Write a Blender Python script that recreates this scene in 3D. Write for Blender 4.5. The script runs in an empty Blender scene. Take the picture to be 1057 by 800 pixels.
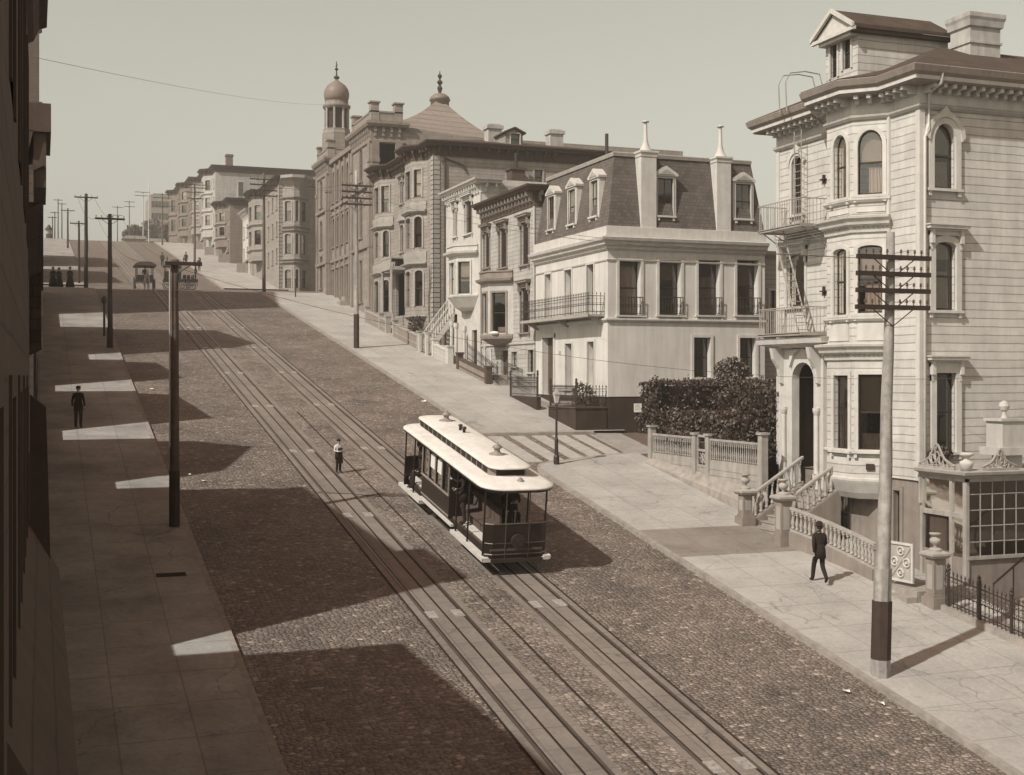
import bpy, bmesh, math, random
from mathutils import Vector, Matrix
random.seed(7)
R=math.radians
SC=bpy.context.scene; COL=SC.collection
# ---------------------------------------------------------------- survey of the photograph (level camera, street runs along +Y)
FO=1317.0;U0=528.0;V0=388.0;TH=R(20.25);CT=math.cos(TH);SN=math.sin(TH)
def ray(u,v):
    a=(u-U0)/FO; return (CT*a+SN, CT-a*SN, (V0-v)/FO)
def FY(u,X): x,y,z=ray(u,0); return y*X/x            # distance along the street of a column seen on plane X
def FZ(u,v,X): x,y,z=ray(u,v); return z*X/x
def SX(u,Y): x,y,z=ray(u,0); return x*Y/y            # X of a column seen on plane Y
def SZ(u,v,Y): x,y,z=ray(u,v); return z*Y/y
def fr(X,u0,u1,v0,v1):                               # window rectangle on a street plane -> a0,a1,z0,z1
    um=(u0+u1)/2; return (FY(u1,X),FY(u0,X),FZ(um,v1,X),FZ(um,v0,X))
def sr(Y,u0,u1,v0,v1):
    um=(u0+u1)/2; return (SX(u0,Y),SX(u1,Y),SZ(um,v1,Y),SZ(um,v0,Y))
def g(Y):
    if Y<116: return -11.53+.1638*Y
    if Y<141: return 7.47+.078*(Y-116)
    if Y<230: return 9.42+.155*(Y-141)
    return 23.2-.02*(Y-230)
# ---------------------------------------------------------------- materials (toned like an albumen print)
def sep(L,a=1.0):
    t=max(0,1-L/.4); return (L, L*(.965-.34*t**1.3), L*(.89-.45*t**1.2),1)
MATS={}
def pm(name,L,rough=.85,var=.18,sc=2.0,bump=.15,bs=30,stripe=None,dark=.55,metal=0,streak=0,brick=None,spec=.3,col=None):
    m=bpy.data.materials.new(name); m.use_nodes=True; nt=m.node_tree; N=nt.nodes; Lk=nt.links
    b=N['Principled BSDF']; b.inputs['Roughness'].default_value=rough; b.inputs['Metallic'].default_value=metal
    b.inputs['Specular IOR Level'].default_value=spec
    geo=N.new('ShaderNodeNewGeometry'); pos=geo.outputs['Position']
    n=N.new('ShaderNodeTexNoise'); n.inputs['Scale'].default_value=sc; n.inputs['Detail'].default_value=6; n.inputs['Roughness'].default_value=.65
    Lk.new(pos,n.inputs['Vector'])
    r=N.new('ShaderNodeMapRange'); r.inputs['From Min'].default_value=.3; r.inputs['From Max'].default_value=.7
    r.inputs['To Min'].default_value=1-var; r.inputs['To Max'].default_value=1+var*.6
    Lk.new(n.outputs['Fac'],r.inputs['Value'])
    fac=r.outputs['Result']; height=None
    def mul(a,bv):
        q=N.new('ShaderNodeMath'); q.operation='MULTIPLY'
        Lk.new(a,q.inputs[0])
        if isinstance(bv,float): q.inputs[1].default_value=bv
        else: Lk.new(bv,q.inputs[1])
        return q.outputs[0]
    if streak:                                       # rain streaks and soot running down the face
        mp=N.new('ShaderNodeMapping'); mp.inputs['Scale'].default_value=(3.5,3.5,.35); Lk.new(pos,mp.inputs['Vector'])
        s=N.new('ShaderNodeTexNoise'); s.inputs['Scale'].default_value=1.3; s.inputs['Detail'].default_value=5; Lk.new(mp.outputs[0],s.inputs['Vector'])
        q=N.new('ShaderNodeMapRange'); q.inputs['From Min'].default_value=.35; q.inputs['From Max'].default_value=.65
        q.inputs['To Min'].default_value=1-streak; q.inputs['To Max'].default_value=1.03; Lk.new(s.outputs['Fac'],q.inputs['Value'])
        fac=mul(fac,q.outputs['Result'])
    if stripe:                                       # lapped boards
        sx=N.new('ShaderNodeSeparateXYZ'); Lk.new(pos,sx.inputs[0])
        wz=N.new('ShaderNodeMath'); wz.operation='MULTIPLY_ADD'; wz.inputs[1].default_value=.06; Lk.new(n.outputs['Fac'],wz.inputs[0]); Lk.new(sx.outputs['Z'],wz.inputs[2])
        d=N.new('ShaderNodeMath'); d.operation='DIVIDE'; d.inputs[1].default_value=stripe; Lk.new(wz.outputs[0],d.inputs[0])
        f=N.new('ShaderNodeMath'); f.operation='FRACT'; Lk.new(d.outputs[0],f.inputs[0])
        lt=N.new('ShaderNodeMapRange'); lt.inputs['From Min'].default_value=.04; lt.inputs['From Max'].default_value=.15
        lt.inputs['To Min'].default_value=dark; lt.inputs['To Max'].default_value=1; Lk.new(f.outputs[0],lt.inputs['Value'])
        fl=N.new('ShaderNodeMath'); fl.operation='FLOOR'; Lk.new(d.outputs[0],fl.inputs[0])
        wn=N.new('ShaderNodeTexWhiteNoise'); wn.noise_dimensions='1D'; Lk.new(fl.outputs[0],wn.inputs['W'])
        wr=N.new('ShaderNodeMapRange'); wr.inputs['To Min'].default_value=.93; wr.inputs['To Max'].default_value=1.05; Lk.new(wn.outputs['Value'],wr.inputs['Value'])
        fac=mul(mul(fac,lt.outputs['Result']),wr.outputs['Result'])
        inv=N.new('ShaderNodeMath'); inv.operation='SUBTRACT'; inv.inputs[0].default_value=1; Lk.new(f.outputs[0],inv.inputs[1]); height=inv.outputs[0]
    if brick:
        sx=N.new('ShaderNodeSeparateXYZ'); Lk.new(pos,sx.inputs[0])
        ad=N.new('ShaderNodeMath'); ad.operation='ADD'; Lk.new(sx.outputs['X'],ad.inputs[0]); Lk.new(sx.outputs['Y'],ad.inputs[1])
        cx=N.new('ShaderNodeCombineXYZ'); Lk.new(ad.outputs[0],cx.inputs['X']); Lk.new(sx.outputs['Z'],cx.inputs['Y'])
        bt=N.new('ShaderNodeTexBrick'); bt.inputs['Scale'].default_value=1; bt.inputs['Brick Width'].default_value=brick[0]; bt.inputs['Row Height'].default_value=brick[1]
        bt.inputs['Mortar Size'].default_value=brick[2]; bt.inputs['Color1'].default_value=(1,1,1,1); bt.inputs['Color2'].default_value=(.72,.72,.72,1); bt.inputs['Mortar'].default_value=(dark,)*3+(1,)
        Lk.new(cx.outputs[0],bt.inputs['Vector'])
        bw=N.new('ShaderNodeRGBToBW'); Lk.new(bt.outputs['Color'],bw.inputs[0]); fac=mul(fac,bw.outputs[0]); height=bw.outputs[0]
    mx=N.new('ShaderNodeMix'); mx.data_type='RGBA'; mx.blend_type='MULTIPLY'; mx.inputs[0].default_value=1
    mx.inputs[6].default_value=col or sep(L); Lk.new(fac,mx.inputs[7]); Lk.new(mx.outputs[2],b.inputs['Base Color'])
    bn=N.new('ShaderNodeTexNoise'); bn.inputs['Scale'].default_value=bs; bn.inputs['Detail'].default_value=3; Lk.new(pos,bn.inputs['Vector'])
    bp=N.new('ShaderNodeBump'); bp.inputs['Strength'].default_value=bump; bp.inputs['Distance'].default_value=.02; Lk.new(bn.outputs['Fac'],bp.inputs['Height'])
    out=bp.outputs[0]
    if height:
        b2=N.new('ShaderNodeBump'); b2.inputs['Strength'].default_value=.5; b2.inputs['Distance'].default_value=.02; Lk.new(height,b2.inputs['Height']); Lk.new(out,b2.inputs['Normal']); out=b2.outputs[0]
    Lk.new(out,b.inputs['Normal'])
    MATS[name]=m; return m
pm('clap_white',.50,stripe=.262,dark=.42,streak=.10,sc=1.2)
pm('clap_cream',.40,stripe=.24,dark=.5,streak=.14,sc=1.2)
pm('clap_grey',.30,stripe=.25,dark=.5,streak=.16)
pm('clap_fine',.34,stripe=.18,dark=.6,streak=.12)
pm('clap_brown',.20,stripe=.2,dark=.6,streak=.12)
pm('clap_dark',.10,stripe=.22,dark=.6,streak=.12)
pm('paint_white',.51,var=.12,streak=.10,bump=.06)
pm('paint_cream',.43,var=.12,streak=.12,bump=.06)
pm('paint_grey',.34,var=.14,streak=.12,bump=.06)
pm('paint_tan',.24,var=.16,streak=.14,bump=.08)
pm('paint_brown',.085,var=.2,streak=.15,bump=.08)
pm('paint_dark',.035,var=.25,bump=.1,rough=.6)
pm('paint_faded',.34,var=.2,streak=.2,bump=.1)
pm('stucco',.55,var=.10,streak=.10,sc=.8,bump=.1,bs=60)
pm('base_dark',.05,var=.3,streak=.25,sc=1.0)
pm('stone_tan',.27,var=.2,streak=.15,sc=1.0,stripe=.45,dark=.8)
pm('slate',.14,col=(.135,.115,.10,1),var=.25,brick=(.24,.17,.014),dark=.55,sc=1.5,bump=.2)
pm('shingle',.085,var=.3,brick=(.25,.22,.015),dark=.6,sc=1.5)
pm('gableroof',.24,stripe=.6,dark=.45,var=.15)
pm('tar_roof',.10,var=.3,sc=.8)
pm('dome_metal',.19,var=.15,rough=.5)
pm('iron',.028,var=.2,rough=.55,spec=.5)
pm('iron_light',.30,var=.2,rough=.6)
pm('pole_wood',.13,var=.3,sc=6,streak=.35,bump=.5,bs=40)
pm('pole_dark',.045,var=.3,sc=6,streak=.3,bump=.5)
pm('pole_grey',.36,var=.3,sc=5,streak=.4,bump=.5)
pm('pole_tar',.05,var=.25,sc=5)
pm('insulator',.08,rough=.25,spec=.6)
pm('chimney_plaster',.42,var=.2,streak=.25)
pm('chimney_brick',.14,brick=(.24,.08,.012),dark=1.3,var=.2)
pm('wood_step',.30,var=.2,sc=4,streak=.1)
pm('plank_light',.37,var=.2,sc=3)
pm('rail_steel',.20,rough=.35,metal=.7,var=.2,sc=6)
pm('slot',.03,var=.2)
pm('hatch',.34,var=.45,sc=9,rough=.5)
pm('curb_stone',.30,var=.3,sc=3,bump=.4)
pm('car_roof',.66,var=.12,sc=1.2,rough=.7,streak=.08)
pm('car_dark',.018,var=.2,rough=.35,spec=.5)
pm('car_trim',.26,var=.2,rough=.5)
pm('car_wood',.10,var=.2,sc=5)
pm('car_step',.55,var=.15,sc=5)
pm('brass',.22,rough=.3,metal=.8)
pm('cloth_black',.022,var=.25,rough=.95,sc=12)
pm('cloth_dark',.03,var=.25,rough=.95,sc=12)
pm('cloth_white',.62,var=.1,rough=.95,sc=12)
pm('skin',.36,var=.08,rough=.6)
pm('hair',.03,var=.2)
pm('leaf_a',.06,var=.35,sc=3,rough=.5,spec=.5)
pm('leaf_b',.03,var=.35,sc=3,rough=.6)
pm('leaf_c',.13,var=.3,sc=3,rough=.5)
pm('bark',.08,var=.3,sc=8,bump=.5)
pm('paper',.75,var=.1)
pm('curtain',.62,var=.12,sc=4)
pm('blind',.42,var=.1,sc=2)
pm('horse_white',.55,var=.15,sc=4)
pm('horse_dark',.05,var=.2)
pm('canvas',.09,var=.2)
pm('sign',.04,var=.2)
pm('soil',.12,var=.3,sc=2,bump=.5)
pm('wire',.08,var=.1)
pm('hill',.16,var=.3,sc=.05)
def glassm():
    m=bpy.data.materials.new('window_glass'); m.use_nodes=True; nt=m.node_tree; N=nt.nodes; Lk=nt.links
    for n in list(N): N.remove(n)
    o=N.new('ShaderNodeOutputMaterial'); mx=N.new('ShaderNodeMixShader'); tr=N.new('ShaderNodeBsdfTransparent'); gl=N.new('ShaderNodeBsdfGlossy')
    tr.inputs['Color'].default_value=(.62,.56,.52,1); gl.inputs['Roughness'].default_value=.04; gl.inputs['Color'].default_value=(.9,.88,.82,1)
    fr_=N.new('ShaderNodeFresnel'); fr_.inputs['IOR'].default_value=1.5
    no=N.new('ShaderNodeTexNoise'); no.inputs['Scale'].default_value=1.4; ge=N.new('ShaderNodeNewGeometry'); Lk.new(ge.outputs['Position'],no.inputs['Vector'])
    bp=N.new('ShaderNodeBump'); bp.inputs['Strength'].default_value=.15; bp.inputs['Distance'].default_value=.03; Lk.new(no.outputs['Fac'],bp.inputs['Height'])
    Lk.new(bp.outputs[0],gl.inputs['Normal']); Lk.new(bp.outputs[0],fr_.inputs['Normal'])
    ma=N.new('ShaderNodeMath'); ma.operation='ADD'; ma.inputs[1].default_value=.07; Lk.new(fr_.outputs[0],ma.inputs[0]); Lk.new(ma.outputs[0],mx.inputs[0]); Lk.new(tr.outputs[0],mx.inputs[1]); Lk.new(gl.outputs[0],mx.inputs[2]); Lk.new(mx.outputs[0],o.inputs[0])
    MATS['glass']=m
glassm()
def cobble(name,L,cell,glint,bumpd):
    m=bpy.data.materials.new(name); m.use_nodes=True; nt=m.node_tree; N=nt.nodes; Lk=nt.links; b=N['Principled BSDF']
    ge=N.new('ShaderNodeNewGeometry'); mp=N.new('ShaderNodeMapping'); mp.inputs['Scale'].default_value=(.8/cell,1.1/cell,.1); Lk.new(ge.outputs['Position'],mp.inputs['Vector'])
    wn=N.new('ShaderNodeTexNoise'); wn.inputs['Scale'].default_value=.9; wn.inputs['Detail'].default_value=2; Lk.new(mp.outputs[0],wn.inputs['Vector'])
    va=N.new('ShaderNodeVectorMath'); va.operation='MULTIPLY_ADD'; va.inputs[1].default_value=(.35,.25,0); Lk.new(wn.outputs['Color'],va.inputs[0]); Lk.new(mp.outputs[0],va.inputs[2])
    vo=N.new('ShaderNodeTexVoronoi'); vo.inputs['Scale'].default_value=1; vo.feature='F1'; vo.inputs['Randomness'].default_value=.72; Lk.new(va.outputs[0],vo.inputs['Vector'])
    v2=N.new('ShaderNodeTexVoronoi'); v2.inputs['Scale'].default_value=1; v2.feature='DISTANCE_TO_EDGE'; v2.inputs['Randomness'].default_value=.72; Lk.new(va.outputs[0],v2.inputs['Vector'])
    ed=N.new('ShaderNodeMapRange'); ed.inputs['From Max'].default_value=.14; ed.inputs['To Min'].default_value=.66; ed.inputs['To Max'].default_value=1; Lk.new(v2.outputs['Distance'],ed.inputs['Value'])
    bw=N.new('ShaderNodeSeparateColor'); Lk.new(vo.outputs['Color'],bw.inputs[0])
    cr=N.new('ShaderNodeMapRange'); cr.inputs['To Min'].default_value=.74; cr.inputs['To Max'].default_value=1.22; Lk.new(bw.outputs[0],cr.inputs['Value'])
    gt=N.new('ShaderNodeMapRange'); gt.inputs['From Min'].default_value=.93; gt.inputs['From Max'].default_value=.97; gt.inputs['To Max'].default_value=glint; Lk.new(bw.outputs[1],gt.inputs['Value'])  # bright glints painted into the colour of scattered stones
    big=N.new('ShaderNodeTexNoise'); big.inputs['Scale'].default_value=.35; big.inputs['Detail'].default_value=7; big.inputs['Roughness'].default_value=.7; Lk.new(ge.outputs['Position'],big.inputs['Vector'])
    br=N.new('ShaderNodeMapRange'); br.inputs['From Min'].default_value=.3; br.inputs['From Max'].default_value=.7; br.inputs['To Min'].default_value=.6; br.inputs['To Max'].default_value=1.32; Lk.new(big.outputs['Fac'],br.inputs['Value'])
    fine=N.new('ShaderNodeTexNoise'); fine.inputs['Scale'].default_value=11; fine.inputs['Detail'].default_value=4; Lk.new(ge.outputs['Position'],fine.inputs['Vector'])
    fi=N.new('ShaderNodeMapRange'); fi.inputs['From Min'].default_value=.3; fi.inputs['From Max'].default_value=.7; fi.inputs['To Min'].default_value=.58; fi.inputs['To Max'].default_value=1.42; Lk.new(fine.outputs['Fac'],fi.inputs['Value'])
    x=ed.outputs[0]
    for s in (cr.outputs[0],br.outputs[0],fi.outputs[0]):
        q=N.new('ShaderNodeMath'); q.operation='MULTIPLY'; Lk.new(x,q.inputs[0]); Lk.new(s,q.inputs[1]); x=q.outputs[0]
    q=N.new('ShaderNodeMath'); q.operation='ADD'; Lk.new(x,q.inputs[0]); Lk.new(gt.outputs[0],q.inputs[1]); x=q.outputs[0]
    sp=N.new('ShaderNodeTexNoise'); sp.inputs['Scale'].default_value=.9; sp.inputs['Detail'].default_value=9; sp.inputs['Roughness'].default_value=.8; Lk.new(ge.outputs['Position'],sp.inputs['Vector'])
    st_=N.new('ShaderNodeMapRange'); st_.inputs['From Min'].default_value=.54; st_.inputs['From Max'].default_value=.64; st_.inputs['To Min'].default_value=1; st_.inputs['To Max'].default_value=.62; Lk.new(sp.outputs['Fac'],st_.inputs['Value'])
    q=N.new('ShaderNodeMath'); q.operation='MULTIPLY'; Lk.new(x,q.inputs[0]); Lk.new(st_.outputs[0],q.inputs[1]); x=q.outputs[0]
    mx=N.new('ShaderNodeMix'); mx.data_type='RGBA'; mx.blend_type='MULTIPLY'; mx.inputs[0].default_value=1; mx.inputs[6].default_value=sep(L); Lk.new(x,mx.inputs[7])
    Lk.new(mx.outputs[2],b.inputs['Base Color']); b.inputs['Roughness'].default_value=.62; b.inputs['Specular IOR Level'].default_value=.45
    bp=N.new('ShaderNodeBump'); bp.inputs['Strength'].default_value=1; bp.inputs['Distance'].default_value=bumpd
    sm=N.new('ShaderNodeMapRange'); sm.interpolation_type='SMOOTHSTEP'; sm.inputs['From Max'].default_value=.3; Lk.new(v2.outputs['Distance'],sm.inputs['Value'])
    ad=N.new('ShaderNodeMath'); ad.operation='MULTIPLY_ADD'; ad.inputs[1].default_value=.5; Lk.new(bw.outputs[2],ad.inputs[0]); Lk.new(sm.outputs[0],ad.inputs[2])
    Lk.new(ad.outputs[0],bp.inputs['Height']); Lk.new(bp.outputs[0],b.inputs['Normal'])
    MATS[name]=m
cobble('cobbles',.20,.115,.9,.03)
cobble('blocks',.215,.13,.5,.02)
def paving(name,L,w,h,off=(0,0),var=.2):
    m=bpy.data.materials.new(name); m.use_nodes=True; nt=m.node_tree; N=nt.nodes; Lk=nt.links; b=N['Principled BSDF']
    ge=N.new('ShaderNodeNewGeometry'); mp=N.new('ShaderNodeMapping'); mp.inputs['Location'].default_value=(off[0],off[1],0); mp.inputs['Rotation'].default_value=(0,0,R(90)); Lk.new(ge.outputs['Position'],mp.inputs['Vector'])
    bt=N.new('ShaderNodeTexBrick'); bt.inputs['Scale'].default_value=1; bt.inputs['Brick Width'].default_value=w; bt.inputs['Row Height'].default_value=h; bt.inputs['Mortar Size'].default_value=.018; bt.offset=.0
    bt.inputs['Color1'].default_value=(1,1,1,1); bt.inputs['Color2'].default_value=(.9,.9,.9,1); bt.inputs['Mortar'].default_value=(.66,.66,.66,1); Lk.new(mp.outputs[0],bt.inputs['Vector'])
    n=N.new('ShaderNodeTexNoise'); n.inputs['Scale'].default_value=.45; n.inputs['Detail'].default_value=9; n.inputs['Roughness'].default_value=.7; Lk.new(ge.outputs['Position'],n.inputs['Vector'])
    r=N.new('ShaderNodeMapRange'); r.inputs['From Min'].default_value=.3; r.inputs['From Max'].default_value=.7; r.inputs['To Min'].default_value=1-var; r.inputs['To Max'].default_value=1.08; Lk.new(n.outputs['Fac'],r.inputs['Value'])
    n2=N.new('ShaderNodeTexNoise'); n2.inputs['Scale'].default_value=9; n2.inputs['Detail'].default_value=6; Lk.new(ge.outputs['Position'],n2.inputs['Vector'])
    r2=N.new('ShaderNodeMapRange'); r2.inputs['From Min'].default_value=.3; r2.inputs['From Max'].default_value=.7; r2.inputs['To Min'].default_value=.88; r2.inputs['To Max'].default_value=1.06; Lk.new(n2.outputs['Fac'],r2.inputs['Value'])
    q=N.new('ShaderNodeMath'); q.operation='MULTIPLY'; Lk.new(r.outputs[0],q.inputs[0]); Lk.new(r2.outputs[0],q.inputs[1])
    cv=N.new('ShaderNodeTexVoronoi'); cv.feature='DISTANCE_TO_EDGE'; cv.inputs['Scale'].default_value=.38
    wa=N.new('ShaderNodeTexNoise'); wa.inputs['Scale'].default_value=1.1; wa.inputs['Detail'].default_value=6; Lk.new(ge.outputs['Position'],wa.inputs['Vector'])
    wv=N.new('ShaderNodeVectorMath'); wv.operation='MULTIPLY_ADD'; wv.inputs[1].default_value=(1.2,1.2,0); Lk.new(wa.outputs['Color'],wv.inputs[0]); Lk.new(ge.outputs['Position'],wv.inputs[2]); Lk.new(wv.outputs[0],cv.inputs['Vector'])
    ck=N.new('ShaderNodeMapRange'); ck.inputs['From Max'].default_value=.012; ck.inputs['To Min'].default_value=.62; Lk.new(cv.outputs['Distance'],ck.inputs['Value'])
    cm=N.new('ShaderNodeTexNoise'); cm.inputs['Scale'].default_value=.31; Lk.new(ge.outputs['Position'],cm.inputs['Vector'])
    cm2=N.new('ShaderNodeMapRange'); cm2.inputs['From Min'].default_value=.60; cm2.inputs['From Max'].default_value=.52; Lk.new(cm.outputs['Fac'],cm2.inputs['Value'])
    cmx=N.new('ShaderNodeMath'); cmx.operation='MAXIMUM'; Lk.new(ck.outputs[0],cmx.inputs[0]); Lk.new(cm2.outputs[0],cmx.inputs[1]); ck=cmx
    sp=N.new('ShaderNodeTexNoise'); sp.inputs['Scale'].default_value=1.7; sp.inputs['Detail'].default_value=8; sp.inputs['Roughness'].default_value=.75; Lk.new(ge.outputs['Position'],sp.inputs['Vector'])
    st_=N.new('ShaderNodeMapRange'); st_.inputs['From Min'].default_value=.56; st_.inputs['From Max'].default_value=.68; st_.inputs['To Min'].default_value=1; st_.inputs['To Max'].default_value=.72; Lk.new(sp.outputs['Fac'],st_.inputs['Value'])
    for s_ in (ck.outputs[0],st_.outputs[0]):
        q2=N.new('ShaderNodeMath'); q2.operation='MULTIPLY'; Lk.new(q.outputs[0],q2.inputs[0]); Lk.new(s_,q2.inputs[1]); q=q2
    m1=N.new('ShaderNodeMix'); m1.data_type='RGBA'; m1.blend_type='MULTIPLY'; m1.inputs[0].default_value=1; m1.inputs[6].default_value=sep(L); Lk.new(bt.outputs['Color'],m1.inputs[7])
    m2=N.new('ShaderNodeMix'); m2.data_type='RGBA'; m2.blend_type='MULTIPLY'; m2.inputs[0].default_value=1; Lk.new(m1.outputs[2],m2.inputs[6]); Lk.new(q.outputs[0],m2.inputs[7])
    Lk.new(m2.outputs[2],b.inputs['Base Color']); b.inputs['Roughness'].default_value=.8
    bp=N.new('ShaderNodeBump'); bp.inputs['Strength'].default_value=.3; bp.inputs['Distance'].default_value=.02; Lk.new(n2.outputs['Fac'],bp.inputs['Height']); Lk.new(bp.outputs[0],b.inputs['Normal'])
    MATS[name]=m
paving('pave_light',.42,1.7,1.55,(0,.3),.27)
paving('pave_left',.39,1.7,1.5,(.4,.1),.5)
paving('pave_patch',.27,1.7,1.55,(0,.3),.35)
paving('track_stone',.24,1.0,3.2,(0,0),.3)
paving('alley_stone',.34,2.4,2.4,(0,0),.3)
# ---------------------------------------------------------------- geometry helpers
def ST(X): return (X,0,0,1,-1,0)       # frame: plane facing the street, a = Y
def SD(Y): return (0,Y,1,0,0,-1)       # frame: plane facing down the hill, a = X
def LF(X): return (X,0,0,1,1,0)        # left side of the street facing +X
def SG(p0,p1):                         # frame from p0 to p1, outward to the right of p0->p1
    dx,dy=p1[0]-p0[0],p1[1]-p0[1]; l=math.hypot(dx,dy); dx/=l;dy/=l
    return (p0[0],p0[1],dx,dy,dy,-dx)
def P(f,a,w,z): return (f[0]+f[2]*a+f[4]*w, f[1]+f[3]*a+f[5]*w, z)
class MB:
    def __init__(s): s.v=[]; s.f=[]; s.m=[]; s.sm=False
    def poly(s,pts,mi=0):
        i=len(s.v); s.v+= [tuple(p) for p in pts]; s.f.append(tuple(range(i,i+len(pts)))); s.m.append(mi); return s
    def hexa(s,p,mi=0):                # 8 points: bottom loop 0-3, top loop 4-7
        i=len(s.v); s.v+=[tuple(q) for q in p]
        for q in ((0,3,2,1),(4,5,6,7),(0,1,5,4),(1,2,6,5),(2,3,7,6),(3,0,4,7)): s.f.append(tuple(i+k for k in q)); s.m.append(mi)
        return s
    def box(s,f,a0,a1,w0,w1,z0,z1,mi=0):
        return s.hexa([P(f,a0,w0,z0),P(f,a1,w0,z0),P(f,a1,w1,z0),P(f,a0,w1,z0),P(f,a0,w0,z1),P(f,a1,w0,z1),P(f,a1,w1,z1),P(f,a0,w1,z1)],mi)
    def cb(s,x0,x1,y0,y1,z0,z1,mi=0):
        return s.box((0,0,1,0,0,1),x0,x1,y0,y1,z0,z1,mi)
    def prism(s,f,pts,w0,w1,mi=0):     # polygon of (a,z) extruded between w0 and w1
        n=len(pts); A=[P(f,a,w0,z) for a,z in pts]; B=[P(f,a,w1,z) for a,z in pts]
        i=len(s.v); s.v+=A+B; s.f.append(tuple(range(i,i+n))); s.f.append(tuple(range(i+2*n-1,i+n-1,-1))); s.m+=[mi,mi]
        for k in range(n): s.f.append((i+k,i+(k+1)%n,i+n+(k+1)%n,i+n+k)); s.m.append(mi)
        return s
    def plan(s,pts,z0,z1,mi=0):
        n=len(pts); i=len(s.v); zz=(lambda p,z: z(p) if callable(z) else z)
        s.v+=[(p[0],p[1],zz(p,z0)) for p in pts]+[(p[0],p[1],zz(p,z1)) for p in pts]
        s.f.append(tuple(range(i+n-1,i-1,-1))); s.f.append(tuple(range(i+n,i+2*n))); s.m+=[mi,mi]
        for k in range(n): s.f.append((i+k,i+(k+1)%n,i+n+(k+1)%n,i+n+k)); s.m.append(mi)
        return s
    def tube(s,pts,r,n=6,mi=0,caps=True):
        pts=[Vector(p) for p in pts]; rr=r if isinstance(r,(list,tuple)) else [r]*len(pts); i=len(s.v); up=Vector((0,0,1))
        for k,p in enumerate(pts):
            d=(pts[min(k+1,len(pts)-1)]-pts[max(k-1,0)]).normalized()
            x=d.cross(up) if abs(d.z)<.95 else d.cross(Vector((1,0,0)))
            x.normalize(); y=d.cross(x)
            for j in range(n):
                t=2*math.pi*j/n; s.v.append(tuple(p+(x*math.cos(t)+y*math.sin(t))*rr[k]))
        for k in range(len(pts)-1):
            for j in range(n): s.f.append((i+k*n+j,i+k*n+(j+1)%n,i+(k+1)*n+(j+1)%n,i+(k+1)*n+j)); s.m.append(mi)
        if caps:
            s.f.append(tuple(i+j for j in range(n-1,-1,-1))); s.f.append(tuple(i+(len(pts)-1)*n+j for j in range(n))); s.m+=[mi,mi]
        return s
    def lathe(s,c,prof,n=12,mi=0,rot=0,sx=1,sy=1):     # prof: (r,z)
        i=len(s.v)
        for r,z in prof:
            for j in range(n):
                t=2*math.pi*j/n+rot; s.v.append((c[0]+r*sx*math.cos(t),c[1]+r*sy*math.sin(t),c[2]+z))
        for k in range(len(prof)-1):
            for j in range(n): s.f.append((i+k*n+j,i+k*n+(j+1)%n,i+(k+1)*n+(j+1)%n,i+(k+1)*n+j)); s.m.append(mi)
        s.f.append(tuple(i+j for j in range(n-1,-1,-1))); s.f.append(tuple(i+(len(prof)-1)*n+j for j in range(n))); s.m+=[mi,mi]
        return s
    def sweep(s,path,prof,mi=0,closed=False):          # plan path, profile (w,z); outward = right of the path
        n=len(path); off=[]
        for k in range(n):
            a=path[k-1] if (k>0 or closed) else None; b=path[(k+1)%n] if (k<n-1 or closed) else None; c=path[k]
            def nr(p,q):
                dx,dy=q[0]-p[0],q[1]-p[1]; l=math.hypot(dx,dy); return (dy/l,-dx/l)
            n1=nr(a,c) if a else nr(c,b); n2=nr(c,b) if b else n1
            mx,my=n1[0]+n2[0],n1[1]+n2[1]; d=(mx*n1[0]+my*n1[1]); off.append((mx/d,my/d))
        i=len(s.v); m=len(prof)
        for k in range(n):
            for w,z in prof: s.v.append((path[k][0]+off[k][0]*w,path[k][1]+off[k][1]*w,z))
        for k in range(n if closed else n-1):
            k2=(k+1)%n
            for j in range(m): s.f.append((i+k*m+j,i+k*m+(j+1)%m,i+k2*m+(j+1)%m,i+k2*m+j)); s.m.append(mi)
        if not closed:
            s.f.append(tuple(i+j for j in range(m))); s.f.append(tuple(i+(n-1)*m+j for j in range(m-1,-1,-1))); s.m+=[mi,mi]
        return s
    def build(s,name,mat,parent=None,smooth=False,recalc=True):
        o=None
        me=bpy.data.meshes.new(name); L=parent_loc(parent)
        me.from_pydata([(x-L[0],y-L[1],z-L[2]) for x,y,z in s.v],[],s.f)
        for q in (mat if isinstance(mat,(list,tuple)) else [mat]): me.materials.append(MATS[q])
        for p,mi in zip(me.polygons,s.m): p.material_index=mi
        if recalc:
            bm=bmesh.new(); bm.from_mesh(me); bmesh.ops.recalc_face_normals(bm,faces=bm.faces); bm.to_mesh(me); bm.free()
        if smooth:
            for p in me.polygons: p.use_smooth=True
        me.update(); o=bpy.data.objects.new(name,me); COL.objects.link(o)
        if parent: o.parent=parent
        return o
def parent_loc(p):
    L=Vector((0,0,0))
    while p: L=L+p.location; p=p.parent
    return L
def tag(o,label=None,cat=None,group=None,kind=None):
    if label: o['label']=label
    if cat: o['category']=cat
    if group: o['group']=group
    if kind: o['kind']=kind
    return o
def thing(name,label,cat,loc=(0,0,0),group=None):
    o=bpy.data.objects.new(name,None); o.location=loc; o.empty_display_size=.3; COL.objects.link(o); return tag(o,label,cat,group)
def solo(mb,name,mat,label,cat,loc=(0,0,0),group=None,smooth=False):
    me_o=mb.build(name,mat,None,smooth)
    for v in me_o.data.vertices: v.co-=Vector(loc)
    me_o.location=loc; return tag(me_o,label,cat,group)
def struct(mb,name,mat,smooth=False):
    o=mb.build(name,mat,None,smooth,recalc=False); o['kind']='structure'; return o
def cp(o,parent,loc=None,name=None):
    c=o.copy(); COL.objects.link(c); c.parent=parent
    if loc is not None: c.location=loc
    return c
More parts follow.
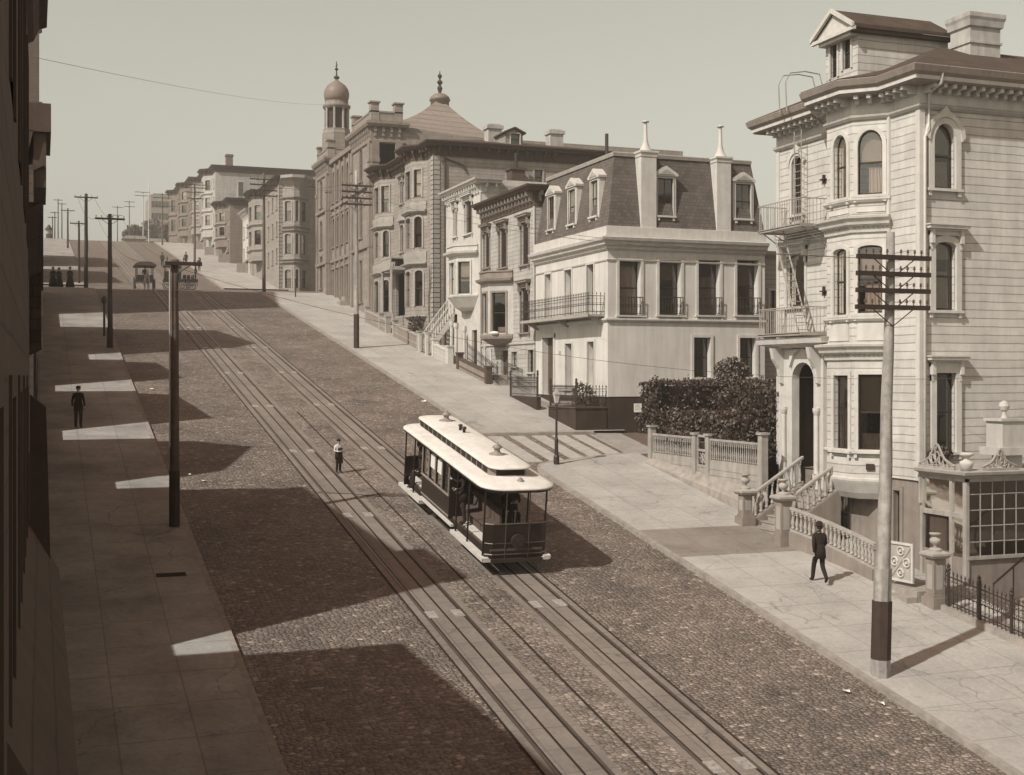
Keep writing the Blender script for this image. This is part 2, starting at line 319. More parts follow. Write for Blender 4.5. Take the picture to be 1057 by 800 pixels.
def copytree(o,loc,rz=None,label=None):
    r=o.copy(); COL.objects.link(r); r.location=loc
    if rz is not None: r.rotation_euler=(0,0,rz)
    if label: r['label']=label
    def rec(src,dst):
        for ch in [c for c in src.children]:
            c=ch.copy(); COL.objects.link(c); c.parent=dst; rec(ch,c)
    rec(o,r); return r
# ---------------------------------------------------------------- architecture helpers
def arc(a0,a1,zs,rise,n=10):                          # arch top from a1 to a0 over the springing line zs
    c=(a0+a1)/2; r=(a1-a0)/2
    return [(c+r*math.cos(math.pi*k/n), zs+rise*math.sin(math.pi*k/n)) for k in range(n+1)]
def wallface(mb,f,a0,a1,z0,z1,holes=(),depth=.22,mi=0,w=0):
    """face with real openings; hole=(a0,a1,z0,z1,rise)"""
    H=[(max(h[0],a0),min(h[1],a1),max(h[2],z0),min(h[3],z1),(h[4] if len(h)>4 else 0)) for h in holes]
    H=[h for h in H if h[1]-h[0]>.02 and h[3]-h[2]>.02]
    xs=sorted(set([a0,a1]+[h[0] for h in H]+[h[1] for h in H])); zs=sorted(set([z0,z1]+[h[2] for h in H]+[h[3] for h in H]))
    for i in range(len(xs)-1):
        for j in range(len(zs)-1):
            ca=(xs[i]+xs[i+1])/2; cz=(zs[j]+zs[j+1])/2
            if any(h[0]<ca<h[1] and h[2]<cz<h[3] for h in H): continue
            mb.poly([P(f,xs[i],w,zs[j]),P(f,xs[i+1],w,zs[j]),P(f,xs[i+1],w,zs[j+1]),P(f,xs[i],w,zs[j+1])],mi)
    for h in H:
        rise=h[4]; zt=h[3]-rise
        loop=[(h[0],h[2]),(h[1],h[2])]+(arc(h[0],h[1],zt,rise) if rise else [(h[1],h[3]),(h[0],h[3])])
        for k in range(len(loop)):
            p,q=loop[k],loop[(k+1)%len(loop)]
            mb.poly([P(f,p[0],w,p[1]),P(f,q[0],w,q[1]),P(f,q[0],w-depth,q[1]),P(f,p[0],w-depth,p[1])],mi)
        if rise:
            A=arc(h[0],h[1],zt,rise); m=len(A)//2
            mb.poly([P(f,x,w,z) for x,z in [(h[1],h[3])]+A[:m+1][::-1]][::-1],mi)
            mb.poly([P(f,x,w,z) for x,z in [(h[0],h[3])]+A[m:]],mi)
def window(par,f,h,cw=.11,proud=.06,mat='paint_white',depth=.13,hood=None,sill=True,curtain=None,blind=0,sash='paint_dark',bars=1,rise=None,pair=False,name='window',w=0,simple=False,hoodmat=None):
    a0,a1,z0,z1=h[:4]; rise=h[4] if len(h)>4 else (rise or 0); zt=z1-rise
    m=MB()
    m.box(f,a0-cw,a0,w-.02,w+proud,z0-.02,zt); m.box(f,a1,a1+cw,w-.02,w+proud,z0-.02,zt)
    if rise:
        I=arc(a0,a1,zt,rise); O=arc(a0-cw,a1+cw,zt,rise+cw)
        for k in range(len(I)-1):
            q=[I[k],O[k],O[k+1],I[k+1]]; m.prism(f,q,w-.02,w+proud)
    else: m.box(f,a0-cw,a1+cw,w-.02,w+proud,z1,z1+cw)
    fo=m.build(name,mat,par)
    s=MB(); t=.045 if (a1-a0)<1.6 else .06; d=w-depth
    s.box(f,a0,a0+t,d-.04,d,z0,zt); s.box(f,a1-t,a1,d-.04,d,z0,zt); s.box(f,a0,a1,d-.041,d-.001,z0,z0+t*1.4)
    if rise:
        I=arc(a0+t,a1-t,zt,rise-t); O=arc(a0,a1,zt,rise)
        for k in range(len(I)-1): s.prism(f,[I[k],O[k],O[k+1],I[k+1]],d-.04,d)
    else: s.box(f,a0,a1,d-.041,d-.001,z1-t,z1)
    zm=(z0+z1)/2; s.box(f,a0,a1,d-.039,d+.012,zm-t*.6,zm+t*.6)
    if bars>1:
        for k in range(1,bars):
            x=a0+(a1-a0)*k/bars; s.box(f,x-.018,x+.018,d-.038,d-.004,z0,z1-rise*.3)
    if pair:
        x=(a0+a1)/2; s.box(f,x-.05,x+.05,d-.045,w+.03,z0,z1)
    s.build('sash',sash,fo)
    if simple: loop=[(a0,z0),(a1,z0),(a1,z1),(a0,z1)] if not rise else [(a0,z0),(a1,z0)]+arc(a0,a1,zt,rise,6)
    else: loop=[(a0,z0),(a1,z0)]+(arc(a0,a1,zt,rise) if rise else [(a1,z1),(a0,z1)])
    MB().poly([P(f,x,d-.022,z) for x,z in loop]).build('pane','glass',fo)
    if blind:
        zb=z1-(z1-z0)*blind; q=MB(); 
        lp=[(a0+.02,zb),(a1-.02,zb)]+(arc(a0+.02,a1-.02,zt,rise-.02) if rise else [(a1-.02,z1-.02),(a0+.02,z1-.02)])
        q.poly([P(f,x,d-.09,z) for x,z in lp]); q.build('blind','blind' if blind<.8 else 'curtain',fo,recalc=False)
    if curtain:
        c0,c1,ct=curtain; q=MB(); n=14; xa=a0+(a1-a0)*c0; xb=a0+(a1-a0)*c1; zb=z0+.02; z2=z0+(z1-rise*.5-z0)*ct
        for k in range(n):
            x0=xa+(xb-xa)*k/n; x1=xa+(xb-xa)*(k+1)/n; w0=d-.14+.03*math.sin(k*1.9); w1=d-.14+.03*math.sin((k+1)*1.9)
            pin=.25*(xb-xa)
            q.poly([P(f,x0,w0,zb),P(f,x1,w1,zb),P(f,x1-pin*(k+1)/n*.4,w1,z2),P(f,x0-pin*k/n*.4,w0,z2)])
        q.build('curtain','curtain',fo,recalc=False)
    if sill:
        MB().box(f,a0-cw-.06,a1+cw+.06,w-.01,w+.14,z0-.1,z0-.015).box(f,a0-cw,a0-cw+.1,w,w+.1,z0-.25,z0-.1).box(f,a1+cw-.1,a1+cw,w,w+.1,z0-.25,z0-.1).build('sill',hoodmat or mat,fo)
    if hood=='flat':
        q=MB(); zh=z1+cw
        for (ww,za,zb,e) in ((.10,0,.14,.02),(.18,.14,.2,.08),(.30,.2,.30,.16),(.34,.30,.34,.2)): q.box(f,a0-cw-e,a1+cw+e,w-.01,w+ww,zh+za,zh+zb)
        for xx in (a0-cw-.02,a1+cw-.1): q.box(f,xx,xx+.12,w,w+.2,zh-.25,zh+.2); q.box(f,xx+.02,xx+.1,w,w+.12,zh-.45,zh-.25)
        q.build('hood',hoodmat or mat,fo)
    if hood=='ogee':
        q=MB(); c=(a0+a1)/2; I=arc(a0-cw-.0,a1+cw+.0,zt,rise+cw); O=[(c+(x-c)*1.22,z+.13+ (.22 if abs(x-c)<.08 else 0)) for x,z in I]
        for k in range(len(I)-1): q.prism(f,[I[k],O[k],O[k+1],I[k+1]],w-.01,w+proud+.05)
        q.build('hood',hoodmat or mat,fo)
    return fo
def brackets(mb,path,w0,w1,z0,z1,sp,wid=.12):
    for k in range(len(path)-1):
        f=SG(path[k],path[k+1]); L=math.dist(path[k],path[k+1]); n=max(1,int(L/sp))
        for j in range(n+1):
            a=.08+(L-.16)*j/n
            mb.box(f,a-wid/2,a+wid/2,w0,w1,(z0+z1)/2,z1); mb.box(f,a-wid/2+.004,a+wid/2-.004,w0,w0+(w1-w0)*.5,z0,(z0+z1)/2)
def bracketobjs(par,path,w1,z0,z1,sp,wid=.12,mat='paint_white',w0=.02,cap=96):
    q=MB(); q.cb(-wid/2,wid/2,0,w1-w0,z0-z1+(z1-z0)/2,0).cb(-wid/2+.004,wid/2-.004,0,(w1-w0)*.5,z0-z1,(z0-z1)/2)
    me=bpy.data.meshes.new('bracket'); me.from_pydata(q.v,[],q.f); me.materials.append(MATS[mat]); L=parent_loc(par); n_=0
    for k in range(len(path)-1):
        f=SG(path[k],path[k+1]); l=math.dist(path[k],path[k+1]); n=max(1,int(round(l/sp)))
        for j in range(n):
            if n_>=cap: return
            n_+=1; o=bpy.data.objects.new('bracket',me); COL.objects.link(o); o.parent=par
            o.location=Vector(P(f,l*(j+.5)/n,w0,z1))-L; o.rotation_euler=(0,0,math.atan2(f[5],f[4])-math.pi/2)
def rectroof(mb,pts,z): mb.poly([(p[0],p[1],z) for p in pts])
def clutter_free(): pass
def gr(f,u0,u1,v0,v1,rise=0):
    """pixel rectangle of the photo -> (a0,a1,z0,z1,rise) on the vertical plane of frame f"""
    def hit(u,v):
        x,y,z=ray(u,v); t=(f[0]*f[4]+f[1]*f[5])/(x*f[4]+y*f[5]); px,py=x*t,y*t
        return (px-f[0])*f[2]+(py-f[1])*f[3], z*t
    um=(u0+u1)/2; a,b=hit(u0,0)[0],hit(u1,0)[0]
    return (min(a,b),max(a,b),hit(um,v1)[1],hit(um,v0)[1],rise)
def beam(mb,A,B,w,t,mi=0,up=0):
    dx,dy=B[0]-A[0],B[1]-A[1]; l=math.hypot(dx,dy) or 1; nx,ny=dy/l*w/2,-dx/l*w/2
    lo=[(A[0]-nx,A[1]-ny,A[2]+up),(B[0]-nx,B[1]-ny,B[2]+up),(B[0]+nx,B[1]+ny,B[2]+up),(A[0]+nx,A[1]+ny,A[2]+up)]
    return mb.hexa(lo+[(p[0],p[1],p[2]+t) for p in lo],mi)
def balmesh(h,r,mat,turned=True,n=8):
    m=MB()
    if turned: m.lathe((0,0,0),[(r*1.1,0),(r*1.1,h*.1),(r*.6,h*.14),(r*1.0,h*.25),(r*1.15,h*.35),(r*.55,h*.62),(r*.5,h*.78),(r*.9,h*.82),(r*.9,h*.86),(r*.55,h*.88),(r*1.1,h*.92),(r*1.1,h)],n)
    else: m.lathe((0,0,0),[(r,0),(r,h)],5)
    me=bpy.data.meshes.new('baluster'); me.from_pydata(m.v,[],m.f); me.materials.append(MATS[mat]); 
    for p in me.polygons: p.use_smooth=turned
    return me
def balrun(par,A,B,h,n,mat,r=.05,turned=True,rw=.14,rt=.08,bottom=True,railmat=None,name='baluster'):
    A=Vector(A);B=Vector(B); m=MB(); beam(m,A,B,rw,rt,up=h-rt)
    if rt>.06: beam(m,A,B,rw*.7,.03,up=h-rt-.03)
    m.build('top_rail',railmat or mat,par)
    if bottom: q=MB(); beam(q,A,B,rw*.85,rt); q.build('bottom_rail',railmat or mat,par)
    z0=rt if bottom else 0; me=balmesh(h-rt-z0-(.03 if rt>.06 else 0),r,mat,turned); L=parent_loc(par)
    for k in range(n):
        t=(k+.5)/n; p=A.lerp(B,t)+Vector((0,0,z0))-L; o=bpy.data.objects.new(name,me); COL.objects.link(o); o.parent=par; o.location=p
def pic(par,name,mat,fn,smooth=False):
    m=MB(); fn(m); return m.build(name,mat,par,smooth)
# ================================================================= SETTING
def strip(x0,x1,ys,h,mat,name,xn=1,h2=None):
    m=MB(); 
    for j in range(len(ys)-1):
        for k in range(xn):
            a=x0+(x1-x0)*k/xn; b=x0+(x1-x0)*(k+1)/xn; y,Y=ys[j],ys[j+1]
            m.poly([(a,y,g(y)+h),(b,y,g(y)+h),(b,Y,g(Y)+h),(a,Y,g(Y)+h)])
    return struct(m,name,mat)
YS=[-80,0,20,40,60,80,100,116,141,160,185,210,230,300,420]
m=MB(); yy=[-600]+YS+[1500]
def gl(Y): return g(max(-80,min(Y,420)))-(3 if Y>1000 else 0)
for j in range(len(yy)-1):
    for a,b in ((-900,-40),(-40,60),(60,900)): m.poly([(a,yy[j],gl(yy[j])-.02),(b,yy[j],gl(yy[j])-.02),(b,yy[j+1],gl(yy[j+1])-.02),(a,yy[j+1],gl(yy[j+1])-.02)])
struct(m,'ground','soil')
KL,KR,PL=4.35,18.45,23.3
strip(KL-.05,KR+.05,YS,0.0,'cobbles','road')
strip(-60,KL,[117.5,139.5],.004,'blocks','cross_street'); strip(KR,90,[117.5,139.5],.004,'blocks','cross_street')
strip(9.2,10.72,YS,.008,'track_stone','track_bed'); strip(12.22,13.72,YS,.008,'track_stone','track_bed')
strip(10.72,12.22,YS,.005,'blocks','track_middle')
def rails():
    m=MB()
    for x in (9.42,10.48,12.44,13.5):
        for j in range(len(YS)-1):
            y,Y=YS[j],YS[j+1]
            if y<0: continue
            m.hexa([(x-.035,y,g(y)+.0),(x+.035,y,g(y)+.0),(x+.035,Y,g(Y)+.0),(x-.035,Y,g(Y)+.0),(x-.035,y,g(y)+.028),(x+.035,y,g(y)+.028),(x+.035,Y,g(Y)+.028),(x-.035,Y,g(Y)+.028)])
    struct(m,'tram_rails','rail_steel')
    m=MB()
    for x,w in ((9.95,.03),(12.97,.03),(9.48,.028),(10.42,.028),(12.50,.028),(13.44,.028),(11.33,.035),(9.16,.03),(13.76,.03)):
        for j in range(len(YS)-1):
            y,Y=YS[j],YS[j+1]
            if y<0 or (x==11.33 and y>46): continue
            m.poly([(x-w,y,g(y)+.013),(x+w,y,g(y)+.013),(x+w,Y,g(Y)+.013),(x-w,Y,g(Y)+.013)])
    struct(m,'cable_slot','slot')
rails()
i=0
hp=MB()
for x0,yb in ((9.95,51.7),(12.97,51.95)):
    y=yb-29.4
    while y<225:
        for s in (-.36,.36):
            x=x0+s; w=.14; L=.26
            hp.hexa([(x-w,y-L,g(y-L)+.01),(x+w,y-L,g(y-L)+.01),(x+w,y+L,g(y+L)+.01),(x-w,y+L,g(y+L)+.01),(x-w,y-L,g(y-L)+.018),(x+w,y-L,g(y-L)+.018),(x+w,y+L,g(y+L)+.018),(x-w,y+L,g(y+L)+.018)])
        y+=9.8
struct(hp,'track_hatches','hatch')
# thin cracked seam across the tracks
m=MB(); pts=[(9.2,45.0),(10.3,44.7),(11.2,44.2),(12.2,44.15),(13.4,44.1)]
for a,b in zip(pts,pts[1:]): m.poly([(a[0],a[1]-.05,g(a[1])+.016),(b[0],b[1]-.05,g(b[1])+.016),(b[0],b[1]+.05,g(b[1])+.016),(a[0],a[1]+.05,g(a[1])+.016)])
struct(m,'road_seam','slot')
# kerbs and pavements
def curb(x0,x1,y0,y1,name='kerb'):
    ys=[y0]+[y for y in YS if y0<y<y1]+[y1]; m=MB()
    for y,Y in zip(ys,ys[1:]):
        m.hexa([(x0,y,g(y)-.3),(x1,y,g(y)-.3),(x1,Y,g(Y)-.3),(x0,Y,g(Y)-.3),(x0,y,g(y)+.135),(x1,y,g(y)+.135),(x1,Y,g(Y)+.135),(x0,Y,g(Y)+.135)])
    struct(m,name,'curb_stone')
curb(KL-.16,KL,-20,116.5); curb(KL-.16,KL,140.5,420)
strip(-3,KL-.16,[-20,0,20,40,60,80,100,116.5],.13,'pave_left','pavement')
strip(-3,KL-.16,[140.5,141,160,185,210,230,300,420],.13,'pave_left','pavement')
curb(KR,KR+.16,-20,47.0); curb(KR,KR+.16,54.0,116.0); curb(KR,KR+.16,140.5,420)
strip(KR+.16,25.6,[-20,0,20,36.3],.13,'pave_light','pavement')
strip(KR+.16,25.6,[54.1,60,80,100,116],.13,'pave_light','pavement',)
strip(KR+.16,25.6,[140.5,141,160,185,210,230,300,420],.13,'pave_light','pavement')
# lower pavement with rounded corner at the alley
m=MB(); n=8; cpts=[]
for k in range(n+1):
    t=math.pi/2*k/n; cpts.append((KR+.16+1.5-1.5*math.cos(t),46.9+1.45*math.sin(t)))
edge=cpts+[(21.5,48.9),(24.0,49.6)]
poly=[(KR+.16,36.3)]+edge+[(24.0,36.3)]
m.poly([(x,y,g(y)+.13) for x,y in poly]); struct(m,'pavement','pave_light')
m=MB(); ks=[(KR+.08,46.9)]+cpts[1:]+[(21.5,48.9),(24.0,49.6)]
for a,b in zip(edge,edge[1:]):
    d=Vector((b[0]-a[0],b[1]-a[1],0)).normalized(); nx,ny=-d.y*.14,d.x*.14
    lo=[(a[0],a[1]),(b[0],b[1]),(b[0]+nx,b[1]+ny),(a[0]+nx,a[1]+ny)]
    m.hexa([(x,y,g(y)-.3) for x,y in lo]+[(x,y,g(y)+.134) for x,y in lo])
struct(m,'kerb','curb_stone')
m=MB(); m.hexa([(x,y,g(y)-.3) for x,y in ((KR,53.82),(23.9,53.82),(23.9,54.1),(KR,54.1))]+[(x,y,g(y)+.15) for x,y in ((KR,53.82),(23.9,53.82),(23.9,54.1),(KR,54.1))]); struct(m,'kerb','curb_stone')
m=MB(); m.poly([(KR,49.2,g(49.2)+.004),(23.6,49.7,g(49.7)+.004),(23.6,53.9,g(53.9)+.004),(KR,53.9,g(53.9)+.004)]); m.poly([(KR,47,g(47)+.004),(21,47,g(47)+.004),(21,49.6,g(49.6)+.004),(KR,49.2,g(49.2)+.004)]); struct(m,'alley','cobbles')
m=MB(); m.poly([(23.6,49.5,g(49.5)+.02),(60,49.5,g(49.5)-.8),(60,54.3,g(54.3)-.8),(23.6,54.3,g(54.3)+.02)]); struct(m,'alley','alley_stone')
m=MB()
for k,x in enumerate((19.0,20.05,21.1,22.1,23.05)):
    w=.33; y0,y1=48.7+k*.16,53.75
    m.hexa([(x-w,y0,g(y0)-.05),(x+w,y0,g(y0)-.05),(x+w,y1,g(y1)-.05),(x-w,y1,g(y1)-.05),(x-w,y0,g(y0)+.03),(x+w,y0,g(y0)+.03),(x+w,y1,g(y1)+.03),(x-w,y1,g(y1)+.03)])
struct(m,'crossing_planks','plank_light')
strip(KR+.16,23.3,[35.3,36.8,38.3],.134,'pave_patch','pavement_patch')
# grate in the left pavement
m=MB(); m.poly([(2.95,36.0,g(36)+.136),(3.75,36.0,g(36)+.136),(3.75,36.35,g(36.35)+.136),(2.95,36.35,g(36.35)+.136)]); struct(m,'pavement_grate','slot')
# far hill behind the crest
m=MB(); 
for k in range(24):
    x0,x1=-300+k*30,-270+k*30
    def hh(x): return 20+9*math.exp(-((x-60)/90)**2)
    m.poly([(x0,440,15),(x1,440,15),(x1,520,hh(x1)),(x0,520,hh(x0))]); m.poly([(x0,520,hh(x0)),(x1,520,hh(x1)),(x1,640,10),(x0,640,10)])
struct(m,'hill','hill')
# ================================================================= CORNER HOUSE (nearest right)
def house_a():
    X=25.5;Y0=32.67;Y1=40.8;XR=41.0;ZB=-3.25;ZT=9.0
    b=thing('corner_house','large white clapboard house with fire escape and gabled dormer, nearest the camera','house',(X,Y0,g(36)))
    BP=[(X,37.24),(X-.85,36.39),(X-.85,34.98),(X,34.13)]
    fs=ST(X); fd=SD(Y0); ff=SG(BP[1],BP[2]); fn=SG(BP[2],BP[3])
    w=MB()
    # windows by plane
    top_l=gr(fs,817.5,828.5,161,221,.36); mid_l=gr(fs,812,831,262,316,.12)
    sd=[gr(fd,962.2,984.4,128,194.5,.55),gr(fd,963.6,985,250,320,.15),gr(fd,964.5,984.8,385,466)]
    nf=[gr(fn,885,910.5,134,200.5,.5),gr(fn,885,910.5,253,323,.12),gr(fn,885.5,911.5,386.5,465)]
    ft=[gr(ff,860.5,874.5,139.5,205,.5),gr(ff,860.5,874.5,257,325,.12),gr(ff,861,876,387.5,464)]
    door=(37.1,39.5,-3.85,.4,0)
    wallface(w,fs,37.24,Y1,ZB,ZT,[top_l,mid_l,door])
    wallface(w,fs,Y0,34.13,ZB,ZT)
    wallface(w,fs,34.13,37.24,ZB,ZT,[(34.3,37.1,ZB+.6,ZT-.8)],depth=.05)
    MB().box(ST(X+2.2),33.2,38,0,.02,ZB+.3,ZT-.5).build('dark_backing','paint_dark',b)  # added dark sheet, stands in for the unlit rooms behind the bay
    L=math.dist(BP[1],BP[2]); wallface(w,ff,0,L,ZB-.2,ZT,ft); L2=math.dist(BP[2],BP[3]); wallface(w,fn,0,L2,ZB-.2,ZT,nf)
    wallface(w,SG(BP[0],BP[1]),0,L2,ZB-.2,ZT)
    w.poly([(x,y,ZB-.2) for x,y in BP])
    wallface(w,fd,X,XR,ZB,ZT,sd)
    wallface(w,(0,Y1,1,0,0,1),X,XR,ZB,ZT); wallface(w,(XR,0,0,1,1,0),Y0,Y1,ZB,ZT)
    w.build('wall','clap_white',b)
    bw=MB(); e=.07
    bh=[gr(ST(X+e),865,876,507,556),gr(ST(X+e),923,929.5,506,566)]
    wallface(bw,ST(X+e),Y0+e,Y1-e,-9,ZB,bh); wallface(bw,SD(Y0+e),X+e,XR-e,-9,ZB); bw.poly([(X+e,Y0+e,ZB),(XR,Y0+e,ZB),(XR,Y1-e,ZB),(X+e,Y1-e,ZB)])
    wallface(bw,(0,Y1-e,1,0,0,1),X+e,XR-e,-9,ZB)
    bw.build('basement_wall','paint_tan',b)
    for h in bh: window(b,ST(X+e),h,mat='paint_tan',curtain=(.1,.95,.9),sill=True,cw=.14)
    # windows
    C=dict(mat='paint_white')
    window(b,fs,top_l,hood='ogee',**C); window(b,fs,mid_l,hood='flat',**C)
    window(b,fd,sd[0],hood='ogee',cw=.2,proud=.1,curtain=(.15,.95,.5),blind=.45,**C)
    window(b,fd,sd[1],hood='flat',cw=.2,proud=.1,curtain=(.1,.95,.6),blind=.25,**C)
    window(b,fd,sd[2],hood='flat',cw=.2,proud=.1,**C)
    window(b,fn,nf[0],cw=.13,curtain=(.4,.98,.5),blind=.5,**C); window(b,fn,nf[1],cw=.13,curtain=(.25,.95,.45),blind=.45,**C); window(b,fn,nf[2],cw=.13,curtain=(.1,.95,.22),blind=.5,**C)
    window(b,ff,ft[0],cw=.13,curtain=(.35,.98,.5),blind=.3,**C); window(b,ff,ft[1],cw=.13,curtain=(.4,.98,.5),blind=.3,**C); window(b,ff,ft[2],cw=.13,curtain=(.25,.95,.55),blind=.35,**C)
    # corner boards, downpipe
    c=MB(); c.box(fs,Y0-.035,Y0+.16,-.02,.035,ZB,8.3).box(fd,X-.03,X+.17,-.02,.037,ZB,8.3).box(fs,Y1-.16,Y1+.03,-.02,.035,ZB,8.3)
    for p in (BP[3],BP[0]): c.cb(p[0]-.1,p[0]+.02,p[1]-.05,p[1]+.05,ZB,8.3)
    c.build('corner_board','paint_white',b)
    d=MB(); d.tube([(X+.26,Y0-.75,9.25),(X+.26,Y0-.7,8.95),(X+.26,Y0-.12,8.75),(X+.26,Y0-.12,7.6),(X+.12,Y0-.1,7.4),(X+.12,Y0-.1,ZB-3)],.05,8); d.build('downpipe','paint_white',b,True)
    d=MB(); d.tube([(X-.7,37.5,9.2),(X-.1,37.42,8.6),(X-.1,37.42,ZB+3.2)],.045,8); d.build('downpipe','paint_grey',b,True)
    # belts
    EP=[(X+6,Y1),(X,Y1)]+BP+[(X,Y0),(XR,Y0)]
    q=MB(); q.sweep(EP,[(0,8.26),(.06,8.26),(.12,8.34),(.12,8.40),(.05,8.44),(0,8.44)]); q.build('frieze_moulding','paint_grey',b)
    q=MB(); q.sweep(EP,[(0.0,8.44),(.03,8.44),(.03,9.0),(0.0,9.0)]); q.build('frieze','paint_white',b)
    q=MB(); q.sweep(EP,[(-.1,8.98),(.62,8.98),(.66,9.04),(.66,9.12),(.80,9.24),(.86,9.42),(.80,9.46),(-.1,9.5)])
    co=q.build('cornice','paint_tan',b)
    q=MB(); q.sweep(EP,[(.60,9.03),(.69,9.03),(.69,9.16),(.60,9.16)]); q.build('fascia','paint_white',co)
    bm_=MB(); bm_.box((0,0,1,0,0,1),-.07,.07,0,.5,-.12,.0).box((0,0,1,0,0,1),-.065,.065,0,.25,-.26,-.12)
    bracketobjs(co,EP[1:],.55,8.74,8.975,.36,.13,'paint_white',cap=98)
    me=0
    for k in range(0):
        p,r=EP[k],EP[k+1]; L=math.dist(p,r); f=SG(p,r); n=max(1,int(round(L/.42))); 
        if L>6 : n=int(L/.5)
        for j in range(n+(1 if L>1.6 else 0)):
            a=.12+(L-.24)*(j+ (0 if L>1.6 else .5))/n
            if me is None:
                o=bm_.build('bracket','paint_white',None); me=o.data; bpy.data.objects.remove(o)
            o=bpy.data.objects.new('bracket',me); COL.objects.link(o); o.parent=co
            pt=Vector(P(f,a,.03,8.975))-parent_loc(co); o.location=pt; o.rotation_euler=(0,0,math.atan2(f[5],f[4])-math.pi/2)
    # bay belts
    for z0,z1,w_,m_ in ((FZ(900,207,24.9),FZ(900,201,24.9),.13,'paint_white'),(FZ(900,331,24.9),FZ(900,324,24.9),.13,'paint_white'),(FZ(900,470,24.9),FZ(900,465.5,24.9),.12,'paint_white')):
        q=MB(); q.sweep(BP,[(0,z0),(.06,z0),(w_,z0+.08),(w_,z1),(0,z1+.02)]); q.build('sill_band',m_,b)
    for zt in (FZ(900,222,24.9),FZ(900,355,24.9)):
        q=MB(); q.sweep(BP,[(0,zt-.52),(.07,zt-.50),(.10,zt-.34),(.24,zt-.26),(.28,zt-.14),(.38,zt-.07),(.40,zt),(.0,zt+.06)]); bc=q.build('bay_cornice','paint_white',b)
        bracketobjs(bc,BP,.2,zt-.36,zt-.26,.15,.07,'paint_grey',.09)
    q=MB(); zb=ZB-.2
    q.sweep(BP,[(-.3,zb-.55),(-.15,zb-.35),(.02,zb-.02),(.05,zb+.05),(.05,zb+.12),(0,zb+.15),(-.5,zb+.1)]); q.poly([(X,y,zb-.54) for y in (34.4,37)]+[(X-.4,36.2,zb-.54),(X-.4,35.2,zb-.54)]); q.build('bay_skirt','paint_white',b)
    for (v0,v1) in ((334,351),(212,217)):
        for f,L_ in ((ff,1.41),(fn,L2)):
            z1_=FZ(900,v0,24.9); z0_=FZ(900,v1,24.9)
            q=MB(); q.box(f,.15,L_-.15,-.01,.03,z0_,z1_); q.build('bay_panel','paint_white',b)
    q=MB(); q.box(fn,.45,.72,.05,.075,ZB+.22,ZB+.42); q.build('number_plate','sign',b)
    # roof
    r=MB(); E=.8; z0=9.47; z1=11.35; ins=3.6
    o=[(X-E,Y0-E),(XR+E,Y0-E),(XR+E,Y1+E),(X-E,Y1+E)]; i_=[(X+ins,Y0+ins),(XR-ins,Y0+ins),(XR-ins,Y1-ins),(X+ins,Y1-ins)]
    for k in range(4):
        k2=(k+1)%4; r.poly([o[k]+(z0,),o[k2]+(z0,),i_[k2]+(z1,),i_[k]+(z1,)])
    r.poly([p+(z1,) for p in i_]); r.poly([p+(z0-.02,) for p in o])
    ob=[(X-.8,37.58),(X-1.65,36.75),(X-1.65,34.62),(X-.8,33.8)]; ap=(X+1.2,35.7,10.3)
    for k in range(3): r.poly([ob[k]+(z0+.01,),ob[k+1]+(z0+.01,),ap])
    r.build('roof','shingle',b)
    # dormer
    XD=26.2; fD=ST(XD); y0=FY(885,XD); y1=FY(852,XD); zb=9.9; ze=FZ(878,33,XD); zp=FZ(868,15,XD); ym=(y0+y1)/2; XE=SX(978,y0)
    dw=[gr(fD,857.5,864.5,42,80,.16),gr(fD,870,878.5,36.5,71,.18)]
    m=MB(); wallface(m,fD,y0,y1,zb-.6,ze,dw,depth=.1); m.poly([(XD,y0,ze),(XD,y1,ze),(XD,ym,zp-.15)])
    wallface(m,SD(y0),XD,XE,zb-.6,ze); wallface(m,(0,y1,1,0,0,1),XD,XE,zb-.6,ze)
    dm=m.build('dormer','clap_white',b)
    for h in dw: window(dm,fD,h,cw=.08,depth=.07,sill=False,blind=.0)
    m=MB()
    for s,(ya) in ((1,y0-.3),(-1,y1+.3)):
        m.hexa([(XD-.35,ya,ze-.02),(XE,ya,ze-.02),(XE,ym,zp),(XD-.35,ym,zp),(XD-.35,ya,ze+.12),(XE,ya,ze+.12),(XE,ym,zp+.12),(XD-.35,ym,zp+.12)])
    m.box(SD(y0),XD-.3,XE,0,.22,ze-.14,ze+.0); m.build('dormer_roof','shingle',dm)
    m=MB(); beam(m,(XD-.42,y0-.32,ze-.02),(XD-.42,ym,zp+.0),.1,.16); beam(m,(XD-.42,y1+.32,ze-.02),(XD-.42,ym,zp+.0),.1,.16); m.box(fD,y0-.32,y1+.32,.3,.42,ze-.1,ze+.02); m.prism(fD,[(y0-.2,ze+.02),(y1+.2,ze+.02),(ym,zp-.02)],.26,.32); m.box(fD,y0+.0,y1-.0,.0,.3,ze-.22,ze-.1); m.build('gable_trim','paint_white',dm)
    m=MB()
    for s,yy in ((-1,y0+.02),(1,y1-.02)): m.prism((0,yy-.05,1,0,0,1),[(XD-.02,zb-.3),(XD-.35,zb-.35),(XD-.28,zb-.0),(XD-.08,zb+.35)],0,.1)
    m.build('scroll_bracket','paint_white',dm)
    # chimney
    m=MB(); cx0,cx1=SX(1001,35.2),SX(1032,35.2); zt=SZ(1010,18,35.2)
    m.cb(cx0,cx1,35.2,36.2,9.6,zt); m.sweep([(cx0,35.2),(cx1,35.2),(cx1,36.2),(cx0,36.2)],[(0,zt-.35),(.07,zt-.3),(.1,zt-.1),(.14,zt),(.14,zt+.14),(0,zt+.14)],closed=True); m.sweep([(cx0,35.2),(cx1,35.2),(cx1,36.2),(cx0,36.2)],[(0,zt-.9),(.05,zt-.88),(.05,zt-.8),(0,zt-.78)],closed=True)
    m.poly([(cx0,35.2,zt+.13),(cx1,35.2,zt+.13),(cx1,36.2,zt+.13),(cx0,36.2,zt+.13)])
